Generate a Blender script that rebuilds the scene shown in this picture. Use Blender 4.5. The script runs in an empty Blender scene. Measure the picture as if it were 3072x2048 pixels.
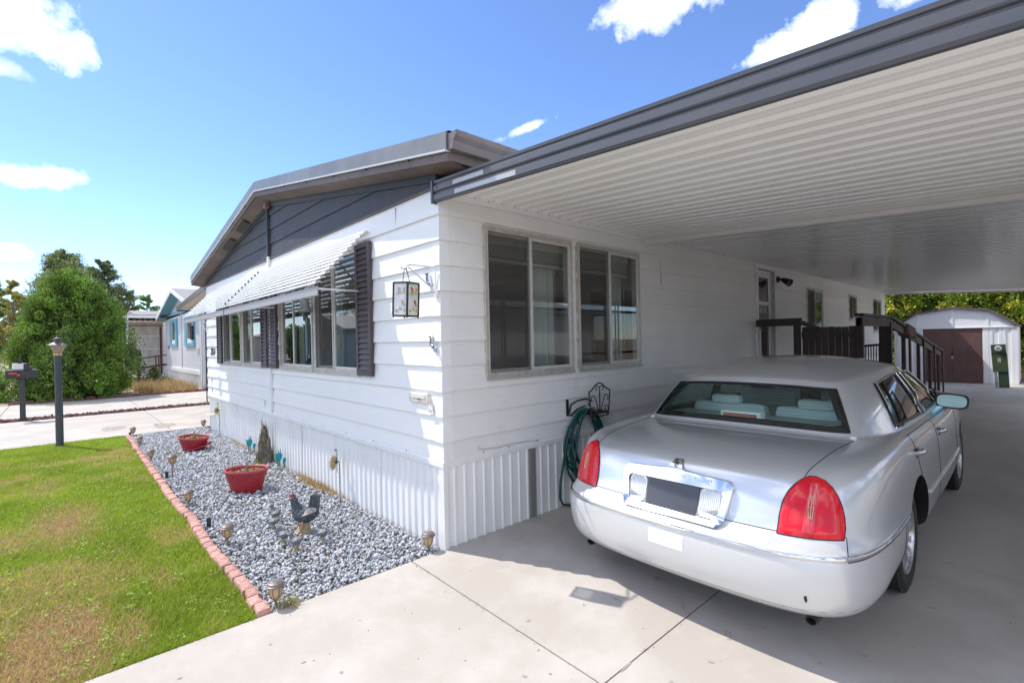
import bpy, bmesh, math, random
import numpy as np
from mathutils import Vector, Matrix, Quaternion
from mathutils.bvhtree import BVHTree

random.seed(7)
RNG = np.random.default_rng(11)
PI = math.pi
R = math.radians
scn = bpy.context.scene
COL = scn.collection

# ------------------------------------------------------------------ camera, sky, sun, exposure
CAM = Vector((3.27683, -2.25942, 1.65636))
cam_data = bpy.data.cameras.new('camera')
cam = bpy.data.objects.new('camera', cam_data)
COL.objects.link(cam)
cam_data.sensor_width = 36.0
cam_data.lens = 1470.26 / 3072 * 36.0
cam_data.clip_start = 0.05
cam_data.clip_end = 2000
_yaw, _pit, _rol = R(-47.267), R(-0.118), R(-1.228)
_f = Vector((math.sin(_yaw) * math.cos(_pit), math.cos(_yaw) * math.cos(_pit), math.sin(_pit)))
_r = Vector((math.cos(_yaw), -math.sin(_yaw), 0))
_u = _r.cross(_f)
_rr = math.cos(_rol) * _r + math.sin(_rol) * _u
_uu = -math.sin(_rol) * _r + math.cos(_rol) * _u
cam.matrix_world = Matrix(((_rr.x, _uu.x, -_f.x, CAM.x), (_rr.y, _uu.y, -_f.y, CAM.y),
                           (_rr.z, _uu.z, -_f.z, CAM.z), (0, 0, 0, 1)))
scn.camera = cam

SUN_TRAVEL = Vector((0.64, 0.305, -1.0)).normalized()     # direction the sunlight travels
SUN_ELEV = math.asin(-SUN_TRAVEL.z)
SUN_AZ = math.atan2(-SUN_TRAVEL.x, -SUN_TRAVEL.y)          # clockwise from +Y
sun_data = bpy.data.lights.new('sun', 'SUN')
sun_data.energy = 2.0
sun_data.angle = R(0.53)
sun_data.color = (1.0, 0.955, 0.89)
sun = bpy.data.objects.new('sun', sun_data)
COL.objects.link(sun)
sun.rotation_euler = SUN_TRAVEL.to_track_quat('-Z', 'Y').to_euler()
sun.location = (-8, -4, 12)

world = bpy.data.worlds.new('World')
scn.world = world
world.use_nodes = True
wn, wl = world.node_tree.nodes, world.node_tree.links
wn.clear()
w_out = wn.new('ShaderNodeOutputWorld')
w_bg = wn.new('ShaderNodeBackground')
w_bg.inputs['Strength'].default_value = 0.15
w_sky = wn.new('ShaderNodeTexSky')
w_sky.sky_type = 'NISHITA'
w_sky.sun_disc = False
w_sky.sun_elevation = SUN_ELEV
w_sky.sun_rotation = SUN_AZ
w_sky.air_density = 0.78
w_sky.dust_density = 0.15
w_sky.ozone_density = 3.0
w_sky.altitude = 800
w_hsv = wn.new('ShaderNodeHueSaturation')
w_hsv.inputs['Saturation'].default_value = 1.08
w_hsv.inputs['Value'].default_value = 0.78
w_hsv.inputs['Hue'].default_value = 0.506
wl.new(w_sky.outputs[0], w_hsv.inputs['Color'])
w_tc = wn.new('ShaderNodeTexCoord')
w_noise = wn.new('ShaderNodeTexNoise')
w_noise.inputs['Scale'].default_value = 14.0
w_noise.inputs['Detail'].default_value = 8.0
w_noise.inputs['Roughness'].default_value = 0.62
wl.new(w_tc.outputs['Generated'], w_noise.inputs['Vector'])


def wmath(op, a, b=None, clamp=False):
    n = wn.new('ShaderNodeMath')
    n.operation = op
    n.use_clamp = clamp
    for i, v in enumerate((a, b)):
        if v is None:
            continue
        if isinstance(v, (int, float)):
            n.inputs[i].default_value = v
        else:
            wl.new(v, n.inputs[i])
    return n.outputs[0]


# small fair-weather clouds: direction, half extents (rad) along / across, tilt, density
CLOUDS = [((-0.900, -0.030, 0.430), 0.075, 0.050, -0.55, 0.85), ((-0.926, -0.045, 0.372), 0.040, 0.018, 0.0, 0.35),
          ((-0.9692, -0.016, 0.2459), 0.075, 0.024, 0.12, 0.75), ((-0.992, -0.060, 0.141), 0.034, 0.012, 0.0, 0.6),
          ((-0.6444, 0.6528, 0.3983), 0.058, 0.011, 0.33, 0.65), ((-0.41, 0.735, 0.545), 0.110, 0.042, 0.10, 0.85),
          ((-0.2504, 0.8556, 0.453), 0.090, 0.048, 0.28, 0.95), ((-0.12, 0.875, 0.475), 0.05, 0.03, 0.2, 0.85),
          ((0.45, -0.75, 0.48), 0.16, 0.06, 0.2, 1.0), ((-0.35, -0.85, 0.40), 0.14, 0.05, -0.1, 0.9),
          ((0.80, 0.25, 0.54), 0.15, 0.06, 0.0, 1.0), ((-0.55, -0.62, 0.56), 0.12, 0.05, 0.3, 0.8)]
mask = None
for d, ea, eb, tilt, dens in CLOUDS:
    d = Vector(d).normalized()
    e1 = Vector((0, 0, 1)).cross(d).normalized() * -1
    e2 = d.cross(e1) * -1
    if e2.z < 0:
        e2 = -e2
    ca, sa = math.cos(tilt), math.sin(tilt)
    a1, a2 = e1 * ca + e2 * sa, e2 * ca - e1 * sa
    terms = []
    for ax, ex in ((a1, ea), (a2, eb)):
        vm = wn.new('ShaderNodeVectorMath')
        vm.operation = 'DOT_PRODUCT'
        wl.new(w_tc.outputs['Generated'], vm.inputs[0])
        vm.inputs[1].default_value = ax
        t = wmath('DIVIDE', vm.outputs['Value'], ex)
        terms.append(wmath('MULTIPLY', t, t))
    vd = wn.new('ShaderNodeVectorMath')
    vd.operation = 'DOT_PRODUCT'
    wl.new(w_tc.outputs['Generated'], vd.inputs[0])
    vd.inputs[1].default_value = d
    front = wmath('GREATER_THAN', vd.outputs['Value'], 0.0)
    r2 = wmath('SQRT', wmath('ADD', terms[0], terms[1]))
    v = wmath('SUBTRACT', 1.0, r2)
    v = wmath('ADD', v, wmath('MULTIPLY', wmath('SUBTRACT', w_noise.outputs['Fac'], 0.53), 2.6))
    v = wmath('MULTIPLY', wmath('MULTIPLY', v, 0.72 * dens, clamp=True), front)
    mask = v if mask is None else wmath('MAXIMUM', mask, v)
# unseen denser cumulus added outside the view to raise and whiten the fill light
w_sep = wn.new('ShaderNodeSeparateXYZ')
wl.new(w_tc.outputs['Generated'], w_sep.inputs[0])
w_big = wn.new('ShaderNodeTexNoise')
w_big.inputs['Scale'].default_value = 4.2
w_big.inputs['Detail'].default_value = 7.0
w_big.inputs['Roughness'].default_value = 0.6
wl.new(w_tc.outputs['Generated'], w_big.inputs['Vector'])
fld = wmath('MULTIPLY', wmath('SUBTRACT', w_big.outputs['Fac'], 0.485), 8.0, clamp=True)
vf = wn.new('ShaderNodeVectorMath')
vf.operation = 'DOT_PRODUCT'
wl.new(w_tc.outputs['Generated'], vf.inputs[0])
vf.inputs[1].default_value = Vector((-0.735, 0.679, 0.10)).normalized()
clear = wmath('MULTIPLY', wmath('SUBTRACT', 0.50, vf.outputs['Value']), 6.0, clamp=True)
fld = wmath('MULTIPLY', fld, clear)
mask = wmath('MAXIMUM', mask, fld)
mask = wmath('MULTIPLY', mask, wmath('SUBTRACT', 1.6, wmath('MULTIPLY', mask, 0.6)), clamp=True)
w_mix = wn.new('ShaderNodeMix')
w_mix.data_type = 'RGBA'
wl.new(mask, w_mix.inputs[0])
wl.new(w_hsv.outputs[0], w_mix.inputs[6])
w_mix.inputs[7].default_value = (7.6, 7.6, 7.6, 1)
wl.new(w_mix.outputs[2], w_bg.inputs['Color'])
wl.new(w_bg.outputs[0], w_out.inputs[0])

scn.view_settings.view_transform = 'Standard'
scn.view_settings.look = 'None'
scn.view_settings.gamma = 1.0
scn.view_settings.use_curve_mapping = False
scn.view_settings.exposure = 1.36
scn.cycles.max_bounces = 10
scn.cycles.diffuse_bounces = 5
scn.cycles.glossy_bounces = 5
scn.cycles.transmission_bounces = 6
scn.cycles.transparent_max_bounces = 12
scn.cycles.caustics_reflective = False
scn.cycles.caustics_refractive = False
scn.cycles.sample_clamp_indirect = 8.0

# ------------------------------------------------------------------ helpers
_MATS = {}


def mat(name, col, rough=0.55, metal=0.0, var=0.0, vscale=4.0, vcol=None, bump=0.0, bscale=60.0, stretch=(1, 1, 1),
        rand=0.0, attr=None, coat=0.0, spec=0.5, detail=5.0, bdist=0.004, vstretch=None, vlo=0.42, vhi=0.62, trans=0.0):
    """Principled material with procedural colour variation, relief and per-object variation."""
    if name in _MATS:
        return _MATS[name]
    m = bpy.data.materials.new(name)
    m.use_nodes = True
    nt = m.node_tree
    N, L = nt.nodes, nt.links
    b = N['Principled BSDF']
    b.inputs['Roughness'].default_value = rough
    b.inputs['Metallic'].default_value = metal
    b.inputs['Specular IOR Level'].default_value = spec
    b.inputs['Coat Weight'].default_value = coat
    b.inputs['Coat Roughness'].default_value = 0.06
    col = tuple(col) + (1,)
    out = None
    tc = N.new('ShaderNodeTexCoord')
    if attr:
        at = N.new('ShaderNodeAttribute')
        at.attribute_name = attr
        out = at.outputs['Color']
    if var > 0:
        mp = N.new('ShaderNodeMapping')
        mp.inputs['Scale'].default_value = vstretch or (1, 1, 1)
        L.new(tc.outputs['Object'], mp.inputs['Vector'])
        no = N.new('ShaderNodeTexNoise')
        no.inputs['Scale'].default_value = vscale
        no.inputs['Detail'].default_value = detail
        no.inputs['Roughness'].default_value = 0.65
        L.new(mp.outputs[0], no.inputs['Vector'])
        rp = N.new('ShaderNodeMapRange')
        rp.inputs[1].default_value, rp.inputs[2].default_value = vlo, vhi
        L.new(no.outputs['Fac'], rp.inputs[0])
        mu = N.new('ShaderNodeMath')
        mu.operation = 'MULTIPLY'
        mu.inputs[1].default_value = var
        L.new(rp.outputs[0], mu.inputs[0])
        mx = N.new('ShaderNodeMix')
        mx.data_type = 'RGBA'
        L.new(mu.outputs[0], mx.inputs[0])
        if out is not None:
            L.new(out, mx.inputs[6])
        else:
            mx.inputs[6].default_value = col
        mx.inputs[7].default_value = tuple(vcol or [c * 0.6 for c in col[:3]]) + (1,)
        out = mx.outputs[2]
    if rand > 0:
        oi = N.new('ShaderNodeObjectInfo')
        hs = N.new('ShaderNodeHueSaturation')
        mr = N.new('ShaderNodeMapRange')
        mr.inputs[3].default_value, mr.inputs[4].default_value = 1 - rand, 1 + rand
        L.new(oi.outputs['Random'], mr.inputs[0])
        L.new(mr.outputs[0], hs.inputs['Value'])
        if out is not None:
            L.new(out, hs.inputs['Color'])
        else:
            hs.inputs['Color'].default_value = col
        out = hs.outputs[0]
    if out is not None:
        L.new(out, b.inputs['Base Color'])
    else:
        b.inputs['Base Color'].default_value = col
    if bump > 0:
        mp = N.new('ShaderNodeMapping')
        mp.inputs['Scale'].default_value = stretch
        L.new(tc.outputs['Object'], mp.inputs['Vector'])
        no = N.new('ShaderNodeTexNoise')
        no.inputs['Scale'].default_value = bscale
        no.inputs['Detail'].default_value = 4.0
        L.new(mp.outputs[0], no.inputs['Vector'])
        bp = N.new('ShaderNodeBump')
        bp.inputs['Strength'].default_value = bump
        bp.inputs['Distance'].default_value = bdist
        L.new(no.outputs['Fac'], bp.inputs['Height'])
        L.new(bp.outputs[0], b.inputs['Normal'])
    if trans > 0:      # thin leaf: part of the light passes through
        tr = N.new('ShaderNodeBsdfTranslucent')
        if out is not None:
            L.new(out, tr.inputs['Color'])
        else:
            tr.inputs['Color'].default_value = col
        ms = N.new('ShaderNodeMixShader')
        ms.inputs[0].default_value = trans
        L.new(b.outputs[0], ms.inputs[1])
        L.new(tr.outputs[0], ms.inputs[2])
        L.new(ms.outputs[0], N['Material Output'].inputs[0])
    _MATS[name] = m
    return m


def glass(name, tint, refl=1.0, clear=0.9, rough=0.0, ior=2.05):
    """Thin pane: tinted see-through plus Fresnel reflection."""
    if name in _MATS:
        return _MATS[name]
    m = bpy.data.materials.new(name)
    m.use_nodes = True
    N, L = m.node_tree.nodes, m.node_tree.links
    N.clear()
    o = N.new('ShaderNodeOutputMaterial')
    t = N.new('ShaderNodeBsdfTransparent')
    t.inputs['Color'].default_value = tuple(c * clear for c in tint) + (1,)
    g = N.new('ShaderNodeBsdfGlossy')
    g.inputs['Roughness'].default_value = rough
    g.inputs['Color'].default_value = (refl, refl, refl, 1)
    fr = N.new('ShaderNodeFresnel')
    ge = N.new('ShaderNodeNewGeometry')       # same reflection from either face of the sheet
    mr = N.new('ShaderNodeMapRange')
    mr.inputs[3].default_value, mr.inputs[4].default_value = ior, 1 / ior
    L.new(ge.outputs['Backfacing'], mr.inputs[0])
    L.new(mr.outputs[0], fr.inputs['IOR'])
    mx = N.new('ShaderNodeMixShader')
    L.new(fr.outputs[0], mx.inputs[0])
    L.new(t.outputs[0], mx.inputs[1])
    L.new(g.outputs[0], mx.inputs[2])
    L.new(mx.outputs[0], o.inputs[0])
    _MATS[name] = m
    return m


def sheer(name, col, cover):
    """Woven screen or mesh: part cloth, part see-through."""
    if name in _MATS:
        return _MATS[name]
    m = bpy.data.materials.new(name)
    m.use_nodes = True
    N, L = m.node_tree.nodes, m.node_tree.links
    b = N['Principled BSDF']
    b.inputs['Base Color'].default_value = tuple(col) + (1,)
    b.inputs['Roughness'].default_value = 0.8
    t = N.new('ShaderNodeBsdfTransparent')
    mx = N.new('ShaderNodeMixShader')
    mx.inputs[0].default_value = cover
    L.new(t.outputs[0], mx.inputs[1])
    L.new(b.outputs[0], mx.inputs[2])
    L.new(mx.outputs[0], N['Material Output'].inputs[0])
    _MATS[name] = m
    return m


class MB:
    """Collects shapes in world (or local) coordinates; build() links them as one mesh object."""

    def __init__(self):
        self.v, self.f, self.m = [], [], []

    def add(self, vs, fs, mi=0):
        o = len(self.v)
        self.v.extend([tuple(p) for p in vs])
        for f in fs:
            self.f.append([i + o for i in f])
            self.m.append(mi)
        return self

    def box(self, x0, x1, y0, y1, z0, z1, mi=0, M=None, bev=0.0):
        if bev > 0:
            bm = bmesh.new()
            bmesh.ops.create_cube(bm, size=1.0)
            for v in bm.verts:
                v.co = Vector(((x0 + x1) / 2 + v.co.x * (x1 - x0), (y0 + y1) / 2 + v.co.y * (y1 - y0), (z0 + z1) / 2 + v.co.z * (z1 - z0)))
            bmesh.ops.bevel(bm, geom=bm.edges[:], offset=bev, segments=2, affect='EDGES', profile=0.5)
            bm.verts.index_update()
            vs = [(M @ v.co if M else v.co.copy()) for v in bm.verts]
            fs = [[v.index for v in f.verts] for f in bm.faces]
            bm.free()
            return self.add(vs, fs, mi)
        vs = [Vector(p) for p in ((x0, y0, z0), (x1, y0, z0), (x1, y1, z0), (x0, y1, z0), (x0, y0, z1), (x1, y0, z1), (x1, y1, z1), (x0, y1, z1))]
        if M:
            vs = [M @ p for p in vs]
        return self.add(vs, [(0, 3, 2, 1), (4, 5, 6, 7), (0, 1, 5, 4), (1, 2, 6, 5), (2, 3, 7, 6), (3, 0, 4, 7)], mi)

    def prism(self, poly, vec, mi=0, cap=True):
        """poly: 3-D points of one end; extruded by vec."""
        n = len(poly)
        vec = Vector(vec)
        a = [Vector(p) for p in poly]
        vs = a + [p + vec for p in a]
        fs = [(i, (i + 1) % n, n + (i + 1) % n, n + i) for i in range(n)]
        if cap:
            fs += [tuple(range(n - 1, -1, -1)), tuple(range(n, 2 * n))]
        return self.add(vs, fs, mi)

    def strip(self, prof, vec, mi=0):
        """open profile extruded by vec."""
        n = len(prof)
        vec = Vector(vec)
        a = [Vector(p) for p in prof]
        return self.add(a + [p + vec for p in a], [(i, i + 1, n + i + 1, n + i) for i in range(n - 1)], mi)

    def tube(self, path, r, n=8, mi=0, cap=True, closed=False):
        P = [Vector(p) for p in path]
        k = len(P)
        rs = r if isinstance(r, (list, tuple)) else [r] * k
        up = None
        vs, fs = [], []
        for i, p in enumerate(P):
            if closed:
                d = P[(i + 1) % k] - P[i - 1]
            else:
                d = P[min(i + 1, k - 1)] - P[max(i - 1, 0)]
            d = d.normalized() if d.length > 1e-9 else Vector((0, 0, 1))
            if up is None:
                up = Vector((0, 0, 1)) if abs(d.z) < 0.9 else Vector((1, 0, 0))
            s = d.cross(up)
            if s.length < 1e-6:
                s = d.orthogonal()
            s.normalize()
            up = s.cross(d).normalized()
            for j in range(n):
                a = 2 * PI * j / n
                vs.append(p + (s * math.cos(a) + up * math.sin(a)) * rs[i])
        for i in range(k if closed else k - 1):
            i2 = (i + 1) % k
            for j in range(n):
                fs.append((i * n + j, i * n + (j + 1) % n, i2 * n + (j + 1) % n, i2 * n + j))
        if cap and not closed:
            fs.append(tuple(range(n - 1, -1, -1)))
            fs.append(tuple(range((k - 1) * n, k * n)))
        return self.add(vs, fs, mi)

    def lathe(self, prof, c=(0, 0, 0), n=20, mi=0, M=None, sx=1.0, sy=1.0, cap=True):
        """prof: (r, z) pairs turned about the vertical through c."""
        vs, fs = [], []
        k = len(prof)
        for (r, z) in prof:
            for j in range(n):
                a = 2 * PI * j / n
                p = Vector((r * math.cos(a) * sx, r * math.sin(a) * sy, z))
                p = (M @ p) if M else p
                vs.append(p + Vector(c))
        for i in range(k - 1):
            for j in range(n):
                fs.append((i * n + j, i * n + (j + 1) % n, (i + 1) * n + (j + 1) % n, (i + 1) * n + j))
        if cap and prof[0][0] > 1e-5:
            fs.append(tuple(range(n - 1, -1, -1)))
        if cap and prof[-1][0] > 1e-5:
            fs.append(tuple(range((k - 1) * n, k * n)))
        return self.add(vs, fs, mi)

    def grid(self, pts, mi=0, flip=False):
        """pts[i][j] rows of points."""
        r, c = len(pts), len(pts[0])
        vs = [p for row in pts for p in row]
        fs = []
        for i in range(r - 1):
            for j in range(c - 1):
                q = (i * c + j, i * c + j + 1, (i + 1) * c + j + 1, (i + 1) * c + j)
                fs.append(q[::-1] if flip else q)
        return self.add(vs, fs, mi)

    def build(self, name, mats, parent=None, base=None, smooth=None, weld=False):
        me = bpy.data.meshes.new(name)
        b = Vector(base) if base is not None else (Vector(parent['base']) if parent is not None and 'base' in parent.keys() else Vector((0, 0, 0)))
        me.from_pydata([(p[0] - b.x, p[1] - b.y, p[2] - b.z) for p in self.v], [], self.f)
        if not isinstance(mats, (list, tuple)):
            mats = [mats]
        for m in mats:
            me.materials.append(m)
        if len(mats) > 1:
            me.polygons.foreach_set('material_index', self.m)
        bm = bmesh.new()
        bm.from_mesh(me)
        if weld:
            bmesh.ops.remove_doubles(bm, verts=bm.verts[:], dist=1e-5)
        bmesh.ops.recalc_face_normals(bm, faces=bm.faces[:])
        bm.to_mesh(me)
        bm.free()
        if smooth is not None:
            me.polygons.foreach_set('use_smooth', [True] * len(me.polygons))
            me.set_sharp_from_angle(angle=R(smooth))
        me.update()
        o = bpy.data.objects.new(name, me)
        COL.objects.link(o)
        if parent is not None:
            o.parent = parent
            if base is not None and 'base' in parent.keys():
                o.location = Vector(base) - Vector(parent['base'])
            elif base is not None:
                o.location = base
        elif base is not None:
            o.location = base
        o['base'] = tuple(b)
        return o


def tag(o, label, cat, group=None, kind=None):
    o['label'] = label
    o['category'] = cat
    if group:
        o['group'] = group
    if kind:
        o['kind'] = kind
    return o


def thing(name, label, cat, loc=(0, 0, 0), group=None, kind=None):
    o = bpy.data.objects.new(name, None)
    COL.objects.link(o)
    o.location = loc
    o.empty_display_size = 0.1
    o['base'] = tuple(loc)
    return tag(o, label, cat, group, kind)


def inst(o, parent, loc, rot=None, scale=None):
    """A copy of a part that shares its mesh."""
    c = o.copy()
    COL.objects.link(c)
    c.parent = parent
    c.location = loc
    if rot is not None:
        c.rotation_euler = rot
    if scale is not None:
        c.scale = scale
    return c


def copy_tree(o, parent=None, loc=None, rz=None):
    c = o.copy()
    COL.objects.link(c)
    if parent is not None:
        c.parent = parent
    if loc is not None:
        c.location = loc
        c['base'] = tuple(loc)
    if rz is not None:
        c.rotation_euler = (0, 0, rz)
    for ch in list(o.children):
        copy_tree(ch, c)
    return c


def struct(o, kind='structure'):
    o['kind'] = kind
    return o


def np_mesh(name, V, F, mats, cols=None, smooth=False, midx=None):
    """Mesh object from numpy arrays; F is (n,3) or (n,4); cols per vertex (n,3)."""
    me = bpy.data.meshes.new(name)
    n, k = F.shape
    me.vertices.add(len(V))
    me.vertices.foreach_set('co', np.ascontiguousarray(V, dtype=np.float32).ravel())
    me.loops.add(n * k)
    me.loops.foreach_set('vertex_index', np.ascontiguousarray(F, dtype=np.int32).ravel())
    me.polygons.add(n)
    me.polygons.foreach_set('loop_start', np.arange(0, n * k, k, dtype=np.int32))
    try:
        me.polygons.foreach_set('loop_total', np.full(n, k, dtype=np.int32))
    except Exception:
        pass
    if midx is not None:
        me.polygons.foreach_set('material_index', np.ascontiguousarray(midx, dtype=np.int32))
    me.update(calc_edges=True)
    me.validate()
    if cols is not None:
        a = me.color_attributes.new('col', 'FLOAT_COLOR', 'POINT')
        c4 = np.ones((len(V), 4), dtype=np.float32)
        c4[:, :3] = cols
        a.data.foreach_set('color', c4.ravel())
    if smooth:
        me.polygons.foreach_set('use_smooth', np.ones(n, dtype=bool))
    for m in (mats if isinstance(mats, (list, tuple)) else [mats]):
        me.materials.append(m)
    o = bpy.data.objects.new(name, me)
    COL.objects.link(o)
    return o


def text_obj(name, body, size, loc, rot, m, parent, depth=0.003, sx=1.0, shear=0.0, spacing=1.0):
    cu = bpy.data.curves.new(name, 'FONT')
    cu.body = body
    cu.size = size
    cu.extrude = depth
    cu.align_x = 'CENTER'
    cu.align_y = 'CENTER'
    cu.shear = shear
    cu.space_character = spacing
    cu.resolution_u = 3
    tmp = bpy.data.objects.new(name + '_tmp', cu)
    COL.objects.link(tmp)
    bpy.context.view_layer.update()
    me = bpy.data.meshes.new_from_object(tmp.evaluated_get(bpy.context.evaluated_depsgraph_get()))
    bpy.data.objects.remove(tmp)
    me.materials.clear()
    me.materials.append(m)
    o = bpy.data.objects.new(name, me)
    COL.objects.link(o)
    if parent is not None:
        o.parent = parent
        loc = Vector(loc) - Vector(parent['base'])
    o.location = loc
    o.rotation_euler = rot
    o.scale = (sx, 1, 1)
    return o


def fbm(x, y, seed=0, oct=4, base=1.0):
    """cheap smooth value noise in 2-D, numpy."""
    rng = np.random.default_rng(seed)
    T = rng.random((64, 64))
    out = np.zeros_like(x, dtype=float)
    amp, fr, tot = 1.0, base, 0.0
    for _ in range(oct):
        xx, yy = x * fr, y * fr
        xi, yi = np.floor(xx).astype(int), np.floor(yy).astype(int)
        fx, fy = xx - xi, yy - yi
        fx, fy = fx * fx * (3 - 2 * fx), fy * fy * (3 - 2 * fy)
        a, b = T[xi % 64, yi % 64], T[(xi + 1) % 64, yi % 64]
        c, d = T[xi % 64, (yi + 1) % 64], T[(xi + 1) % 64, (yi + 1) % 64]
        out += amp * ((a * (1 - fx) + b * fx) * (1 - fy) + (c * (1 - fx) + d * fx) * fy)
        tot += amp
        amp *= 0.5
        fr *= 2.03
    return out / tot


def zg(x, y):
    """height of the concrete drive: falls gently away from the house wall"""
    s = min(max((12 - y) / 10, 0), 1)
    return -0.026 * max(x, 0) * s + 0.035 * min(max((y - 12) / 6, 0), 1)
# ------------------------------------------------------------------ shared materials
m_siding = mat('siding_white', (0.83, 0.825, 0.81), rough=0.48, var=0.22, vscale=1.6, vcol=(0.76, 0.75, 0.73), bump=0.3, bscale=9.0,
               stretch=(1.2, 1.2, 22), rand=0.02, bdist=0.004)
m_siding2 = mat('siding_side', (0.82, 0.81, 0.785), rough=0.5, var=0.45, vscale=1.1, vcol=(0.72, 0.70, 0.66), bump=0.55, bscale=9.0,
                stretch=(1.2, 1.2, 22), rand=0.025, bdist=0.004)  # same siding, colour warmed to offset the blue shade on the side wall
m_skirt = mat('skirting_white', (0.80, 0.80, 0.795), rough=0.42, var=0.35, vscale=3.0, vcol=(0.68, 0.67, 0.64), vstretch=(1, 1, 0.4))
m_trimwhite = mat('trim_white', (0.80, 0.80, 0.785), rough=0.45, var=0.2, vscale=8, vcol=(0.66, 0.65, 0.62))
m_alu = mat('window_aluminium', (0.56, 0.535, 0.49), rough=0.42, metal=0.35, var=0.5, vscale=18, vcol=(0.36, 0.32, 0.27))
m_alu_l = mat('sash_aluminium', (0.66, 0.65, 0.62), rough=0.4, metal=0.3, var=0.3, vscale=14, vcol=(0.48, 0.45, 0.40))
m_gable = mat('gable_slate_paint', (0.040, 0.047, 0.056), rough=0.6, spec=0.3, var=0.9, vscale=2.2, vcol=(0.062, 0.052, 0.056), vstretch=(1.2, 1, 0.35),
              bump=0.3, bscale=14, stretch=(1, 1, 16))
m_soffit = mat('soffit_brown', (0.105, 0.080, 0.072), rough=0.6, var=0.8, vscale=2.5, vcol=(0.185, 0.130, 0.105), vlo=0.45, vhi=0.7)
m_rake = mat('rake_grey_metal', (0.16, 0.162, 0.162), rough=0.42, metal=0.2, var=0.3, vscale=2, vcol=(0.30, 0.30, 0.295))
m_gutter = mat('gutter_brown', (0.12, 0.098, 0.095), rough=0.4, var=0.4, vscale=5, vcol=(0.19, 0.16, 0.15))
m_rakelight = mat('rake_light_edge', (0.52, 0.52, 0.51), rough=0.4)
m_roof = mat('roof_metal', (0.165, 0.175, 0.165), rough=0.4, metal=0.3, var=0.4, vscale=3, vcol=(0.11, 0.115, 0.10))
m_shutter = mat('shutter_brown', (0.068, 0.052, 0.058), rough=0.5, var=0.35, vscale=9, vcol=(0.10, 0.08, 0.085))
m_glass = glass('window_glass', (0.80, 0.88, 0.87), refl=0.95, clear=0.85)
m_screen = sheer('insect_screen', (0.085, 0.075, 0.065), 0.40)
m_blind = mat('blind_cream', (0.62, 0.58, 0.48), rough=0.7)
m_room = mat('room_wall', (0.60, 0.55, 0.45), rough=0.9)
m_roomdark = mat('room_panelling', (0.12, 0.08, 0.05), rough=0.8)
m_curtain = mat('curtain_cloth', (0.62, 0.60, 0.54), rough=0.9)
m_black = mat('black_iron', (0.018, 0.018, 0.019), rough=0.45)
m_screw = mat('screw_head', (0.10, 0.10, 0.10), rough=0.4, metal=0.7)
m_brownwood = mat('dark_stained_wood', (0.040, 0.026, 0.024), rough=0.6, var=0.6, vscale=6, vcol=(0.075, 0.048, 0.042), bump=0.4, bscale=30, stretch=(8, 8, 1), rand=0.18)
m_white_m = mat('white_metal', (0.78, 0.78, 0.77), rough=0.35)

# ------------------------------------------------------------------ mobile home
house = thing('mobile_home', 'long white mobile home with lap siding, slate gable and brown eaves beside the carport', 'house', (-4.2, 0, 0))
PT, S0, NB = 0.2032, 0.8527, 11
FW, SL = -8.40, 16.28
WTOP = 2.905
fw = {'w1': (-2.612, -1.436, 1.352, 2.655), 'w2': (-3.880, -2.680, 1.352, 2.655), 'w3': (-5.715, -4.640, 1.352, 2.655), 'w4': (-7.040, -5.850, 1.352, 2.655)}
sw = {'w1': (0.450, 1.600, 1.345, 2.652), 'w2': (1.690, 2.835, 1.345, 2.652), 'w3': (8.97, 10.04, 1.50, 2.612), 'w4': (12.20, 12.94, 1.99, 2.615), 'w5': (14.76, 15.77, 1.69, 2.62)}
sdoor = (6.40, 7.16, 0.90, 2.79)
edges = [0.700] + [S0 + PT * k for k in range(10)] + [WTOP]
edges = [e for e in edges if e < WTOP - 0.03] + [WTOP]


def board_pieces(u0, u1, z0, z1, holes):
    """rectangles left of one board after the openings are taken out"""
    cuts = sorted({u0, u1} | {min(max(h[0], u0), u1) for h in holes} | {min(max(h[1], u0), u1) for h in holes})
    out = []
    for a, b in zip(cuts, cuts[1:]):
        if b - a < 1e-4:
            continue
        zs = [(z0, z1)]
        for h in holes:
            if h[0] < (a + b) / 2 < h[1]:
                nz = []
                for p, q in zs:
                    if h[2] >= q or h[3] <= p:
                        nz.append((p, q))
                        continue
                    if h[2] > p + 1e-4:
                        nz.append((p, h[2]))
                    if h[3] < q - 1e-4:
                        nz.append((h[3], q))
                zs = nz
        out += [(a, b, p, q) for p, q in zs]
    return out


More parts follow.
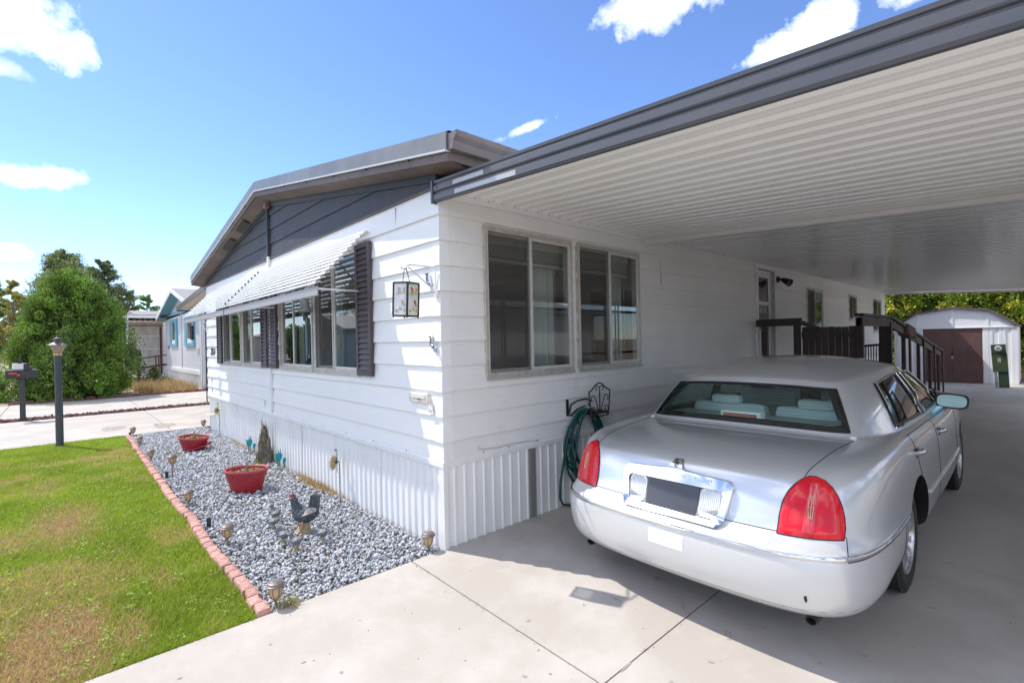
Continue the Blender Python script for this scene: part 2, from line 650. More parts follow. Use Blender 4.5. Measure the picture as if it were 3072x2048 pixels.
for k, (z0, z1) in enumerate(zip(edges, edges[1:])):
    full = max(z1 - z0, PT) if k else PT

    def yo(z):
        t = (z - (z1 - full)) / full
        return -(0.0235 - 0.0195 * t)
    for wall in ('front', 'side', 'left'):
        if wall == 'front':
            # two halves of the home meet at the batten
            for ua, ub in ((FW + 0.04, -4.262), (-4.235, -0.062)):
                for a, b, p, q in board_pieces(ua, ub, z0, z1, list(fw.values())):
                    m = MB()
                    m.prism([(a, 0.010, p), (a, yo(p), p), (a, yo(q), q), (a, 0.010, q)], (b - a, 0, 0))
                    m.build('siding_board', m_siding, house)
        elif wall == 'side':
            for a, b, p, q in board_pieces(0.062, SL - 0.06, z0, z1, list(sw.values()) + [sdoor]):
                m = MB()
                m.prism([(-0.010, a, p), (-yo(p), a, p), (-yo(q), a, q), (-0.010, a, q)], (0, b - a, 0))
                m.build('siding_board', m_siding2, house)
    # corner caps, front right and back right
    m = MB()
    ob, ot = 0.0265, 0.0075
    for (z, o) in ((z0, ob), (z1 - 0.002, ot)):
        pass
    vs = []
    for (z, o) in ((z0 - 0.004, ob), (z1 - 0.004, ot)):
        vs += [(-0.075, -o, z), (o, -o, z), (o, 0.075, z), (0.006, 0.075, z), (0.006, -0.006, z), (-0.075, -0.006, z)]
    n = 6
    m.add(vs, [(i, (i + 1) % n, n + (i + 1) % n, n + i) for i in range(n)] + [(5, 4, 3, 2, 1, 0), tuple(range(6, 12))])
    m.build('corner_cap', m_siding, house)
    m = MB()
    vs = [(x, SL - y, z) for x, y, z in vs]
    m.add(vs, [(i, (i + 1) % n, n + (i + 1) % n, n + i) for i in range(n)] + [(5, 4, 3, 2, 1, 0), tuple(range(6, 12))])
    m.build('corner_cap', m_siding, house)
    m = MB()
    vs = [(FW - x, y, z) for x, y, z in [(v[0], SL - v[1], v[2]) for v in vs]]
    m.add(vs, [(i, (i + 1) % n, n + (i + 1) % n, n + i) for i in range(n)] + [(5, 4, 3, 2, 1, 0), tuple(range(6, 12))])
    m.build('corner_cap', m_siding, house)
# butt joints seen on the boards
m = MB()
for x, za, zb in ((-0.66, 2.69, 2.87), (-4.62, 0.75, 0.84), (-8.06, 0.87, 1.04), (-8.06, 0.74, 0.84)):
    m.box(x - 0.0014, x + 0.0014, -0.0215, -0.004, za, zb)
m.build('board_joint', mat('joint_seal', (0.45, 0.45, 0.44), rough=0.6), house)

# left and back walls (plain sheet, out of sight) and inner faces of the rooms
m = MB()
m.box(FW - 0.012, FW + 0.010, 0.06, SL - 0.06, 0.66, WTOP)
m.box(FW + 0.06, -0.06, SL - 0.010, SL + 0.012, 0.66, WTOP + 0.02)
m.build('back_wall', m_siding, house)
m = MB()
I0, I1, J0, J1 = FW + 0.10, -0.10, 0.10, SL - 0.10
m.box(I0, I1, J0, J1, 0.80, 0.82)
m.box(I0, I1, J0, J1, 2.76, 2.78)
m.box(I0, I1, 4.2, 4.24, 0.82, 2.76)
m.box(-4.26, -4.22, 0.9, 4.2, 0.82, 2.76)
m.box(-3.6, -3.56, 4.24, 16.0, 0.82, 2.76)
m.build('inner_partition', m_room, house)
m = MB()
m.box(-1.9, -0.9, 2.6, 4.1, 0.82, 1.28)
m.box(-7.6, -6.0, 2.3, 3.2, 0.82, 1.25)
m.box(-1.0, -0.55, 3.2, 3.9, 0.82, 2.3)
m.build('room_furniture', m_roomdark, house)

# belt trim over the skirting
m = MB()
for (a, b) in ((FW - 0.01, -4.26), (-4.245, 0.032)):
    m.prism([(a, 0.0, 0.655), (a, -0.033, 0.650), (a, -0.033, 0.690), (a, -0.020, 0.703), (a, -0.020, 0.716), (a, 0, 0.716)], (b - a, 0, 0))
for (a, b) in ((-0.010, 1.06), (1.064, 5.2), (5.204, 10.4), (10.404, SL)):
    m.prism([(0.0, a, 0.655), (0.033, a, 0.650), (0.033, a, 0.690), (0.020, a, 0.703), (0.020, a, 0.716), (0, a, 0.716)], (0, b - a, 0))
m.build('belt_trim', m_trimwhite, house)
m = MB()
for x in [-0.02] + [-0.55 - 0.62 * i for i in range(13)]:
    m.lathe([(0.006, 0), (0.006, 0.004), (0, 0.006)], (x, -0.0195, 0.7085), 8, M=Matrix.Rotation(R(90), 4, 'X'))
for y in [0.02, 0.39, 0.68] + [1.05 + 0.62 * i for i in range(20)]:
    m.lathe([(0.006, 0), (0.006, 0.004), (0, 0.006)], (0.0195, y, 0.7085), 8, M=Matrix.Rotation(R(90), 4, 'Y'))
m.build('trim_screw', m_screw, house)

# ribbed metal skirting sheets, each about a metre wide
def skirt_profile(u0, u1, pitch=0.1035):
    pts = []
    n = max(1, round((u1 - u0) / pitch))
    p = (u1 - u0) / n
    for i in range(n):
        a = u0 + i * p
        pts += [(a, 0.0), (a + p * 0.60, 0.004), (a + p * 0.70, 0.014), (a + p * 0.84, 0.014), (a + p * 0.94, 0.0)]
    pts.append((u1, 0.0))
    return pts


nf = 8
for i in range(nf):
    a, b = FW + 0.03 + i * (8.37 - 0.0) / nf, FW + 0.03 + (i + 1) * 8.37 / nf - 0.004
    lean = RNG.uniform(-0.006, 0.006)
    m = MB()
    pr = skirt_profile(a, b)
    m.strip([(x, -0.006 - d, -0.06) for x, d in pr], (0, lean * 0.3, 0.72))
    m.build('skirting_sheet', m_skirt, house)
ns = 16
ys = [0.012, 0.945] + [1.022 + (SL - 1.022) * i / ns for i in range(0, ns + 1)]
for i in range(len(ys) - 1):
    if i == 1:
        continue
    a, b = ys[i], ys[i + 1] - 0.004
    m = MB()
    pr = skirt_profile(a, b)
    m.strip([(0.006 + d, y, -0.12) for y, d in pr], (0, 0, 0.78))
    m.build('skirting_sheet', m_skirt, house)
m = MB()
m.box(-0.04, 0.026, -0.028, 0.012, -0.1, 0.652)
m.build('skirting_corner', m_skirt, house)
# perforated vent panel in the side skirting
m = MB()
m.box(0.004, 0.020, 0.945, 1.022, -0.1, 0.640)
vent = m.build('vent_panel', mat('vent_grey', (0.40, 0.39, 0.37), rough=0.5, metal=0.2), house)
m = MB()
for j in range(52):
    for i in range(6):
        y = 0.951 + i * 0.0125 + (0.006 if j % 2 else 0)
        z = 0.006 + j * 0.0122
        m.add([(0.0208, y + 0.0042 * math.cos(a), z + 0.0042 * math.sin(a)) for a in [PI / 3 * q for q in range(6)]], [tuple(range(6))])
struct(m.build('vent_perforation', m_black, vent), 'stuff')

# vertical batten between the two halves of the front
m = MB()
m.box(-4.275, -4.222, -0.050, -0.012, 0.718, 2.93, bev=0.004)
m.build('seam_batten', m_trimwhite, house)
m = MB()
m.box(-4.275, -4.222, -0.050, -0.012, 2.932, 3.655, bev=0.004)
m.build('seam_batten', m_gable, house)['label'] = 'slate painted upper batten'

# gable boards
APX, APZ, GS = -4.2, 3.690, 0.1665


def gz_soff(x):
    return APZ - abs(x - APX) * GS


gb = [2.905, 3.108, 3.311, 3.514, 3.70]
for z0, z1 in zip(gb, gb[1:]):
    for side in (0, 1):
        xa, xb = (FW + 0.01, -4.268) if side == 0 else (-4.230, -0.01)
        # clip the strip under the sloping soffit
        xs = np.linspace(xa, xb, 60)
        top = [min(z1, gz_soff(x)) for x in xs]
        ok = [i for i, t in enumerate(top) if t > z0 + 0.002]
        if not ok:
            continue
        m = MB()
        vs, fs = [], []
        for i in ok:
            t = top[i]
            yb, yt = -0.021, -0.021 + 0.014 * (t - z0) / 0.203
            vs += [(xs[i], yb, z0), (xs[i], yt, t), (xs[i], 0.0, z0), (xs[i], 0.0, t)]
        for j in range(len(ok) - 1):
            o, q = j * 4, j * 4 + 4
            fs += [(o, q, q + 1, o + 1), (o, o + 2, q + 2, q), (o + 1, q + 1, q + 3, o + 3), (o + 2, o + 3, q + 3, q + 2)]
        m.add(vs, fs)
        m.build('gable_board', m_gable, house)
for s in (-1, 1):      # sloping trim under the soffit
    x1 = FW if s < 0 else 0.0
    m = MB()
    z1_ = gz_soff(x1)
    m.prism([(APX, -0.030, APZ + 0.004), (APX, -0.030, APZ - 0.055), (x1, -0.030, z1_ - 0.055), (x1, -0.030, z1_ + 0.004)], (0, 0.028, 0))
    m.build('gable_trim', m_gable, house)
m = MB()
m.box(FW + 0.01, -4.28, -0.026, 0, 2.893, 2.906)
m.box(-4.22, -0.02, -0.026, 0, 2.893, 2.906)
m.build('gable_flashing', m_soffit, house)

# roof: soffit box, fascias, ribbed sheets
OVX = 4.62
RS = 0.1745
YF = -0.20


def rz(x, ztop=3.957):
    return ztop - abs(x - APX) * RS


for s in (-1, 1):
    xe = APX + s * OVX
    # soffit of the front overhang: slopes from fascia down to the wall
    m = MB()
    vs, fs = [], []
    for x in np.linspace(APX, xe, 12):
        zb = rz(x) - 0.20
        vs += [(x, YF + 0.012, zb), (x, 0.002, gz_soff(x) + 0.002)]
    for i in range(11):
        fs.append((2 * i, 2 * i + 2, 2 * i + 3, 2 * i + 1))
    m.add(vs, fs)
    m.build('soffit', m_soffit, house)
    # brown sub-fascia, light edge, grey metal fascia
    def para(ya, yb, d0, d1, mtl, nm):
        m = MB()
        m.prism([(APX, ya, rz(APX) - d0), (APX, ya, rz(APX) - d1), (xe, ya, rz(xe) - d1), (xe, ya, rz(xe) - d0)], (0, yb - ya, 0))
        return m.build(nm, mtl, house)
    para(YF - 0.006, YF + 0.025, 0.150, 0.205, m_soffit, 'sub_fascia')
    para(YF - 0.026, YF + 0.020, 0.128, 0.143, m_rakelight, 'fascia_edge')
    para(YF - 0.018, YF + 0.022, 0.0, 0.128, m_rake, 'rake_fascia')
    m = MB()
    for i in range(6):
        x = APX + s * (0.5 + 0.72 * i)
        m.lathe([(0.011, 0), (0.011, 0.006), (0, 0.010)], (x, YF - 0.012, rz(x) - 0.150), 8, M=Matrix.Rotation(R(90), 4, 'X'))
    m.build('fascia_bolt', m_black, house)
    # roof sheets: ribs run up the slope
    ny = 26
    for i in range(ny):
        y0 = YF - 0.01 + (SL + 2.3) * i / ny
        y1 = YF - 0.01 + (SL + 2.3) * (i + 1) / ny - 0.004
        pr = [(y0, 0.0), (y0 + 0.10, 0.0), (y0 + 0.13, 0.028), (y0 + 0.16, 0.028), (y0 + 0.19, 0.0), (y0 + 0.42, 0.0), (y0 + 0.45, 0.028), (y0 + 0.48, 0.028), (y0 + 0.51, 0), (y1, 0)]
        m = MB()
        xo = xe + s * 0.03
        m.strip([(APX, y, rz(APX) + 0.004 + d) for y, d in pr], (xo - APX, 0, rz(xo) - rz(APX)))
        m.build('roof_sheet', m_roof, house)
    # eave soffit and box behind the gutter
    m = MB()
    xw = 0.0 if s > 0 else FW
    m.add([(xw, 0.0, gz_soff(xw) + 0.0), (xe, 0.0, rz(xe) - 0.2), (xe, SL + 2.0, rz(xe) - 0.2), (xw, SL + 2.0, gz_soff(xw))], [(0, 1, 2, 3)])
    m.box(min(xe, xe - s * 0.02), max(xe, xe - s * 0.02), YF + 0.025, SL + 2.0, rz(xe) - 0.2, rz(xe) - 0.002)
    m.build('eave_soffit', m_soffit, house)
# back gable and rear fascia
m = MB()
m.add([(FW, SL, 2.9), (0, SL, 2.9), (0, SL, gz_soff(0)), (APX, SL, APZ + 0.1), (FW, SL, gz_soff(FW))], [(0, 1, 2, 3, 4)])
m.build('back_gable', m_siding, house)
m = MB()
m.add([(APX - OVX, SL + 2.05, rz(APX + OVX) - 0.2), (APX, SL + 2.05, rz(APX) - 0.2), (APX + OVX, SL + 2.05, rz(APX + OVX) - 0.2),
       (APX + OVX, SL + 2.05, rz(APX + OVX)), (APX, SL + 2.05, rz(APX)), (APX - OVX, SL + 2.05, rz(APX + OVX))], [(0, 1, 4, 5), (1, 2, 3, 4)])
m.build('rear_fascia', m_rake, house)
# K-shaped gutters on both eaves
for s in (-1, 1):
    xe = APX + s * (OVX + 0.002)
    zt = rz(xe) - 0.02
    prof = [(0, 0), (0, -0.115), (0.055, -0.115), (0.068, -0.085), (0.068, -0.06), (0.095, -0.030), (0.105, -0.005), (0.105, 0.004), (0.097, 0.004), (0.086, -0.028), (0.060, -0.056), (0.060, -0.084), (0.05, -0.108), (0.008, -0.108), (0.008, 0)]
    m = MB()
    m.prism([(xe + s * a, YF - 0.004, zt + b) for a, b in prof], (0, SL + 2.2, 0))
    m.build('gutter', m_gutter, house)
    m = MB()
    m.add([(xe + s * a, YF - 0.005, zt + b) for a, b in prof[:8]], [tuple(range(8))])
    m.build('gutter_end_cap', m_gutter, house)
# soffit vents on the left slope
m = MB()
for x, w in ((-6.35, 0.5), (-5.45, 0.42)):
    t = (rz(x) - 0.2)
    m.prism([(x, YF + 0.05, t - 0.030), (x, YF + 0.14, t - 0.062), (x, YF + 0.14, t - 0.070), (x, YF + 0.05, t - 0.038)], (w, 0, w * RS))
m.build('soffit_vent', mat('vent_dark', (0.03, 0.028, 0.027), rough=0.7), house)
# little bracket lamp box at the peak
m = MB()
m.box(-4.22, -4.12, -0.10, -0.04, 3.60, 3.66, bev=0.006)
m.build('peak_bracket', mat('rust_brown', (0.22, 0.11, 0.06), rough=0.7), house)


# ------------------------------------------------------------------ windows
def sliding_window(wall, u0, u1, z0, z1, mull, screen=True, caulk=None):
    """wall 'f': front (u = x, faces -Y); 's': side (u = y, faces +X).  d = distance out of the wall."""
    def P(u, d, z):
        return (u, -d, z) if wall == 'f' else (d, u, z)

    def bx(m, ua, ub, da, db, za, zb, bev=0.0):
        if wall == 'f':
            m.box(ua, ub, -db, -da, za, zb, bev=bev)
        else:
            m.box(da, db, ua, ub, za, zb, bev=bev)
    m = MB()
    t = 0.022
    bx(m, u0 - 0.004, u1 + 0.004, -0.075, 0.030, z0 - 0.004, z0 + t)
    bx(m, u0 - 0.004, u1 + 0.004, -0.075, 0.030, z1 - t, z1 + 0.004)
    bx(m, u0 - 0.004, u0 + t, -0.074, 0.029, z0 + t, z1 - t)
    bx(m, u1 - t, u1 + 0.004, -0.074, 0.029, z0 + t, z1 - t)
    # track ridges top and bottom
    bx(m, u0 + t, u1 - t, 0.006, 0.024, z0 + t, z0 + t + 0.012)
    bx(m, u0 + t, u1 - t, 0.006, 0.024, z1 - t - 0.016, z1 - t)
    win = m.build('window', m_alu, house)
    m = MB()
    bx(m, u0 - 0.012, u1 + 0.012, -0.002, 0.036, z0 - 0.030, z0 - 0.005)
    m.build('sill', m_alu, win)
    # sash frames: left one slides behind the screen, right one fixed
    a, b = u0 + t, u1 - t
    lo, hi = z0 + t + 0.010, z1 - t - 0.012
    for (p, q, d) in ((a, mull + 0.012, -0.012), (mull - 0.012, b, 0.010)):
        m = MB()
        w = 0.028
        bx(m, p, p + w, d - 0.010, d + 0.010, lo, hi)
        bx(m, q - w, q, d - 0.010, d + 0.010, lo, hi)
        bx(m, p + w, q - w, d - 0.009, d + 0.009, lo, lo + w)
        bx(m, p + w, q - w, d - 0.009, d + 0.009, hi - w, hi)
        m.build('sash', m_alu_l, win)
        m = MB()
        m.add([P(p + w, d, lo + w), P(q - w, d, lo + w), P(q - w, d, hi - w), P(p + w, d, hi - w)], [(0, 1, 2, 3)])
        m.build('pane', m_glass, win)
    if screen:
        m = MB()
        m.add([P(a, 0.021, lo), P(mull - 0.014, 0.021, lo), P(mull - 0.014, 0.021, hi), P(a, 0.021, hi)], [(0, 1, 2, 3)])
        m.build('insect_screen', m_screen, win)
        m = MB()
        bx(m, a, a + 0.012, 0.016, 0.027, lo, hi)
        bx(m, mull - 0.030, mull - 0.014, 0.021, 0.032, lo, hi)
        m.build('screen_frame', m_alu_l, win)
    return win


wins = [sliding_window('f', *fw['w1'][:2], fw['w1'][2], fw['w1'][3], -2.045), sliding_window('f', *fw['w2'], -3.345, screen=False),
        sliding_window('f', *fw['w3'], -5.22), sliding_window('f', *fw['w4'], -6.50)]
sws = [sliding_window('s', *sw['w1'], 1.017), sliding_window('s', *sw['w2'], 2.255), sliding_window('s', *sw['w3'], 9.50),
       sliding_window('s', *sw['w4'], 12.56), sliding_window('s', *sw['w5'], 15.26)]
# blinds and curtains behind the panes
for w, (a, b, z0, z1) in zip(sws[:2], (sw['w1'], sw['w2'])):
    m = MB()
    m.box(-0.20, -0.14, a - 0.02, b + 0.02, z1 - 0.10, z1 - 0.02, bev=0.01)
    for i in range(9):
        z = z1 - 0.115 - i * 0.0125
        m.prism([(-0.195, a, z), (-0.145, a, z + 0.006), (-0.145, a, z + 0.009), (-0.195, a, z + 0.003)], (0, b - a, 0))
    m.box(-0.20, -0.14, a, b, z1 - 0.265, z1 - 0.235, bev=0.008)
    m.build('raised_blind', m_blind, w)
    m = MB()
    for y in (a + 0.72 * (b - a), b - 0.1):
        m.tube([(-0.135, y, z1 - 0.1), (-0.135, y + 0.004, z0 + 0.02)], 0.0025, 5)
    m.build('blind_cord', m_blind, w)
    m = MB()
    pts = [(-0.24 + 0.02 * math.sin(i * 1.7), b - 0.30 + 0.32 * i / 14, z0 - 0.1) for i in range(15)]
    m.strip(pts, (0, 0, z1 - z0 + 0.15))
    m.build('side_curtain', m_curtain, w, smooth=60)
for w, (a, b, z0, z1) in zip(wins, (fw['w1'], fw['w2'], fw['w3'], fw['w4'])):
    m = MB()
    for j in range(5):
        z = z1 - 0.14 - 0.012 * j
        m.prism([(a, 0.16, z), (a, 0.20, z + 0.006), (a, 0.20, z + 0.009), (a, 0.16, z + 0.003)], (b - a, 0, 0))
    m.box(a, b, 0.15, 0.21, z1 - 0.10, z1 - 0.03, bev=0.01)
    m.build('raised_blind', m_blind, w)
    m = MB()
    pts = [(a - 0.05 + 0.26 * i / 12, 0.26 + 0.025 * math.sin(i * 1.9), z0 - 0.2) for i in range(13)]
    m.strip(pts, (0, 0, z1 - z0 + 0.25))
    m.build('side_curtain', m_curtain, w, smooth=60)
# crumbling caulk bead down the left edge of the first side window
m = MB()
rg = np.random.default_rng(5)
path = [(0.028 + rg.uniform(0, 0.006), 0.440 + rg.uniform(-0.003, 0.003), 1.36 + i * 0.026) for i in range(50)]
m.tube(path, [0.007 + rg.uniform(-0.003, 0.005) for _ in path], 6)
path = [(0.028, 1.660 + rg.uniform(-0.003, 0.003), 1.36 + i * 0.05) for i in range(26)]
m.tube(path, [0.005 + rg.uniform(-0.002, 0.004) for _ in path], 6)
path = [(-2.645 + rg.uniform(-0.003, 0.003), -0.028, 1.37 + i * 0.05) for i in range(26)]
m.tube(path, [0.006 + rg.uniform(-0.002, 0.005) for _ in path], 6)
path = [(-5.785 + rg.uniform(-0.003, 0.003), -0.028, 1.37 + i * 0.05) for i in range(26)]
m.tube(path, [0.006 + rg.uniform(-0.002, 0.005) for _ in path], 6)
m.build('caulk_bead', mat('caulk_stained', (0.55, 0.50, 0.42), rough=0.8, var=0.6, vscale=40, vcol=(0.40, 0.28, 0.18)), house)
# infill between the paired windows
m = MB()
m.box(0.0, 0.016, 1.606, 1.684, 1.345, 2.652)
m.box(-2.676, -2.616, -0.016, 0.0, 1.352, 2.655)
m.box(-5.846, -5.720, -0.016, 0.0, 1.352, 2.655)
m.build('window_infill', m_trimwhite, house)

# ------------------------------------------------------------------ shutters
for (a, b) in ((-1.432, -1.122), (-4.278, -3.944), (-4.632, -4.368), (-7.395, -7.065)):
    z0, z1 = 1.338, 2.650
    m = MB()
    st = 0.042
    m.box(a, a + st, -0.058, -0.020, z0, z1, bev=0.004)
    m.box(b - st, b, -0.058, -0.020, z0, z1, bev=0.004)
    m.box(a + st, b - st, -0.056, -0.021, z0, z0 + 0.05)
    m.box(a + st, b - st, -0.056, -0.021, z1 - 0.05, z1)
    m.box(a + st, b - st, -0.034, -0.024, z0 + 0.05, z1 - 0.05)
    sh = m.build('shutter', m_shutter, house)
    nl = 22
    p = (z1 - z0 - 0.10) / nl
    mm = MB()
    mm.prism([(a + st, -0.034, 0), (a + st, -0.054, 0.004), (a + st, -0.054, 0.012), (a + st, -0.036, p * 0.98), (a + st, -0.034, p * 0.98)], (b - a - 2 * st, 0, 0))
    lo = None
    for i in range(nl):
        z = z0 + 0.05 + i * p
        if lo is None:
            lo = MB()
            lo.v, lo.f, lo.m = mm.v, mm.f, mm.m
            first = lo.build('louvre', m_shutter, sh, base=(0, 0, 0))
            first.location = Vector((0, 0, z)) - Vector(sh['base'])
        else:
            inst(first, sh, Vector((0, 0, z)) - Vector(sh['base']))

# ------------------------------------------------------------------ side door, lamp and meter of the side wall
m = MB()
y0, y1, z0, z1 = sdoor
m.box(0.0, 0.045, y0 - 0.05, y0, z0, z1 + 0.05)
m.box(0.0, 0.045, y1, y1 + 0.06, z0, z1 + 0.05)
m.box(0.0, 0.044, y0, y1, z1, z1 + 0.05)
m.box(-0.12, 0.0, y1 - 0.002, y1 + 0.03, z0, z1)
m.box(-0.12, 0.0, y0 - 0.03, y0, z0, z1)
df = m.build('door_frame', m_trimwhite, house)
m = MB()
m.box(-0.075, -0.035, y0 + 0.004, y1 - 0.004, z0, z1 - 0.004)
dr = m.build('side_door', m_trimwhite, house)
m = MB()
for za, zb in ((1.75, 2.18), (2.24, 2.66)):
    m.box(-0.036, -0.028, y0 + 0.13, y1 - 0.13, za, zb)
m.build('door_pane', mat('door_glass', (0.05, 0.055, 0.055), rough=0.05, spec=0.8), dr)
m = MB()
m.lathe([(0.02, 0), (0.012, 0.02), (0.03, 0.045), (0.028, 0.07), (0, 0.078)], (-0.035, y1 - 0.09, 1.83), 12, M=Matrix.Rotation(R(90), 4, 'Y'))
m.build('door_knob', m_black, dr, smooth=40)
m = MB()
m.lathe([(0.055, 0), (0.055, 0.03), (0.03, 0.045), (0.0, 0.048)], (0.02, 7.34, 2.66), 14, M=Matrix.Rotation(R(90), 4, 'Y'))
m.tube([(0.05, 7.34, 2.66), (0.10, 7.36, 2.65)], 0.016, 8)
m.lathe([(0.030, -0.02), (0.045, 0.02), (0.062, 0.12), (0.072, 0.16), (0.06, 0.155), (0.0, 0.14)], (0.10, 7.38, 2.65), 14, M=Matrix.Rotation(R(118), 4, Vector((0.35, 1, 0))))
lampo = m.build('wall_floodlight', m_black, None, smooth=45)
tag(lampo, 'black bullet floodlight on the side wall just past the side door', 'lamp')
# raised stain streak under the beam: rust run
m = MB()
for i, (y, z0_, z1_, w) in enumerate(((3.32, 2.30, 2.62, 0.006), (3.345, 2.24, 2.50, 0.004))):
    m.box(0.0195, 0.0215, y, y + w, z0_, z1_)
m.build('rust_run', mat('rust_stain', (0.50, 0.40, 0.31), rough=0.8), house)

# house number
nums = text_obj('house_number', '2211', 0.20, (-7.900, -0.024, 1.555), (R(90), 0, 0), m_black, house, depth=0.004, sx=1.0, shear=0.22, spacing=1.02)

# ------------------------------------------------------------------ window awning
aw = thing('window_awning', 'white slatted metal awning with a lilac-grey valance over the front windows', 'awning', (-4.4, 0, 2.74))
AX0, AX1 = -7.66, -1.18
m_slat = mat('awning_slat_white', (0.80, 0.80, 0.78), rough=0.4, rand=0.03, var=0.3, vscale=3, vcol=(0.70, 0.69, 0.67))
m_val = mat('awning_valance', (0.36, 0.325, 0.325), rough=0.45)
nS = 12
AY0, AZ0, AY1, AZ1 = -0.035, 2.745, -0.515, 2.225
first = None
for i in range(nS):
    t = i / (nS - 1)
    y, z = AY0 + (AY1 - AY0) * t, AZ0 + (AZ1 - AZ0) * t
    if first is None:
        m = MB()
        pr = [(0.020, 0.006), (0.008, 0.012), (-0.030, 0.006), (-0.036, -0.004), (-0.034, -0.016), (-0.030, -0.016), (-0.031, -0.004), (-0.027, 0.001), (0.008, 0.007), (0.020, 0.001)]
        m.prism([(AX0, a, b) for a, b in pr], (AX1 - AX0, 0, 0))
        first = m.build('awning_slat', m_slat, aw, base=(0, 0, 0))
        first.location = Vector((0, y, z)) - Vector(aw['base'])
    else:
        inst(first, aw, Vector((0, y, z)) - Vector(aw['base']))
m = MB()
JX = -4.62
for a, b in ((AX0, JX - 0.012), (JX + 0.012, AX1)):
    m.prism([(a, -0.520, 2.182), (a, -0.532, 2.186), (a, -0.534, 2.108), (a, -0.526, 2.100), (a, -0.512, 2.104), (a, -0.526, 2.112)], (b - a, 0, 0))
m.build('valance', m_val, aw)
m = MB()
m.box(JX - 0.012, JX + 0.012, -0.538, -0.516, 2.10, 2.19)
for i in range(nS - 1):
    t = i / (nS - 1)
    y, z = AY0 + (AY1 - AY0) * t, AZ0 + (AZ1 - AZ0) * t
    m.box(JX - 0.018, JX + 0.018, y - 0.046, y - 0.018, z - 0.016, z + 0.013)
m.build('splice_clip', m_gutter, aw)
m = MB()
for x in (AX0 + 0.35, -6.4, -5.2, -4.25, -3.2, -2.2, AX1 - 0.35):
    m.prism([(x, AY0 + 0.02, AZ0 - 0.03), (x, AY1 - 0.01, AZ1 - 0.035), (x, AY1 - 0.01, AZ1 - 0.055), (x, AY0 + 0.02, AZ0 - 0.05)], (0.025, 0, 0))
m.build('slat_rafter', m_slat, aw)
m = MB()
for x, xw in ((AX1 - 0.012, AX1 - 0.21), (-4.1, -3.96), (-5.7, -5.72), (AX0 + 0.02, AX0 + 0.3)):
    m.tube([(x, -0.52, 2.165), (xw, -0.022, 2.185)], 0.010, 6)
m.build('awning_arm', m_white_m, aw)
# ------------------------------------------------------------------ ground, drive, lawn, gravel
m_dirt = mat('dry_earth', (0.40, 0.30, 0.215), rough=0.95, var=0.8, vscale=0.7, vcol=(0.30, 0.225, 0.15), bump=0.6, bscale=9, bdist=0.03)
m_conc = mat('concrete', (0.415, 0.375, 0.33), rough=0.85, var=0.65, vscale=1.3, vcol=(0.55, 0.517, 0.482), bump=0.3, bscale=150, rand=0.025, detail=9, vlo=0.45, vhi=0.66, bdist=0.002)
m_conc_shade = mat('concrete_carport', (0.46, 0.425, 0.39), rough=0.8, var=0.85, vscale=1.1, vcol=(0.36, 0.33, 0.30), bump=0.25, bscale=140, rand=0.05, detail=9, vstretch=(1.0, 0.45, 1), bdist=0.002)  # carport slabs: same concrete with more stains, colour raised to lighten the shade
m_joint = mat('joint_dirt', (0.11, 0.085, 0.065), rough=0.95)
m_asph = mat('asphalt', (0.085, 0.083, 0.08), rough=0.9, var=0.5, vscale=3, vcol=(0.12, 0.115, 0.11), bump=0.4, bscale=120)
m_soil = mat('soil', (0.13, 0.10, 0.07), rough=0.95, var=0.6, vscale=8, vcol=(0.08, 0.06, 0.045))

m = MB()
m.add([(-600, -600, -0.20), (600, -600, -0.20), (600, 600, -0.20), (-600, 600, -0.20)], [(0, 1, 2, 3)])
struct(m.build('ground', m_dirt))

# driveway and carport floor: cast slabs with open joints
drive = struct(thing('driveway', 'pale concrete driveway running in under the carport', 'driveway', (1.8, 0, 0)))
m = MB()
pts = [[(x, y, zg(x, y) - 0.035) for x in np.linspace(0.0, 5.6, 8)] for y in np.linspace(-9, 19.2, 40)]
m.grid(pts)
m.build('joint_bed', m_joint, drive)
xs = [0.006, 1.786, 3.56, 5.6]
ysl = [-9.0, -5.9, -3.1, -0.325, 2.575, 5.16, 7.92, 10.6, 13.3, 16.0, 19.1]
g = 0.0045


def slab(x0, x1, y0, y1, mtl):
    m = MB()
    nx, ny = 5, max(4, int((y1 - y0) / 0.5))
    X, Y = np.linspace(x0 + g, x1 - g, nx), np.linspace(y0 + g, y1 - g, ny)
    top = [[(x, y, zg(x, y)) for x in X] for y in Y]
    m.grid(top)
    ring = [top[0][i] for i in range(nx)] + [top[j][-1] for j in range(1, ny)] + [top[-1][i] for i in range(nx - 2, -1, -1)] + [top[j][0] for j in range(ny - 2, 0, -1)]
    k = len(ring)
    m.add(ring + [(p[0], p[1], p[2] - 0.09) for p in ring], [(i, (i + 1) % k, k + (i + 1) % k, k + i) for i in range(k)])
    return m.build('slab', mtl, drive, weld=True)


for i in range(3):
    for j in range(len(ysl) - 1):
        slab(xs[i], xs[i + 1], ysl[j], ysl[j + 1], m_conc if ysl[j + 1] < 2.6 else m_conc_shade)

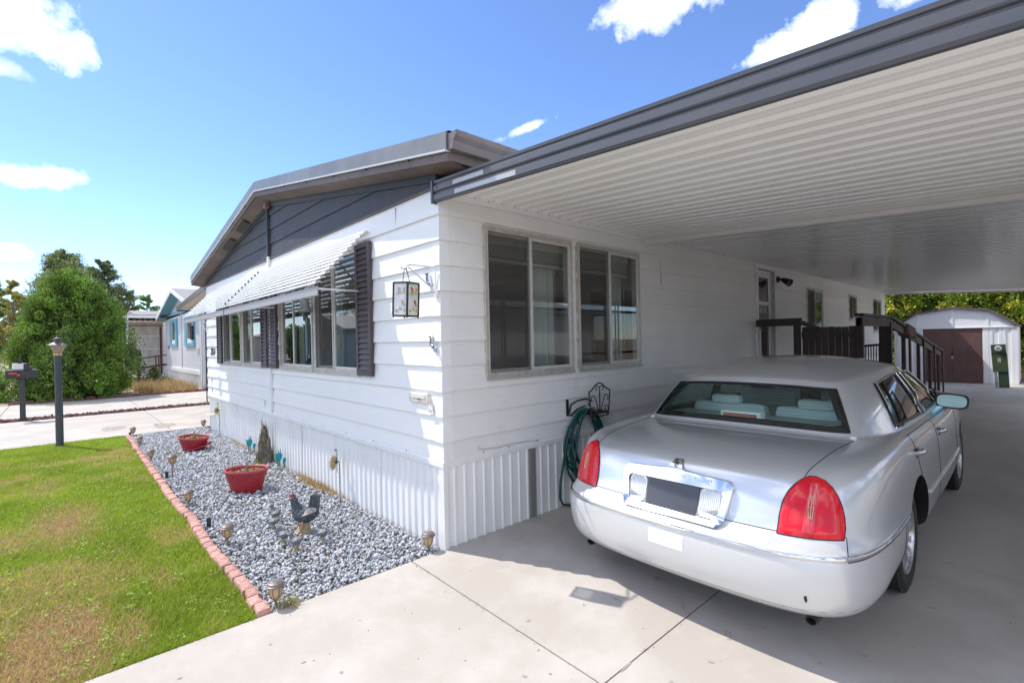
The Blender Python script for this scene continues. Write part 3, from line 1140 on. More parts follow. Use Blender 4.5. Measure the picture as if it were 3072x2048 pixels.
# concrete strips of the next drive, left of the house
path = struct(thing('side_driveway', 'pale concrete driveway left of the house in two bands', 'driveway', (-11, 0, 0)))
for (x0, x1) in ((-13.02, -8.64), (-18.15, -13.62)):
    for (y0, y1) in ((-9, -6.2), (-6.2, -3.4), (-3.4, -0.62), (-0.62, 2.2), (2.2, 5.0), (5.0, 8.0)):
        m = MB()
        m.box(x0, x1, y0 + 0.006, y1 - 0.006, -0.10, 0.0, bev=0.006)
        m.build('slab', m_conc, path)
m = MB()
m.box(-18.14, -8.65, -8.99, 7.99, -0.12, -0.03)
m.build('joint_bed', m_joint, path)
m = MB()
for (cx, cy, rx, ry) in ((-9.55, -0.62, 0.42, 0.10), (-9.9, -1.45, 0.34, 0.11)):
    vs = [(cx + rx * (1 + 0.25 * math.sin(3 * a + cx)) * math.cos(a) * 0.9, cy + ry * 2.2 * (1 + 0.2 * math.cos(2 * a)) * math.sin(a), 0.0035) for a in np.linspace(0, 2 * PI, 28, endpoint=False)]
    m.add(vs, [tuple(range(28))])
m.build('oil_stain', mat('oil_stain', (0.27, 0.225, 0.18), rough=0.8, var=0.8, vscale=7, vcol=(0.44, 0.40, 0.355)), path)

m = MB()
m.add([(-60, -40, -0.05), (40, -40, -0.05), (40, -9.0, -0.05), (-60, -9.0, -0.05)], [(0, 1, 2, 3)])
struct(m.build('road', m_asph))
m = MB()
m.box(-60, 40, -9.35, -9.05, -0.06, 0.03, bev=0.02)
struct(m.build('kerb', m_conc))
m = MB()
pts = [[(x, y, 0.0 + 0.06 * (fbm(np.array([x * 0.7]), np.array([y * 0.7]), 3)[0] - 0.5)) for x in np.linspace(-27, -18.2, 24)] for y in np.linspace(-9, 9, 40)]
m.grid(pts)
struct(m.build('yard_dirt', m_dirt, smooth=60))

# lawn base and blades
LX0, LX1, LY1 = -8.62, 0.0, -1.40
m = MB()
pts = [[(x, y, -0.028) for x in np.linspace(LX0, LX1, 20)] for y in np.linspace(-9.0, LY1 + 0.02, 20)]
m.grid(pts)
struct(m.build('lawn_soil', mat('lawn_soil', (0.105, 0.10, 0.04), rough=0.95, var=0.9, vscale=5, vcol=(0.20, 0.16, 0.08))))


def lawn_cols(x, y, rng):
    """green and straw-dry turf in patches"""
    n1 = fbm(x + 20, y + 20, 21, 4, 0.75)
    n2 = fbm(x + 20, y + 20, 22, 3, 2.6)
    dry = np.clip((n1 * 0.62 + n2 * 0.38 - 0.555) * 5.0, 0, 0.6)
    # worn spots seen in the photograph
    for cx, cy, r, s in ((-0.50, -2.30, 0.70, 1.9), (-0.42, -1.98, 0.34, 0.9), (-0.75, -2.15, 0.4, 0.9), (-3.12, -2.25, 0.85, 0.95), (-2.85, -2.58, 0.5, 0.6), (-1.05, -1.74, 0.30, 0.5), (-1.9, -1.95, 0.3, 0.35), (-4.9, -2.43, 0.6, 0.5), (-6.3, -1.75, 0.35, 0.35)):
        d = np.sqrt(((x - cx) / r) ** 2 + ((y - cy) / (r * 0.36)) ** 2)
        dry = np.maximum(dry, np.clip(s * (1.25 - d) * (0.45 + 1.1 * n2), 0, 1))
    r = rng.random(len(x))
    straw = r < dry * 0.86 + 0.03
    g = np.array([0.325, 0.455, 0.038])[None] * (0.60 + 0.7 * rng.random(len(x)))[:, None]
    g = g * (0.8 + 0.5 * n2)[:, None]
    yel = rng.random(len(x))[:, None] * np.array([0.12, 0.05, 0.0])[None]
    g = g + yel * (0.5 + dry[:, None])
    s = np.array([0.68, 0.48, 0.25])[None] * (0.65 + 0.6 * rng.random(len(x)))[:, None]
    return np.where(straw[:, None], s, g), dry


def make_grass(name, n, xf, yf, h0, h1, w, rng):
    x, y = xf, yf
    col, dry = lawn_cols(x, y, rng)
    n = len(x)
    ang = rng.random(n) * 2 * PI
    h = (h0 + (h1 - h0) * rng.random(n)) * (1.0 - 0.35 * dry)
    dist = np.sqrt((x - CAM.x) ** 2 + (y - CAM.y) ** 2)
    ww = w * np.clip(dist / 4.0, 0.8, 2.4) * (0.7 + 0.6 * rng.random(n))
    lean = (0.25 + 0.9 * rng.random(n)) * h
    la = rng.random(n) * 2 * PI
    bx, by = np.cos(ang) * ww, np.sin(ang) * ww
    tx, ty = np.cos(la) * lean, np.sin(la) * lean
    V = np.zeros((n, 5, 3))
    z0 = -0.03
    V[:, 0] = np.stack([x - bx, y - by, np.full(n, z0)], 1)
    V[:, 1] = np.stack([x + bx, y + by, np.full(n, z0)], 1)
    V[:, 2] = np.stack([x + bx * 0.75 + tx * 0.4, y + by * 0.75 + ty * 0.4, z0 + h * 0.6], 1)
    V[:, 3] = np.stack([x - bx * 0.75 + tx * 0.4, y - by * 0.75 + ty * 0.4, z0 + h * 0.6], 1)
    V[:, 4] = np.stack([x + tx, y + ty, z0 + h], 1)
    i = np.arange(n) * 5
    F = np.concatenate([np.stack([i, i + 1, i + 2], 1), np.stack([i, i + 2, i + 3], 1), np.stack([i + 3, i + 2, i + 4], 1)])
    C = np.repeat(col[:, None, :], 5, 1)
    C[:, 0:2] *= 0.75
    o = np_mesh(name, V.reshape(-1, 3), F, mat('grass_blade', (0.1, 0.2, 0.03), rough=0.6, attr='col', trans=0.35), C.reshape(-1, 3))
    return o


rng = np.random.default_rng(3)
NG = 260000
gx, gy = [], []
# only the turf near the camera's view and a margin round it; denser close by
while sum(len(a) for a in gx) < NG:
    u = rng.random(60000)
    x = LX1 - (LX1 - LX0) * u ** 1.35
    y = LY1 - rng.random(60000) * 2.6
    ok = (y > -2.75 - 0.09 * (0 - x)) & (x < -0.005)
    gx.append(x[ok])
    gy.append(y[ok])
gx, gy = np.concatenate(gx)[:NG], np.concatenate(gy)[:NG]
go = make_grass('grass', NG, gx, gy, 0.028, 0.060, 0.0021, rng)
struct(go, 'stuff')
tag(go, 'short patchy green and straw-dry lawn beside the gravel bed', 'grass', kind='stuff')
# low weeds and clover tufts in the lawn
ncl = 200
cx, cy = LX1 - rng.random(ncl) * 6.5, LY1 - rng.random(ncl) * 1.2
k = 16
x = (cx[:, None] + rng.normal(0, 0.035, (ncl, k))).ravel()
y = (cy[:, None] + rng.normal(0, 0.025, (ncl, k))).ravel()
ok = (x < -0.02) & (y < LY1 - 0.02)
x, y = x[ok], y[ok]
n = len(x)
a = rng.random(n) * 2 * PI
r = 0.005 + 0.006 * rng.random(n)
z = 0.005 + 0.022 * rng.random(n)
V = np.zeros((n, 4, 3))
for q, (ca, cr) in enumerate(((0, 1), (PI / 2, 0.7), (PI, 1), (3 * PI / 2, 0.7))):
    V[:, q] = np.stack([x + np.cos(a + ca) * r * cr, y + np.sin(a + ca) * r * cr, z + rng.normal(0, 0.003, n)], 1)
i = np.arange(n) * 4
C = np.repeat((np.array([0.26, 0.37, 0.04])[None] * (0.6 + 0.8 * rng.random(n))[:, None])[:, None], 4, 1)
o = np_mesh('clover', V.reshape(-1, 3), np.stack([i, i + 1, i + 2, i + 3], 1), mat('grass_blade', (0, 0, 0), attr='col'), C.reshape(-1, 3))
tag(o, 'tiny clover leaves scattered through the lawn', 'clover', kind='stuff')


# ------------------------------------------------------------------ crushed stone
def rock_variants(n, rng, sub=1):
    out = []
    for _ in range(n):
        bm = bmesh.new()
        bmesh.ops.create_icosphere(bm, subdivisions=sub, radius=1.0)
        V = np.array([v.co for v in bm.verts])
        F = np.array([[v.index for v in f.verts] for f in bm.faces])
        bm.free()
        # planar chops make crushed facets
        for _k in range(11):
            nrm = rng.normal(size=3)
            nrm /= np.linalg.norm(nrm)
            d = 0.34 + 0.34 * rng.random()
            s = V @ nrm
            V = V - np.outer(np.maximum(s - d, 0), nrm)
        V = V * np.array([1.25, 0.80 + 0.45 * rng.random(), 0.60 + 0.35 * rng.random()])
        out.append((V, F))
    return out


def scatter_rocks(name, x, y, z, size, cols, mtl, rng, variants):
    VV, FF, CC = [], [], []
    off = 0
    idx = rng.integers(0, len(variants), len(x))
    for vi, (V, F) in enumerate(variants):
        s = np.where(idx == vi)[0]
        if len(s) == 0:
            continue
        n = len(s)
        q = rng.normal(size=(n, 4))
        q /= np.linalg.norm(q, axis=1)[:, None]
        # mostly flat-lying tilt
        q[:, 1:3] *= 0.45
        q /= np.linalg.norm(q, axis=1)[:, None]
        w, a, b, c = q.T
        Rm = np.stack([np.stack([1 - 2 * (b * b + c * c), 2 * (a * b - c * w), 2 * (a * c + b * w)], 1),
                       np.stack([2 * (a * b + c * w), 1 - 2 * (a * a + c * c), 2 * (b * c - a * w)], 1),
                       np.stack([2 * (a * c - b * w), 2 * (b * c + a * w), 1 - 2 * (a * a + b * b)], 1)], 1)
        P = np.einsum('nij,vj->nvi', Rm, V) * size[s][:, None, None]
        P += np.stack([x[s], y[s], z[s]], 1)[:, None, :]
        VV.append(P.reshape(-1, 3))
        FF.append((F[None] + (np.arange(n) * len(V))[:, None, None] + off).reshape(-1, F.shape[1]))
        CC.append(np.repeat(cols[s][:, None, :], len(V), 1).reshape(-1, 3))
        off += n * len(V)
    return np_mesh(name, np.concatenate(VV), np.concatenate(FF), mtl, np.concatenate(CC))


m_rock = mat('crushed_stone', (0.3, 0.31, 0.33), rough=0.85, attr='col', var=0.55, vscale=55, vcol=(0.62, 0.62, 0.62), vlo=0.50, vhi=0.72, bump=0.5, bscale=120, bdist=0.003)
rng = np.random.default_rng(8)
m = MB()
m.add([(-8.62, -1.36, -0.045), (0.0, -1.36, -0.045), (0.0, 0.01, -0.045), (-8.62, 0.01, -0.045)], [(0, 1, 2, 3)])
struct(m.build('bed_soil', mat('bed_soil', (0.105, 0.10, 0.10), rough=0.95, var=0.5, vscale=20, vcol=(0.18, 0.17, 0.16))))
NRK = 23000
u = rng.random(NRK)
x = -0.012 - 8.56 * u ** 1.25
y = -1.315 + 1.275 * rng.random(NRK)
dist = np.sqrt((x - CAM.x) ** 2 + (y - CAM.y) ** 2)
size = (0.0105 + 0.0115 * rng.random(NRK) ** 1.6) * np.clip(0.75 + dist / 22, 0.8, 1.3)
size *= np.where(rng.random(NRK) < 0.04, 1.35, 1.0)
edge = np.clip((x + 0.06) / 0.06, 0, 1)
z = -0.022 + 0.030 * rng.random(NRK) ** 1.5 + 0.008 * (fbm(x * 1.0 + 30, y * 1.0 + 30, 5, 2, 2.0) - 0.5) - 0.012 * edge
x = np.minimum(x, -size * 0.8)
tone = 0.33 + 0.27 * rng.random(NRK)
cols = tone[:, None] * np.array([0.97, 1.0, 1.06])[None]
tint = rng.random(NRK)
cols = np.where((tint < 0.035)[:, None], tone[:, None] * np.array([1.25, 0.98, 0.80]), cols)
cols = np.where((tint > 0.93)[:, None], cols * 0.55, cols)
o = scatter_rocks('gravel', x, y, z, size, cols, m_rock, rng, rock_variants(14, rng))
tag(o, 'blue-grey crushed stone filling the bed in front of the house', 'gravel', kind='stuff')

# red lava rock strip between the two concrete bands
m = MB()
m.add([(-13.62, -9, -0.05), (-13.02, -9, -0.05), (-13.02, 8, -0.05), (-13.62, 8, -0.05)], [(0, 1, 2, 3)])
struct(m.build('strip_soil', m_soil))
n = 3600
x = -13.60 + 0.56 * rng.random(n)
y = -5.5 + 8.5 * rng.random(n)
size = 0.026 + 0.024 * rng.random(n)
z = -0.02 + 0.04 * rng.random(n)
tone = 0.6 + 0.9 * rng.random(n)
cols = tone[:, None] * np.array([0.115, 0.052, 0.048])[None]
cols = np.where((rng.random(n) < 0.05)[:, None], cols * 2.6, cols)
o = scatter_rocks('lava_rock', x, y, z, size, cols, mat('lava_rock', (0.1, 0.05, 0.05), rough=0.9, attr='col'), rng, rock_variants(8, rng))
tag(o, 'dark red lava rock strip between the concrete bands', 'rock', kind='stuff')

# ------------------------------------------------------------------ brick edging along the gravel
m_edge = mat('edging_brick', (0.46, 0.235, 0.195), rough=0.9, var=0.7, vscale=28, vcol=(0.60, 0.375, 0.32), bump=0.9, bscale=70, rand=0.16, bdist=0.006)
edging = thing('brick_edging', 'curb of small pink scalloped bricks between lawn and gravel', 'edging', (-4.4, -1.36, 0))
bm = bmesh.new()
bmesh.ops.create_cube(bm, size=1.0)
for v in bm.verts:
    v.co = Vector((v.co.x * 0.120, v.co.y * 0.078, v.co.z * 0.100 - 0.008))
bmesh.ops.bevel(bm, geom=[e for e in bm.edges if min(v.co.z for v in e.verts) > 0], offset=0.022, segments=2, affect='EDGES', profile=0.6)
bmesh.ops.subdivide_edges(bm, edges=bm.edges[:], cuts=1)
rg = np.random.default_rng(4)
for v in bm.verts:
    v.co += Vector(rg.normal(0, 0.0022, 3))
eme = bpy.data.meshes.new('brick')
bm.to_mesh(eme)
bm.free()
eme.materials.append(m_edge)
knots = [(0.0, -1.355), (-0.37, -1.345), (-0.69, -1.354), (-1.19, -1.376), (-1.76, -1.372), (-2.33, -1.347), (-2.80, -1.374), (-3.57, -1.379), (-4.40, -1.367), (-5.56, -1.356), (-6.77, -1.352), (-7.88, -1.338), (-8.62, -1.331)]
kx = np.array([k[0] for k in knots])[::-1]
ky = np.array([k[1] for k in knots])[::-1]
x = -0.066
i = 0
while x > -8.55:
    y = float(np.interp(x, kx, ky))
    sl = (float(np.interp(x + 0.05, kx, ky)) - float(np.interp(x - 0.05, kx, ky))) / 0.1
    o = bpy.data.objects.new('brick', eme)
    COL.objects.link(o)
    o.parent = edging
    o.location = Vector((x, y + rg.normal(0, 0.004), -0.012 + rg.normal(0, 0.004))) - Vector(edging['base'])
    o.rotation_euler = (rg.normal(0, 0.04), rg.normal(0, 0.03), math.atan(sl) + rg.normal(0, 0.045))
    x -= 0.1245
    i += 1

# red scalloped edging of the neighbour's dry yard
edge2 = thing('yard_edging', 'low dark red scalloped edging along the dry yard by the concrete', 'edging', (-18.3, 0, 0))
m_edge2 = mat('edging_red', (0.20, 0.085, 0.07), rough=0.9, var=0.5, vscale=20, vcol=(0.28, 0.14, 0.11), rand=0.15)
m = MB()
pr = [(0.15 * math.cos(a), 0.10 * math.sin(a)) for a in np.linspace(0, PI, 9)]
m.prism([(-0.03, p, q) for p, q in pr], (0.06, 0, 0))
first = m.build('edging_block', m_edge2, edge2, base=(0, 0, 0))
ys = np.arange(-3.3, 2.6, 0.3)
for k, y in enumerate(ys):
    loc = Vector((-18.26 + 0.0 * y, float(y), 0.0)) - Vector(edge2['base'])
    if k == 0:
        first.location = loc
    else:
        inst(first, edge2, loc, (0, rg.normal(0, 0.05), rg.normal(0, 0.06)))

rng = np.random.default_rng(71)
m_stain = mat('drip_stain', (0.30, 0.27, 0.24), rough=0.8, var=0.9, vscale=30, vcol=(0.44, 0.41, 0.375))
m = MB()
def stain(cx, cy, rx, ry, rot, k):
    vs = []
    for a in np.linspace(0, 2 * PI, 18, endpoint=False):
        r = 1 + 0.25 * math.sin(2 * a + k) + 0.18 * math.sin(5 * a + 2 * k)
        p, q = rx * r * math.cos(a), ry * r * math.sin(a)
        x_, y_ = cx + p * math.cos(rot) - q * math.sin(rot), cy + p * math.sin(rot) + q * math.cos(rot)
        vs.append((x_, y_, zg(x_, y_) + 0.003))
    m.add(vs, [tuple(range(18))])
for k in range(46):
    stain(1.3 + rng.random() * 2.2, -0.2 + 9 * rng.random() ** 1.2, 0.008 + 0.05 * rng.random() ** 3, 0.006 + 0.03 * rng.random() ** 3, rng.random() * 3, k)
for k in range(26):
    stain(0.1 + rng.random() * 2.6, -2.6 + 2.9 * rng.random(), 0.004 + 0.010 * rng.random() ** 2, 0.004 + 0.008 * rng.random(), rng.random() * 3, k)
o = struct(m.build('drip_stain', m_stain, drive), 'stuff')
n = 900
x = rng.random(n) * 3.4
y = -3.2 + 9.5 * rng.random(n)
jm = rng.random(n) < 0.45
x = np.where(jm & (rng.random(n) < 0.5), 1.786 + rng.normal(0, 0.012, n), x)
y = np.where(jm & (np.abs(x - 1.786) > 0.05), -0.325 + rng.normal(0, 0.012, n), y)
z = np.array([zg(a, b) for a, b in zip(x, y)]) + 0.001
size = 0.0018 + 0.004 * rng.random(n) ** 2.5
tone = rng.random(n)
cols = np.where((tone < 0.6)[:, None], np.array([[0.10, 0.08, 0.06]]), np.array([[0.34, 0.30, 0.25]])) * (0.6 + 0.8 * rng.random(n))[:, None]
o = scatter_rocks('grit', x, y, z, size, cols, mat('grit_speck', (0.1, 0.08, 0.06), rough=0.95, attr='col'), rng, rock_variants(4, rng))
tag(o, 'loose grit and leaf crumbs on the concrete drive and in its joints', 'grit', kind='stuff')
# ------------------------------------------------------------------ carport
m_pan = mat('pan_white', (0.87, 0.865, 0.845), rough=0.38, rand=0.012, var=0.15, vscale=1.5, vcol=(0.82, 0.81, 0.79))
m_pan_shaded = mat('pan_shaded', (0.78, 0.775, 0.76), rough=0.22, metal=0.25, rand=0.03, var=0.3, vscale=1.5, vcol=(0.68, 0.675, 0.66), vstretch=(0.4, 1, 1))  # same white pans, their shade put into a darker, glossier colour
m_fascia = mat('fascia_slate', (0.070, 0.078, 0.094), rough=0.36, var=0.5, vscale=3.0, vcol=(0.108, 0.096, 0.10), vstretch=(0.6, 1, 1))
m_fascia_l = mat('fascia_pale_strip', (0.42, 0.43, 0.47), rough=0.35)
m_beam = mat('beam_white', (0.74, 0.73, 0.715), rough=0.4, var=0.3, vscale=5, vcol=(0.62, 0.60, 0.57))
CSL = -0.052
CX1 = 4.42
cp = thing('carport', 'white ribbed metal carport roof with slate fascia attached to the house', 'carport', (2.2, 0, 2.7))


def cz(x):
    return 2.868 + CSL * x


PP = 0.306
def pan_profile(p):
    h = 0.034
    q = p / 2
    out = []
    for i in range(2):
        a = i * q
        out += [(a, 0), (a + q * 0.26, 0.0), (a + q * 0.275, 0.003), (a + q * 0.295, 0.003), (a + q * 0.31, 0), (a + q * 0.52, 0), (a + q * 0.70, h), (a + q * 0.80, h), (a + q * 0.98, 0)]
    out.append((p, 0))
    return out


def pan_mesh(mtl):
    m = MB()
    m.strip([(0.012, y, d) for y, d in pan_profile(PP - 0.001)], (CX1 - 0.012, 0, CSL * (CX1 - 0.012)))
    return m.build('roof_pan', mtl, cp, base=(0, 0, 0))


for mtl, ya, yb in ((m_pan, -0.02, 2.99), (m_pan_shaded, 3.04, 16.35)):
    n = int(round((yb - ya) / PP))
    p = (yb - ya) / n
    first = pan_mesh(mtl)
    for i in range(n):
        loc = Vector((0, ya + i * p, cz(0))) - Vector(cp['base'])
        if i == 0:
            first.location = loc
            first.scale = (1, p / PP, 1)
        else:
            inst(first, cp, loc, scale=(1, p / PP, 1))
# front fascia: three rolled bands
fp = [(-0.020, -0.100), (-0.046, -0.100), (-0.048, -0.094), (-0.056, -0.086), (-0.056, -0.046), (-0.050, -0.040), (-0.041, -0.036), (-0.041, -0.026), (-0.052, -0.020), (-0.056, -0.012),
      (-0.056, 0.024), (-0.050, 0.030), (-0.041, 0.034), (-0.041, 0.043), (-0.050, 0.048), (-0.053, 0.066), (-0.046, 0.070), (-0.020, 0.070), (-0.020, 0.060), (-0.030, 0.058), (-0.030, -0.090), (-0.020, -0.090)]
m = MB()
m.prism([(-0.004, y, cz(0) + z) for y, z in fp], (CX1 + 0.03, 0, CSL * (CX1 + 0.03)))
m.build('front_fascia', m_fascia, cp, smooth=25)
m = MB()
m.box(-0.022, 0.004, -0.064, 0.012, cz(0) - 0.108, cz(0) + 0.074, bev=0.003)
m.build('fascia_end_cap', m_fascia, cp)
m = MB()
for x, z in ((0.0, 0.055), (0.0, -0.085), (0.055, 0.008), (0.9, -0.098), (1.42, -0.098)):
    m.lathe([(0.006, 0), (0.006, 0.004), (0, 0.005)], (x, -0.058 if z > -0.09 else -0.05, cz(x) + z), 8, M=Matrix.Rotation(R(90), 4, 'X'))
m.build('fascia_rivet', m_screw, cp)
# pale strips along two of the fascia bands
m = MB()
for x0, x1, za, zb in ((0.27, 0.62, -0.010, 0.022), (0.29, 0.95, -0.084, -0.050)):
    m.prism([(x0, -0.0575, cz(x0) + za), (x0, -0.0575, cz(x0) + zb), (x0 + 0.012, -0.0555, cz(x0) + zb), (x0 + 0.012, -0.0555, cz(x0) + za)], (x1 - x0, 0, CSL * (x1 - x0)))
m.build('fascia_pale_strip', m_fascia_l, cp)
# wall ledger with screws
m = MB()
for a, b in ((0.0, 5.0), (5.004, 10.9), (10.904, 16.3)):
    m.box(0.018, 0.032, a, b, cz(0) - 0.052, cz(0) + 0.012)
m.build('wall_ledger', m_trimwhite, cp)
m = MB()
for i in range(40):
    y = 0.19 + i * PP / 2
    m.lathe([(0.005, 0), (0.005, 0.004), (0, 0.005)], (0.032, y, cz(0) - 0.006), 6, M=Matrix.Rotation(R(90), 4, 'Y'))
struct(m.build('ledger_screw', m_screw, cp), 'stuff')
# cross beam
m = MB()
bp = [(2.975, 0.0), (2.975, -0.030), (2.965, -0.038), (2.965, -0.075), (2.975, -0.085), (3.055, -0.085), (3.065, -0.075), (3.065, -0.038), (3.055, -0.030), (3.055, 0.0)]
m.prism([(0.03, y, cz(0) - 0.002 + z) for y, z in bp], (CX1 - 0.04, 0, CSL * (CX1 - 0.04)))
m.build('cross_beam', m_beam, cp)
# back edge and outer gutter beam
m = MB()
m.prism([(0.02, 16.352, cz(0) + z) for z in (-0.06, 0.06)] + [(0.02, 16.38, cz(0) + 0.06), (0.02, 16.38, cz(0) - 0.06)], (CX1 - 0.02, 0, CSL * (CX1 - 0.02)))
m.build('back_fascia', m_beam, cp)
m = MB()
m.box(CX1 - 0.10, CX1 + 0.05, -0.02, 16.35, cz(CX1) - 0.13, cz(CX1) - 0.008, bev=0.01)
m.build('outer_beam', m_beam, cp)
for y in (0.6, 4.6, 8.6, 12.4, 16.0):
    m = MB()
    for dx in (-0.05, 0.05):
        m.box(CX1 - 0.03 + dx - 0.012, CX1 - 0.03 + dx + 0.012, y - 0.012, y + 0.012, zg(CX1, y) - 0.03, cz(CX1) - 0.13)
    for i in range(7):
        z = 0.15 + i * 0.34
        m.tube([(CX1 - 0.03 + 0.045 * math.cos(a), y, z + 0.10 * math.sin(a)) for a in np.linspace(0, 2 * PI, 12, endpoint=False)], 0.006, 5, closed=True)
    m.build('scroll_post', m_black, cp)

# lattice screen along the open side of the carport: outside the frame, mirrored in the panes and the car
lat = thing('lattice_screen', 'brown diagonal lattice screen along the outer side of the carport', 'screen', (CX1 + 0.02, 6, 0))
m_lat = mat('lattice_brown', (0.10, 0.065, 0.05), rough=0.7)
LZ0, LZ1, LYA, LYB = 0.25, 2.36, 0.7, 10.0
m = MB()
sp = 0.078
H = LZ1 - LZ0
for s in (1, -1):
    nst = int((LYB - LYA + H) / sp)
    for i in range(nst):
        a = LYA - H + i * sp if s > 0 else LYA + i * sp
        ya, za, yb, zb = a, LZ0, a + s * H, LZ1
        # clip to the panel
        def cl(y_):
            return min(max(y_, LYA), LYB)
        if s > 0:
            y0_, y1_ = cl(ya), cl(yb)
            z0_, z1_ = LZ0 + (y0_ - ya), LZ0 + (y1_ - ya)
        else:
            y0_, y1_ = cl(yb), cl(ya)
            z0_, z1_ = LZ0 + (ya - y0_), LZ0 + (ya - y1_)
        if abs(y1_ - y0_) < 0.05:
            continue
        w = 0.0115
        x = CX1 + 0.02 + 0.004 * s
        m.add([(x, y0_ - w, z0_), (x, y0_ + w, z0_), (x, y1_ + w, z1_), (x, y1_ - w, z1_)], [(0, 1, 2, 3)])
struct(m.build('lattice_slat', m_lat, lat), 'stuff')
m = MB()
for z in (LZ0 - 0.02, 1.28, LZ1):
    m.box(CX1, CX1 + 0.05, LYA, LYB, z - 0.03, z + 0.03)
for y in (LYA, 3.8, 6.9, LYB):
    m.box(CX1 - 0.005, CX1 + 0.055, y - 0.035, y + 0.035, -0.15, LZ1 + 0.04)
m.build('lattice_frame', m_lat, lat)
# white neighbour wall behind the lattice
nb = thing('white_neighbor_home', 'white home with a grey roof beyond the lattice screen', 'house', (15.3, 6, 0))
m = MB()
m.box(11.6, 19, -2, 17, -0.2, 2.9)
m.build('wall', m_siding, nb)
m = MB()
m.prism([(11.1, -2.3, 2.85), (15.3, -2.3, 3.8), (19.5, -2.3, 2.85), (19.5, -2.3, 2.75), (11.1, -2.3, 2.75)], (0, 19.6, 0))
m.build('roof', m_rake, nb)

m = MB()
m.box(5.62, 11.0, -9, 19, -0.2, -0.148)  # unseen pale slab added to bounce sunlight in under the carport
struct(m.build('bounce_slab', m_conc))
# ------------------------------------------------------------------ things by the house
m_bronze = mat('solar_bronze', (0.21, 0.165, 0.150), rough=0.45, metal=0.3, var=0.4, vscale=30, vcol=(0.34, 0.28, 0.27))
m_amber = mat('amber_panel', (0.72, 0.52, 0.27), rough=0.35, trans=0.3)
m_solarcell = mat('solar_cell', (0.20, 0.22, 0.215), rough=0.2, spec=0.8)
SOLG = 'solar path lights round the gravel bed'


def solar_light(loc, h, label):
    t = thing('solar_path_light', label, 'path light', loc, SOLG)
    x, y, z = loc
    s = 1.0
    m = MB()
    m.tube([(x, y, z - 0.08), (x, y, z + h - 0.108)], 0.0085, 8)
    m.build('stake', m_bronze, t)
    m = MB()
    m.lathe([(0.010, h - 0.118), (0.020, h - 0.112), (0.030, h - 0.094), (0.036, h - 0.070), (0.037, h - 0.045), (0.034, h - 0.036)], loc, 16)
    m.build('lantern_shade', m_amber, t, smooth=40)
    m = MB()
    for i in range(6):
        a = i * PI / 3 + 0.3
        m.tube([(x + r * math.cos(a), y + r * math.sin(a), z + zz) for r, zz in ((0.012, h - 0.118), (0.023, h - 0.112), (0.0335, h - 0.094), (0.0395, h - 0.070), (0.0405, h - 0.040))], 0.0028, 5)
    m.lathe([(0.014, h - 0.122), (0.020, h - 0.114), (0.014, h - 0.108)], loc, 12)
    m.build('lantern_rib', m_bronze, t)
    m = MB()
    m.lathe([(0.0, h - 0.036), (0.054, h - 0.037), (0.057, h - 0.032), (0.054, h - 0.026), (0.050, h - 0.024), (0.046, h - 0.012), (0.038, h - 0.008), (0.036, h - 0.004), (0.028, h - 0.0015), (0.0, h)], loc, 22)
    m.build('cap', m_bronze, t, smooth=30)
    m = MB()
    m.box(x - 0.019, x + 0.019, y - 0.019, y + 0.019, z + h - 0.002, z + h + 0.0015)
    m.build('solar_cell', m_solarcell, t)
    return t


solar_light((-0.055, -1.275, -0.012), 0.178, 'solar path light at the concrete corner, nearest the driveway and lawn')
solar_light((-1.385, -1.250, -0.01), 0.182, 'solar path light beside the pink bricks in line with the stone hen')
solar_light((-2.870, -1.285, -0.01), 0.168, 'solar path light by the bricks opposite the front red pot')
solar_light((-4.285, -1.225, -0.01), 0.305, 'tallest solar path light, standing high on its stake by the bricks')
solar_light((-5.760, -1.285, -0.01), 0.165, 'solar path light leaning by the bricks between the tall light and far ones')
solar_light((-7.345, -1.265, -0.01), 0.150, 'small solar path light by the far bricks left of the tilted red pot')
solar_light((-8.520, -1.255, -0.01), 0.172, 'solar path light at the far lawn corner beside a black stub')
solar_light((-0.062, -0.126, -0.01), 0.165, 'solar path light tucked against the white skirting corner by the driveway')
solar_light((-8.560, -0.090, -0.01), 0.158, 'solar path light at the far house corner beside the yellow flower stake')
m_stub = mat('black_plastic', (0.022, 0.022, 0.024), rough=0.5)
for (x, y, lab) in ((-4.36, -1.275, 'black stub of a broken garden light beside the tallest path light'), (-1.985, -1.27, 'grey-black stub of a broken garden light between brick edging and stone hen'),
                    (-8.50, -1.30, 'short black stub at the far corner of the brick edging')):
    m = MB()
    m.lathe([(0.018, -0.03), (0.018, 0.062), (0.023, 0.066), (0.023, 0.078), (0.017, 0.078), (0.015, 0.05), (0.0, 0.05)], (x, y, -0.01), 14)
    tag(m.build('light_stub', m_stub, None, base=(x, y, -0.01), smooth=40), lab, 'garden light')

# red plant pots
m_red = mat('red_plastic', (0.36, 0.022, 0.030), rough=0.32, var=0.35, vscale=5, vcol=(0.27, 0.016, 0.022))
m_redrim = mat('red_faded', (0.40, 0.060, 0.068), rough=0.45, var=0.5, vscale=6, vcol=(0.32, 0.035, 0.045))
m_pottwig = mat('dry_twig', (0.30, 0.20, 0.11), rough=0.9)
m_chip = mat('bark_chip', (0.36, 0.215, 0.115), rough=0.95, var=0.7, vscale=60, vcol=(0.50, 0.36, 0.22), bump=1.0, bscale=70, bdist=0.02)


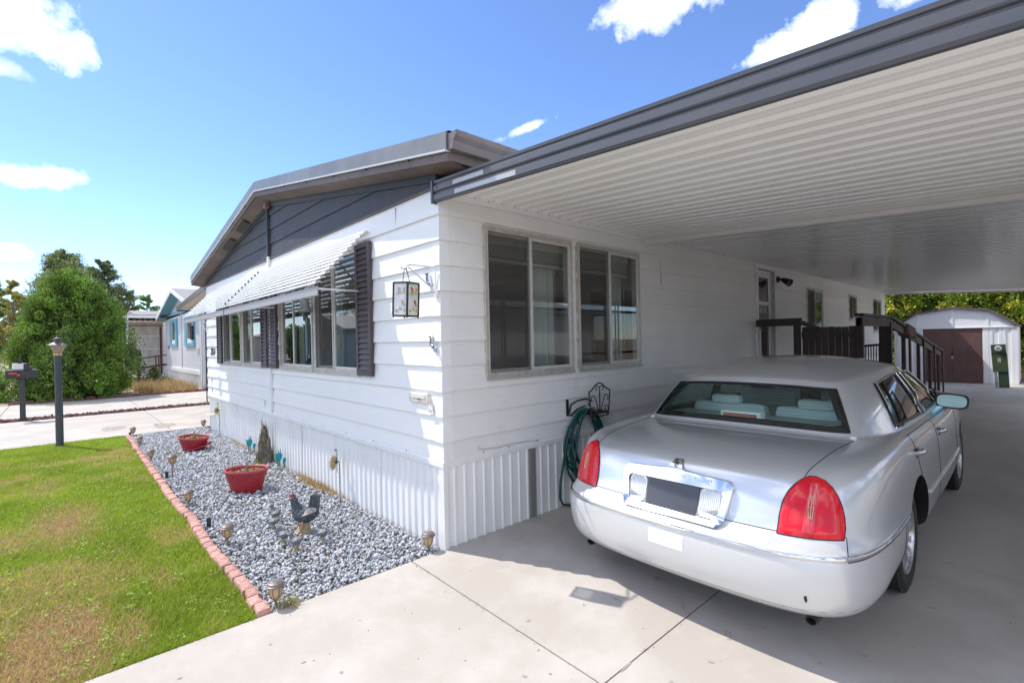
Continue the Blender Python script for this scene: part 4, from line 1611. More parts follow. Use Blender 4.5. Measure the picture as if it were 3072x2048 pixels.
def plant_pot(loc, top_r, bot_r, h, sx, sy, tilt, label, saucer, rz):
    t = thing('plant_pot', label, 'plant pot', loc)
    M = Matrix.Rotation(rz, 4, 'Z') @ Matrix.Rotation(tilt[0], 4, 'X') @ Matrix.Rotation(tilt[1], 4, 'Y') @ Matrix.Diagonal((sx, sy, 1, 1))
    m = MB()
    d = top_r - bot_r
    m.lathe([(bot_r, 0), (bot_r + d * 0.70, h * 0.70), (bot_r + d * 0.705 + 0.004, h * 0.705), (bot_r + d * 0.73 + 0.004, h * 0.73), (bot_r + d * 0.90, h * 0.90), (bot_r + d * 0.86, h * 0.90), (bot_r + d * 0.5, h * 0.5), (bot_r * 0.9, 0.01)], loc, 40, M=M, cap=False)
    m.build('pot_body', m_red, t, smooth=35)
    m = MB()
    rr = top_r
    m.lathe([(rr * 0.90, h * 0.895), (rr * 1.0, h * 0.885), (rr * 1.035, h * 0.91), (rr * 1.035, h * 0.965), (rr * 1.01, h), (rr * 0.95, h), (rr * 0.90, h * 0.97), (rr * 0.90, h * 0.895)], loc, 40, M=M, cap=False)
    m.build('pot_rim', m_redrim, t, smooth=30)
    # moulded diamond lattice and comb band
    m = MB()
    for i in range(16):
        for s in (1, -1):
            pts = []
            for k in range(9):
                f = k / 8
                a = (i + s * f * 1.5) * 2 * PI / 16
                r = bot_r + d * f * 0.70 + 0.0005
                pts.append(M @ Vector((r * math.cos(a), r * math.sin(a), h * f * 0.70)) + Vector(loc))
            m.tube(pts, 0.0022, 4)
    for i in range(110):
        a = i * 2 * PI / 110
        r0, r1 = bot_r + d * 0.74, bot_r + d * 0.88
        m.tube([M @ Vector((r0 * math.cos(a), r0 * math.sin(a), h * 0.74)) + Vector(loc), M @ Vector((r1 * math.cos(a), r1 * math.sin(a), h * 0.88)) + Vector(loc)], 0.0024, 4)
    struct(m.build('moulded_lattice', m_redrim, t), 'stuff')
    m = MB()
    rs = bot_r + d * 0.80
    rg = np.random.default_rng(2)
    pts = []
    for i in range(9):
        row = []
        for j in range(40):
            a = 2 * PI * j / 39
            r = rs * i / 8 * 0.985
            row.append(M @ Vector((r * math.cos(a), r * math.sin(a), h * 0.80 + (rg.normal(0, 0.006) if 0 < i < 8 and 0 < j < 39 else 0) + 0.02 * (1 - i / 8))) + Vector(loc))
        row[-1] = row[0]
        pts.append(row)
    m.grid(pts)
    m.build('potting_bark', m_chip, t)
    m = MB()
    for i in range(120):
        a, r = rg.random() * 2 * PI, rs * 0.9 * math.sqrt(rg.random())
        p = Vector((r * math.cos(a), r * math.sin(a), h * 0.82 + 0.015))
        dd = Vector((rg.normal(), rg.normal(), rg.normal() * 0.5)).normalized() * 0.018
        n = dd.cross(Vector((rg.normal(), rg.normal(), rg.normal()))).normalized() * 0.007
        m.add([M @ (p - dd - n) + Vector(loc), M @ (p + dd - n) + Vector(loc), M @ (p + dd + n) + Vector(loc), M @ (p - dd + n) + Vector(loc)], [(0, 1, 2, 3)])
    struct(m.build('bark_chips', m_chip, t), 'stuff')
    m = MB()
    for i in range(9):
        a, r = rg.random() * 2 * PI, rs * 0.8 * math.sqrt(rg.random())
        p = Vector((r * math.cos(a), r * math.sin(a), h * 0.80))
        q = p + Vector((rg.normal() * 0.03, rg.normal() * 0.03, 0.05 + 0.06 * rg.random()))
        m.tube([M @ p + Vector(loc), M @ q + Vector(loc)], [0.003, 0.0012], 5)
    m.build('dead_twig', m_pottwig, t)
    m = MB()
    p = Vector((0.0, 0.0, h * 0.78))
    m.tube([M @ p + Vector(loc), M @ (p + Vector((0.004, 0.0, h * 0.2 + 0.075))) + Vector(loc)], [0.0125, 0.0115], 8)
    m.build('cut_stem', mat('grey_stem', (0.27, 0.235, 0.19), rough=0.9, var=0.5, vscale=50, vcol=(0.4, 0.35, 0.3)), t)
    if saucer:
        m = MB()
        Ms = Matrix.Rotation(rz, 4, 'Z') @ Matrix.Rotation(saucer[0], 4, 'X') @ Matrix.Rotation(saucer[1], 4, 'Y') @ Matrix.Diagonal((sx, sy, 1, 1))
        c = Vector(loc) + Vector(saucer[2])
        m.lathe([(0.0, 0), (bot_r * 0.9, 0), (top_r * 0.92, 0.012), (top_r * 0.98, 0.03), (top_r * 0.94, 0.036), (top_r * 0.88, 0.020), (0, 0.008)], c, 40, M=Ms)
        m.build('pot_saucer', m_redrim, t, smooth=35)
    return t


plant_pot((-2.97, -0.70, -0.01), 0.200, 0.130, 0.262, 1.20, 0.88, (0, 0), 'red oval plant pot standing upright in the middle of the gravel', None, R(48))
plant_pot((-6.08, -0.69, -0.005), 0.195, 0.125, 0.225, 1.18, 0.92, (R(3), R(4)), 'red oval plant pot sitting in its tilted saucer at the far gravel end', (R(6), R(-14), (0.05, 0.06, 0.03)), R(48))

# stone hen and five chicks
m_hen = mat('hen_speckle', (0.040, 0.050, 0.064), rough=0.7, var=0.9, vscale=95, vcol=(0.30, 0.32, 0.34), vlo=0.54, vhi=0.64, bump=0.8, bscale=80, bdist=0.006)
m_hentail = mat('hen_tail', (0.060, 0.075, 0.085), rough=0.7, var=0.6, vscale=30, vcol=(0.15, 0.17, 0.18))
m_comb = mat('hen_comb', (0.20, 0.055, 0.050), rough=0.65)
m_beak = mat('hen_beak', (0.52, 0.40, 0.25), rough=0.6)
m_leg = mat('hen_leg', (0.58, 0.26, 0.14), rough=0.65)
m_moss = mat('mossy_stump', (0.27, 0.235, 0.13), rough=0.9, var=0.8, vscale=16, vcol=(0.40, 0.345, 0.21), bump=0.7, bscale=40, bdist=0.008)
m_back = mat('hen_pale_back', (0.42, 0.38, 0.35), rough=0.75, var=0.8, vscale=30, vcol=(0.20, 0.19, 0.19))
m_chick = mat('chick_grey', (0.10, 0.12, 0.14), rough=0.75, var=0.8, vscale=45, vcol=(0.26, 0.27, 0.28), bump=0.5, bscale=80, bdist=0.004)


def skin_body(name, chain, mtl, parent, M, seg=16):
    """one continuous body: smooth rings swept along a bent spine in the x-z plane, closed at both ends"""
    C = [np.array([p[0], p[2], r if not isinstance(r, tuple) else r[0], r if not isinstance(r, tuple) else r[1]]) for p, r in chain]
    C = [2 * C[0] - C[1]] + C + [2 * C[-1] - C[-2]]
    pts = []
    for i in range(1, len(C) - 2):
        for t in np.linspace(0, 1, 5, endpoint=False):
            a, b, c, d = C[i - 1], C[i], C[i + 1], C[i + 2]
            pts.append(0.5 * ((2 * b) + (c - a) * t + (2 * a - 5 * b + 4 * c - d) * t * t + (3 * b - a - 3 * c + d) * t ** 3))
    pts.append(C[-2])
    rows = []
    n = len(pts)
    for i, p in enumerate(pts):
        q = pts[min(i + 1, n - 1)] - pts[max(i - 1, 0)]
        d = Vector((q[0], 0, q[1])).normalized()
        s_ = Vector((0, 1, 0))
        u = d.cross(s_)
        rows.append([M @ (Vector((p[0], 0, p[1])) + s_ * max(p[2], 0.001) * math.cos(a) + u * max(p[3], 0.001) * math.sin(a)) for a in np.linspace(0, 2 * PI, seg + 1)])
    m = MB()
    m.grid(rows)
    for row, pp, sg in ((rows[0], pts[0], -1), (rows[-1], pts[-1], 1)):
        q = (pts[1] - pts[0]) if sg < 0 else (pts[-1] - pts[-2])
        d = Vector((q[0], 0, q[1])).normalized() * sg
        c = M @ (Vector((pp[0], 0, pp[1])) + d * pp[2] * 0.55)
        rr = [(v * 0.72 + (M @ Vector((pp[0], 0, pp[1]))) * 0.28) + (c - (M @ Vector((pp[0], 0, pp[1])))) * 0.65 for v in row]
        m.grid([row, rr])
        o_ = len(m.v)
        m.add(rr[:-1] + [c], [(k, (k + 1) % seg, seg) for k in range(seg)])
    o = m.build(name, mtl, None, smooth=80, weld=True)
    o.parent = parent
    return o


hen = thing('hen_statue', 'painted stone hen with red comb standing on a mossy stump', 'statue', (-1.20, -0.68, -0.012))
HM = Matrix.Rotation(R(227 - 360), 4, 'Z') @ Matrix.Scale(1.0, 4)      # faces +X before turning
# local: x forward, z up
skin_body('body', [((-0.112, 0, 0.212), 0.024), ((-0.088, 0, 0.192), (0.046, 0.048)), ((-0.045, 0, 0.168), (0.068, 0.066)), ((0.0, 0, 0.160), (0.076, 0.072)), ((0.040, 0, 0.174), (0.070, 0.068)), ((0.066, 0, 0.212), (0.050, 0.050)), ((0.082, 0, 0.252), (0.035, 0.037)), ((0.094, 0, 0.284), (0.028, 0.031)), ((0.106, 0, 0.308), (0.026, 0.028))], m_hen, hen, HM)
m = MB()
prof = [(-0.060, 0.195), (-0.040, 0.225), (-0.050, 0.285), (-0.062, 0.325), (-0.082, 0.345), (-0.108, 0.345), (-0.128, 0.320), (-0.133, 0.270), (-0.118, 0.220), (-0.100, 0.185)]
vs = [HM @ Vector((a, -0.016, b)) for a, b in prof] + [HM @ Vector((a, 0.016, b)) for a, b in prof]
k = len(prof)
m.add(vs, [(i, (i + 1) % k, k + (i + 1) % k, k + i) for i in range(k)] + [tuple(range(k)), tuple(range(2 * k - 1, k - 1, -1))])
for i in range(5):
    a = -0.052 - i * 0.016
    m.tube([HM @ Vector((a - 0.004, s * 0.017, 0.21)) for s in (1,)] + [HM @ Vector((a - 0.012 - i * 0.001, 0.018, 0.335))], 0.006, 5)
    m.tube([HM @ Vector((a - 0.004, -0.017, 0.21)), HM @ Vector((a - 0.012 - i * 0.001, -0.018, 0.335))], 0.006, 5)
o = m.build('tail', m_hentail, None)
o.parent = hen
for nm, pts, mm in (('comb', [(0.078, 0.318), (0.074, 0.338), (0.084, 0.334), (0.090, 0.346), (0.099, 0.338), (0.108, 0.345), (0.118, 0.336), (0.130, 0.328), (0.124, 0.312), (0.105, 0.316)], m_comb),
                    ('wattle', [(0.112, 0.300), (0.120, 0.285), (0.114, 0.266), (0.105, 0.270), (0.104, 0.290)], m_comb)):
    m = MB()
    m.prism([HM @ Vector((a, -0.008, b)) for a, b in pts], HM.to_3x3() @ Vector((0, 0.016, 0)))
    o = m.build(nm, mm, None)
    o.parent = hen
m = MB()
for s in (1, -1):
    m.lathe([(0.017, 0), (0.015, 0.004), (0, 0.006)], HM @ Vector((0.110, s * 0.0225, 0.308)), 14, M=HM @ Matrix.Rotation(R(-90 * s), 4, 'X'))
o = m.build('face_patch', m_comb, None, smooth=60)
o.parent = hen
m = MB()
m.lathe([(0.010, 0), (0.006, 0.014), (0.0, 0.024)], HM @ Vector((0.126, 0, 0.306)), 8, M=HM @ Matrix.Rotation(R(100), 4, 'Y'))
o = m.build('beak', m_beak, None, smooth=50)
o.parent = hen
m = MB()
for s in (1, -1):
    m.lathe([(0.0085, 0), (0.0075, 0.003), (0, 0.0045)], HM @ Vector((0.110, s * 0.0255, 0.312)), 10, M=HM @ Matrix.Rotation(R(-90 * s), 4, 'X'))
o = m.build('eye', mat('eye_white', (0.6, 0.62, 0.62), rough=0.3), None)
o.parent = hen
m = MB()
for s in (1, -1):
    m.lathe([(0.004, 0), (0.003, 0.002), (0, 0.0025)], HM @ Vector((0.110, s * 0.0300, 0.312)), 8, M=HM @ Matrix.Rotation(R(-90 * s), 4, 'X'))
o = m.build('pupil', m_black, None)
o.parent = hen
m = MB()
for s in (1, -1):
    q = [HM @ Vector((0.000, s * 0.048, 0.115)), HM @ Vector((0.006, s * 0.056, 0.07)), HM @ Vector((0.016, s * 0.060, 0.032))]
    m.tube(q, [0.014, 0.009, 0.009], 8)
    for dy in (-0.018, 0, 0.018):
        m.tube([q[2], q[2] + HM.to_3x3() @ Vector((0.030, dy, -0.018))], [0.008, 0.005], 6)
o = m.build('leg', m_leg, None, smooth=50)
o.parent = hen
skin_body('stump', [((-0.01, 0, 0.125), 0.040), ((0.0, 0, 0.085), 0.040), ((0.005, 0, 0.045), 0.052), ((0.010, 0, 0.015), 0.068), ((0.012, 0, -0.02), 0.082)], m_moss, hen, HM)
m = MB()
for s in (1, -1):
    rws = []
    for a in np.linspace(0, 1, 7):
        rws.append([HM @ Vector((-0.118 + 0.118 * a, s * (0.030 + 0.052 * math.sin(PI * min(a + 0.12, 1) * 0.62)) * (1.0 - 0.34 * b), 0.200 - 0.030 * a + 0.050 * b * math.sin(PI * (0.15 + 0.8 * a)))) for b in np.linspace(0, 1, 5)])
    m.grid(rws)
o = m.build('wing', m_back, None, smooth=80)
o.parent = hen

CH = 'stone chicks round the hen'
for (x, y, ang, dz, nod, lab) in ((-1.66, -0.79, 200, 0, 0.02, 'stone chick looking upward, farthest left behind the others of the group'), (-1.46, -0.87, 215, 0, -0.045, 'stone chick bending down with tail raised, left of the hen'),
                                  (-1.07, -0.905, 205, 0, 0.0, 'stone chick between the hen stump and the frontmost chick'), (-0.86, -0.875, 215, 0, 0.0, 'frontmost stone chick with pale back, on a green stump'),
                                  (-0.87, -0.655, 190, 0, 0.005, 'stone chick to the right of the hen, alone on its stump')):
    c = thing('chick_statue', lab, 'statue', (x, y, -0.012), CH)
    M = Matrix.Rotation(R(ang), 4, 'Z')
    skin_body('body', [((-0.066, 0, 0.118), 0.006), ((-0.048, 0, 0.102), 0.016), ((-0.022, 0, 0.086), (0.030, 0.029)), ((0.006, 0, 0.083), (0.034, 0.032)), ((0.027, 0, 0.096 + nod * 0.4), (0.026, 0.026)), ((0.038, 0, 0.116 + nod * 0.8), (0.017, 0.018)), ((0.047, 0, 0.133 + nod), (0.020, 0.021)), ((0.058, 0, 0.137 + nod), (0.015, 0.015))], m_chick, c, M)
    skin_body('stump', [((-0.004, 0, 0.058), 0.018), ((0.0, 0, 0.034), 0.017), ((0.002, 0, 0.012), 0.024), ((0.003, 0, -0.015), 0.036)], m_moss, c, M)
    m = MB()
    m.lathe([(0.007, 0), (0.004, 0.009), (0.0, 0.016)], M @ Vector((0.068, 0, 0.135 + nod)), 8, M=M @ Matrix.Rotation(R(100), 4, 'Y'))
    o = m.build('beak', m_beak, None, smooth=50)
    o.parent = c
    m = MB()
    for s in (1, -1):
        m.lathe([(0.004, 0), (0.003, 0.002), (0, 0.003)], M @ Vector((0.053, s * 0.0175, 0.139 + nod)), 8, M=M @ Matrix.Rotation(R(-90 * s), 4, 'X'))
    o = m.build('eye', mat('eye_white', (0.6, 0.62, 0.62)), None)
    o.parent = c
    m = MB()
    for s in (1, -1):
        rws = []
        for a in np.linspace(0, 1, 5):
            rws.append([M @ Vector((-0.064 + 0.070 * a, s * (0.012 + 0.026 * math.sin(PI * 0.55 * a)) * (1.0 - 0.42 * b), 0.108 - 0.020 * a + 0.028 * b * math.sin(PI * (0.2 + 0.75 * a)))) for b in np.linspace(0, 1, 4)])
        m.grid(rws)
    o = m.build('wing', m_back, None, smooth=80)
    o.parent = c

# turquoise metal flowers in stone rings
m_turq = mat('turquoise_enamel', (0.0, 0.26, 0.30), rough=0.35, var=0.3, vscale=20, vcol=(0.02, 0.33, 0.34))
m_tstem = mat('turquoise_stem', (0.02, 0.17, 0.17), rough=0.4)
m_ring = mat('stone_ring', (0.33, 0.28, 0.25), rough=0.95, bump=0.6, bscale=60, var=0.6, vscale=18, vcol=(0.22, 0.19, 0.17))


def cactus(loc, label, flip):
    t = thing('metal_cactus', label, 'garden ornament', loc)
    x, y, z = loc
    m = MB()
    m.lathe([(0.062, -0.02), (0.068, 0.012), (0.060, 0.032), (0.040, 0.034), (0.030, 0.028), (0.0, 0.026)], (x, y, z), 18, sx=1.05, sy=0.85)
    m.build('stone_ring', m_ring, t, smooth=50)
    dx, dy = 0.678, 0.735
    heads = [(-0.030, 0.03, 0.150, 0.030, 0.055, -0.2), (0.012, 0.0, 0.165, 0.033, 0.060, 0.06), (0.055, 0.035, 0.105, 0.020, 0.045, 0.35)]
    for i, (s, back, h, w, hh, lean) in enumerate(heads):
        px, py = x + dx * s, y + dy * s + back * 0.5
        m = MB()
        pts = []
        vs = []
        n = 14
        for side in (-0.006, 0.006):
            for k in range(n):
                a = 2 * PI * k / n
                ww = w * math.cos(a)
                zz = hh * math.sin(a)
                ww *= 1.0 + 0.25 * math.sin(a)
                ww += zz * lean * 0.4
                vs.append((px + dx * ww + dy * side, py + dy * ww - dx * side, z + h + zz))
        m.add(vs, [tuple(range(n)), tuple(range(2 * n - 1, n - 1, -1))] + [(k, (k + 1) % n, n + (k + 1) % n, n + k) for k in range(n)])
        hd = m.build('paddle', m_turq, t, smooth=40)
        m = MB()
        m.tube([(px - dx * 0.01 * lean, py, z + 0.02), (px, py, z + h - hh * 0.8)], [0.009, 0.008], 7)
        if i < 2:
            m.tube([(px, py + 0.012, z + h + hh * 0.7), (px + dx * (-0.02 if i == 0 else 0.0), py + 0.012, z + h + hh + 0.045)], [0.006, 0.005], 6)
        if i == 0:
            m.tube([(px - dx * 0.02, py, z + h + hh * 0.4), (px - dx * 0.062, py - 0.03, z + h + hh * 0.95)], [0.007, 0.008], 6)
        m.build('stalk', m_tstem, t)
    return t


cactus((-5.11, -0.115, -0.005), 'turquoise metal cactus in a stone ring, the farther one, left of the twig cone', 1)
cactus((-3.72, -0.115, -0.005), 'turquoise metal cactus in a stone ring, the nearer one, in front of the twig cone', 1)

# woven twig cone against the skirting
cone = thing('twig_cone', 'woven grey-brown twig cone topiary leaning on the skirting', 'garden ornament', (-4.28, -0.13, -0.02))
rg = np.random.default_rng(12)
m = MB()
m.lathe([(0.105, 0.0), (0.085, 0.16), (0.045, 0.34), (0.018, 0.46), (0.004, 0.54)], (-4.28, -0.13, -0.01), 14)
m.build('core', mat('twig_core', (0.10, 0.08, 0.055), rough=0.95, var=0.8, vscale=40, vcol=(0.22, 0.18, 0.13)), cone)
m = MB()
for i in range(420):
    h = 0.5 * rg.random() ** 1.15
    r = 0.108 * (1 - h / 0.56) ** 0.85 + 0.006
    a = rg.random() * 2 * PI
    pts = []
    for k in range(4):
        aa = a + k * 0.22
        hh = h + k * rg.normal(0, 0.022)
        pts.append((-4.28 + (r + rg.normal(0, 0.006)) * math.cos(aa), -0.13 + (r + rg.normal(0, 0.006)) * math.sin(aa), max(hh, 0) - 0.01))
    m.tube(pts, 0.0028, 4, mi=int(rg.random() < 0.45))
for i in range(22):
    a = PI + rg.normal(0, 0.5)
    m.tube([(-4.32 + rg.normal(0, 0.02), -0.13, 0.16 + rg.random() * 0.1), (-4.42 - 0.16 * rg.random(), -0.10 + rg.normal(0, 0.04), 0.02 + 0.10 * rg.random())], 0.0022, 4, mi=1)
struct(m.build('woven_twigs', [mat('twig_dark', (0.16, 0.125, 0.09), rough=0.9), mat('twig_pale', (0.42, 0.36, 0.27), rough=0.9)], cone), 'stuff')

# flower stakes
m_stake = mat('stake_iron', (0.035, 0.033, 0.03), rough=0.6)
m_gold = mat('petal_gold', (0.62, 0.36, 0.04), rough=0.5)
m_strawp = mat('petal_straw', (0.56, 0.42, 0.22), rough=0.7)


def flower_stake(loc, h, head, mp, label, extra=True):
    t = thing('flower_stake', label, 'garden ornament', loc)
    x, y, z = loc
    dx, dy = 0.678, 0.735
    m = MB()
    cx, cz_ = x - dx * 0.055, z + h - 0.02
    cy = y - dy * 0.055 * 0.4
    m.tube([(x, y, z - 0.05), (x + 0.006, y, z + h * 0.55), (x + dx * 0.006, y, z + h - 0.055), (x, y, z + h - 0.022), (x - dx * 0.015, y, z + h - 0.010), (cx, cy, cz_ + 0.008)], 0.0042, 6)
    m.tube([(x, y, z + h * 0.42), (x + 0.02, y - 0.01, z + h * 0.50)], 0.003, 5)
    if extra:
        for da, dl in ((0.3, 0.12), (-0.2, 0.15), (0.5, 0.07), (PI + 0.2, 0.10), (PI - 0.25, 0.12)):
            m.tube([(cx, cy, cz_), (cx + 0.02 + dl * 0.25 * math.sin(da), cy, cz_ + dl * 0.5), (cx + 0.012 + dl * 0.2 * math.sin(da * 3), cy, cz_ + dl * math.cos(da))], 0.0022, 4)
        m.lathe([(0, -0.01), (0.022, 0), (0.010, 0.006), (0, 0.008)], (cx - 0.012, cy, cz_ + 0.125), 9)
    m.lathe([(0.0, -0.012), (0.016, -0.008), (0.016, 0.008), (0, 0.012)], (cx + 0.006, cy, cz_), 10, M=Matrix.Rotation(R(90), 4, 'Y'))
    m.build('stake_rod', m_stake, t, smooth=50)
    # petal wheel seen almost edge-on: axis along the house front
    ax = Vector((-0.80, -0.60, 0.05)).normalized()
    e1 = Vector((0, 0, 1))
    e2 = ax.cross(e1).normalized()
    c = Vector((cx - dx * 0.022, cy - 0.008, cz_ - 0.012))
    m = MB()
    for k in range(18):
        a = 2 * PI * k / 18
        d = e1 * math.cos(a) + e2 * math.sin(a)
        s = ax.cross(d)
        w = head * 0.17
        m.add([c, c + d * head * 0.55 + s * w + ax * head * 0.10, c + d * head + ax * head * 0.30, c + d * head * 0.55 - s * w + ax * head * 0.10], [(0, 1, 2, 3)])
    m.build('petal_wheel', mp, t)
    return t


flower_stake((-1.80, -0.10, -0.01), 0.435, 0.092, m_strawp, 'rusty flower stake with faded straw-coloured petals by the near skirting')
flower_stake((-7.10, -0.10, -0.01), 0.510, 0.070, m_gold, 'black flower stake with golden petals at the far end of the skirting')
t = thing('yellow_flower_stake', 'small stake with a flat yellow and white flower by the far house corner', 'garden ornament', (-7.90, -0.085, -0.01))
m = MB()
m.tube([(-7.90, -0.085, -0.05), (-7.89, -0.085, 0.31)], 0.004, 6)
m.tube([(-7.87, -0.085, 0.03), (-7.74, -0.16, 0.025)], 0.006, 6)
m.build('stake_rod', m_stake, t)
m = MB()
for k in range(10):
    a = 2 * PI * k / 10
    m.add([(-7.89, -0.085, 0.318), (-7.89 + 0.09 * math.cos(a - 0.25), -0.085 + 0.07 * math.sin(a - 0.25), 0.328), (-7.89 + 0.12 * math.cos(a), -0.085 + 0.09 * math.sin(a), 0.332), (-7.89 + 0.09 * math.cos(a + 0.25), -0.085 + 0.07 * math.sin(a + 0.25), 0.328)], [(0, 1, 2, 3)], mi=k % 2)
m.build('petal_wheel', [mat('petal_white', (0.72, 0.72, 0.66), rough=0.6), mat('petal_yellow', (0.66, 0.50, 0.05), rough=0.6)], t)

# dry weeds along the skirting, green sprigs
rg = np.random.default_rng(31)
def weeds(name, cx, cy, lx, ly, n, h, c0, c1, label):
    V, C = [], []
    for i in range(n):
        x, y = cx + rg.normal(0, lx), cy + rg.normal(0, ly)
        y = min(y, -0.03)
        a, hh = rg.random() * 2 * PI, h * (0.4 + 0.8 * rg.random())
        w = 0.003 + 0.003 * rg.random()
        tx, ty = rg.normal(0, hh * 0.6), rg.normal(0, hh * 0.5)
        if y + ty > -0.026:
            ty = -abs(ty) - 0.01
        V += [(x - w * math.cos(a), y - w * math.sin(a), -0.01), (x + w * math.cos(a), y + w * math.sin(a), -0.01), (x + tx, y + ty, hh)]
        f = rg.random()
        c = [p * (1 - f) + q * f for p, q in zip(c0, c1)]
        C += [c, c, c]
    V, C = np.array(V), np.array(C)
    F = np.arange(len(V)).reshape(-1, 3)
    o = np_mesh(name, V, F, mat('grass_blade', (0, 0, 0), attr='col'), C)
    tag(o, label, 'weeds', kind='stuff')


weeds('dry_weeds', -2.55, -0.055, 0.34, 0.035, 420, 0.075, (0.34, 0.20, 0.07), (0.50, 0.34, 0.13), 'orange-brown dry weeds along the foot of the skirting')
weeds('dry_weeds', -5.35, -0.06, 0.8, 0.03, 260, 0.05, (0.42, 0.24, 0.12), (0.50, 0.36, 0.2), 'thin dry weeds along the far half of the skirting')
weeds('green_sprig', -4.16, -0.27, 0.05, 0.035, 120, 0.05, (0.13, 0.25, 0.02), (0.30, 0.36, 0.06), 'small green sprig sprouting from the gravel before the twig cone')
weeds('green_sprig', -5.9, -0.98, 0.22, 0.05, 170, 0.03, (0.15, 0.25, 0.03), (0.36, 0.36, 0.12), 'sparse green weeds in the gravel in front of the tilted pot')
weeds('green_sprig', -0.03, -1.20, 0.04, 0.035, 110, 0.05, (0.30, 0.30, 0.10), (0.48, 0.42, 0.2), 'straw tuft at the concrete beside the nearest path light')

# lantern with birds hung from a white bracket
br = thing('wall_bracket', 'white triangular plant bracket screwed to the front corner', 'bracket', (-0.075, -0.02, 2.1))
m = MB()
BX = -0.030
m.tube([(BX, -0.030, 2.040), (BX, -0.030, 2.245), (BX, -0.040, 2.258), (BX, -0.265, 2.258), (BX, -0.290, 2.248), (BX, -0.297, 2.226), (BX, -0.287, 2.206)], 0.0065, 7)
m.tube([(BX, -0.030, 2.060), (BX, -0.275, 2.240)], 0.006, 7)
m.tube([(BX, -0.297, 2.226), (BX, -0.325, 2.222), (BX, -0.345, 2.235)], 0.006, 7)
m.build('bracket_rod', m_white_m, br)
m = MB()
m.box(BX - 0.022, BX + 0.022, -0.034, -0.012, 2.022, 2.075, bev=0.004)
m.build('mount_plate', m_white_m, br)
lt = thing('bird_lantern', 'hanging square glass lantern painted with orange birds at the front corner', 'lantern', (-0.04, -0.30, 1.85))
LC = Vector((-0.015, -0.310, 1.985))
LM = Matrix.Translation(LC) @ Matrix.Rotation(R(20), 4, 'Z') @ Matrix.Rotation(R(3), 4, 'Y')
hw, hh = 0.066, 0.125
m = MB()
for sx in (-1, 1):
    for sy in (-1, 1):
        m.box(sx * hw - 0.006, sx * hw + 0.006, sy * hw - 0.006, sy * hw + 0.006, -hh, hh, M=LM)
        m.lathe([(0, -0.018), (0.006, -0.012), (0.006, -0.004), (0.0, 0)], LM @ Vector((sx * hw, sy * hw, -hh)), 8)
for z in (-hh, hh):
    for s in (-1, 1):
        m.box(-hw, hw, s * hw - 0.006, s * hw + 0.006, z - 0.006, z + 0.006, M=LM)
        m.box(s * hw - 0.006, s * hw + 0.006, -hw, hw, z - 0.006, z + 0.006, M=LM)
m.box(-hw, hw, -hw, hw, hh - 0.002, hh + 0.003, M=LM)
m.build('lantern_frame', mat('lantern_bronze', (0.05, 0.042, 0.035), rough=0.5, metal=0.5), lt)
m = MB()
for s in (-0.035, 0.035):
    m.tube([LM @ Vector((s, 0, hh)), Vector((LC.x + s * 0.5, LC.y, 2.215)), Vector((LC.x, LC.y + 0.01, 2.226))], 0.0028, 5)
m.build('hanger_wire', m_black, lt)
m_lglass = sheer('lantern_glass', (0.82, 0.83, 0.82), 0.5)
m = MB()
m.box(-hw, hw, -hw - 0.001, -hw + 0.001, -hh, hh, M=LM)
m.box(hw - 0.001, hw + 0.001, -hw, hw, -hh, hh, M=LM)
m.box(-hw, hw, hw - 0.001, hw + 0.001, -hh, hh, M=LM)
m.box(-hw - 0.001, -hw + 0.001, -hw, hw, -hh, hh, M=LM)
m.build('glass_side', m_lglass, lt)
# painted birds and blossoms, raised on the two sides in view
art = [mat('paint_orange', (0.62, 0.26, 0.03), rough=0.4), mat('paint_red', (0.42, 0.06, 0.04), rough=0.4), mat('paint_yellow', (0.70, 0.48, 0.08), rough=0.4), mat('paint_grey', (0.40, 0.36, 0.32), rough=0.5)]


def blob(m, face, u, v, ru, rv, mi, ang=0.0):
    vs = []
    for k in range(10):
        a = 2 * PI * k / 10
        p, q = ru * math.cos(a), rv * math.sin(a)
        uu, vv = u + p * math.cos(ang) - q * math.sin(ang), v + p * math.sin(ang) + q * math.cos(ang)
        vs.append(LM @ (Vector((hw + 0.0025, uu, vv)) if face == 'x' else Vector((uu, -hw - 0.0025, vv))))
    m.add(vs, [tuple(range(10))], mi)


m = MB()
for face, k in (('x', 0), ('y', 1)):
    if face == 'x':
        cl = (1, 0, 2, 3)
    else:
        cl = (3, 3, 3, 3)
    blob(m, face, -0.012, 0.065, 0.024, 0.013, cl[1], 0.9)
    blob(m, face, -0.020, 0.083, 0.010, 0.009, cl[0])
    blob(m, face, -0.002, 0.050, 0.020, 0.006, cl[2], 0.6)
    blob(m, face, 0.034, 0.062, 0.022, 0.011, cl[2], 1.2)
    blob(m, face, 0.034, 0.080, 0.009, 0.008, cl[1])
    blob(m, face, 0.004, 0.040, 0.056, 0.003, cl[3], 0.12)
    blob(m, face, 0.022, -0.020, 0.012, 0.018, cl[0], 0.4)
    blob(m, face, 0.034, -0.045, 0.013, 0.012, cl[1])
    blob(m, face, 0.008, -0.075, 0.016, 0.012, cl[2], 0.5)
    blob(m, face, -0.032, -0.088, 0.016, 0.010, cl[2], -0.4)
    blob(m, face, 0.040, -0.085, 0.012, 0.014, cl[2])
    blob(m, face, 0.0, -0.055, 0.055, 0.0025, cl[3], 0.9)
m.build('painted_bird', art, lt)

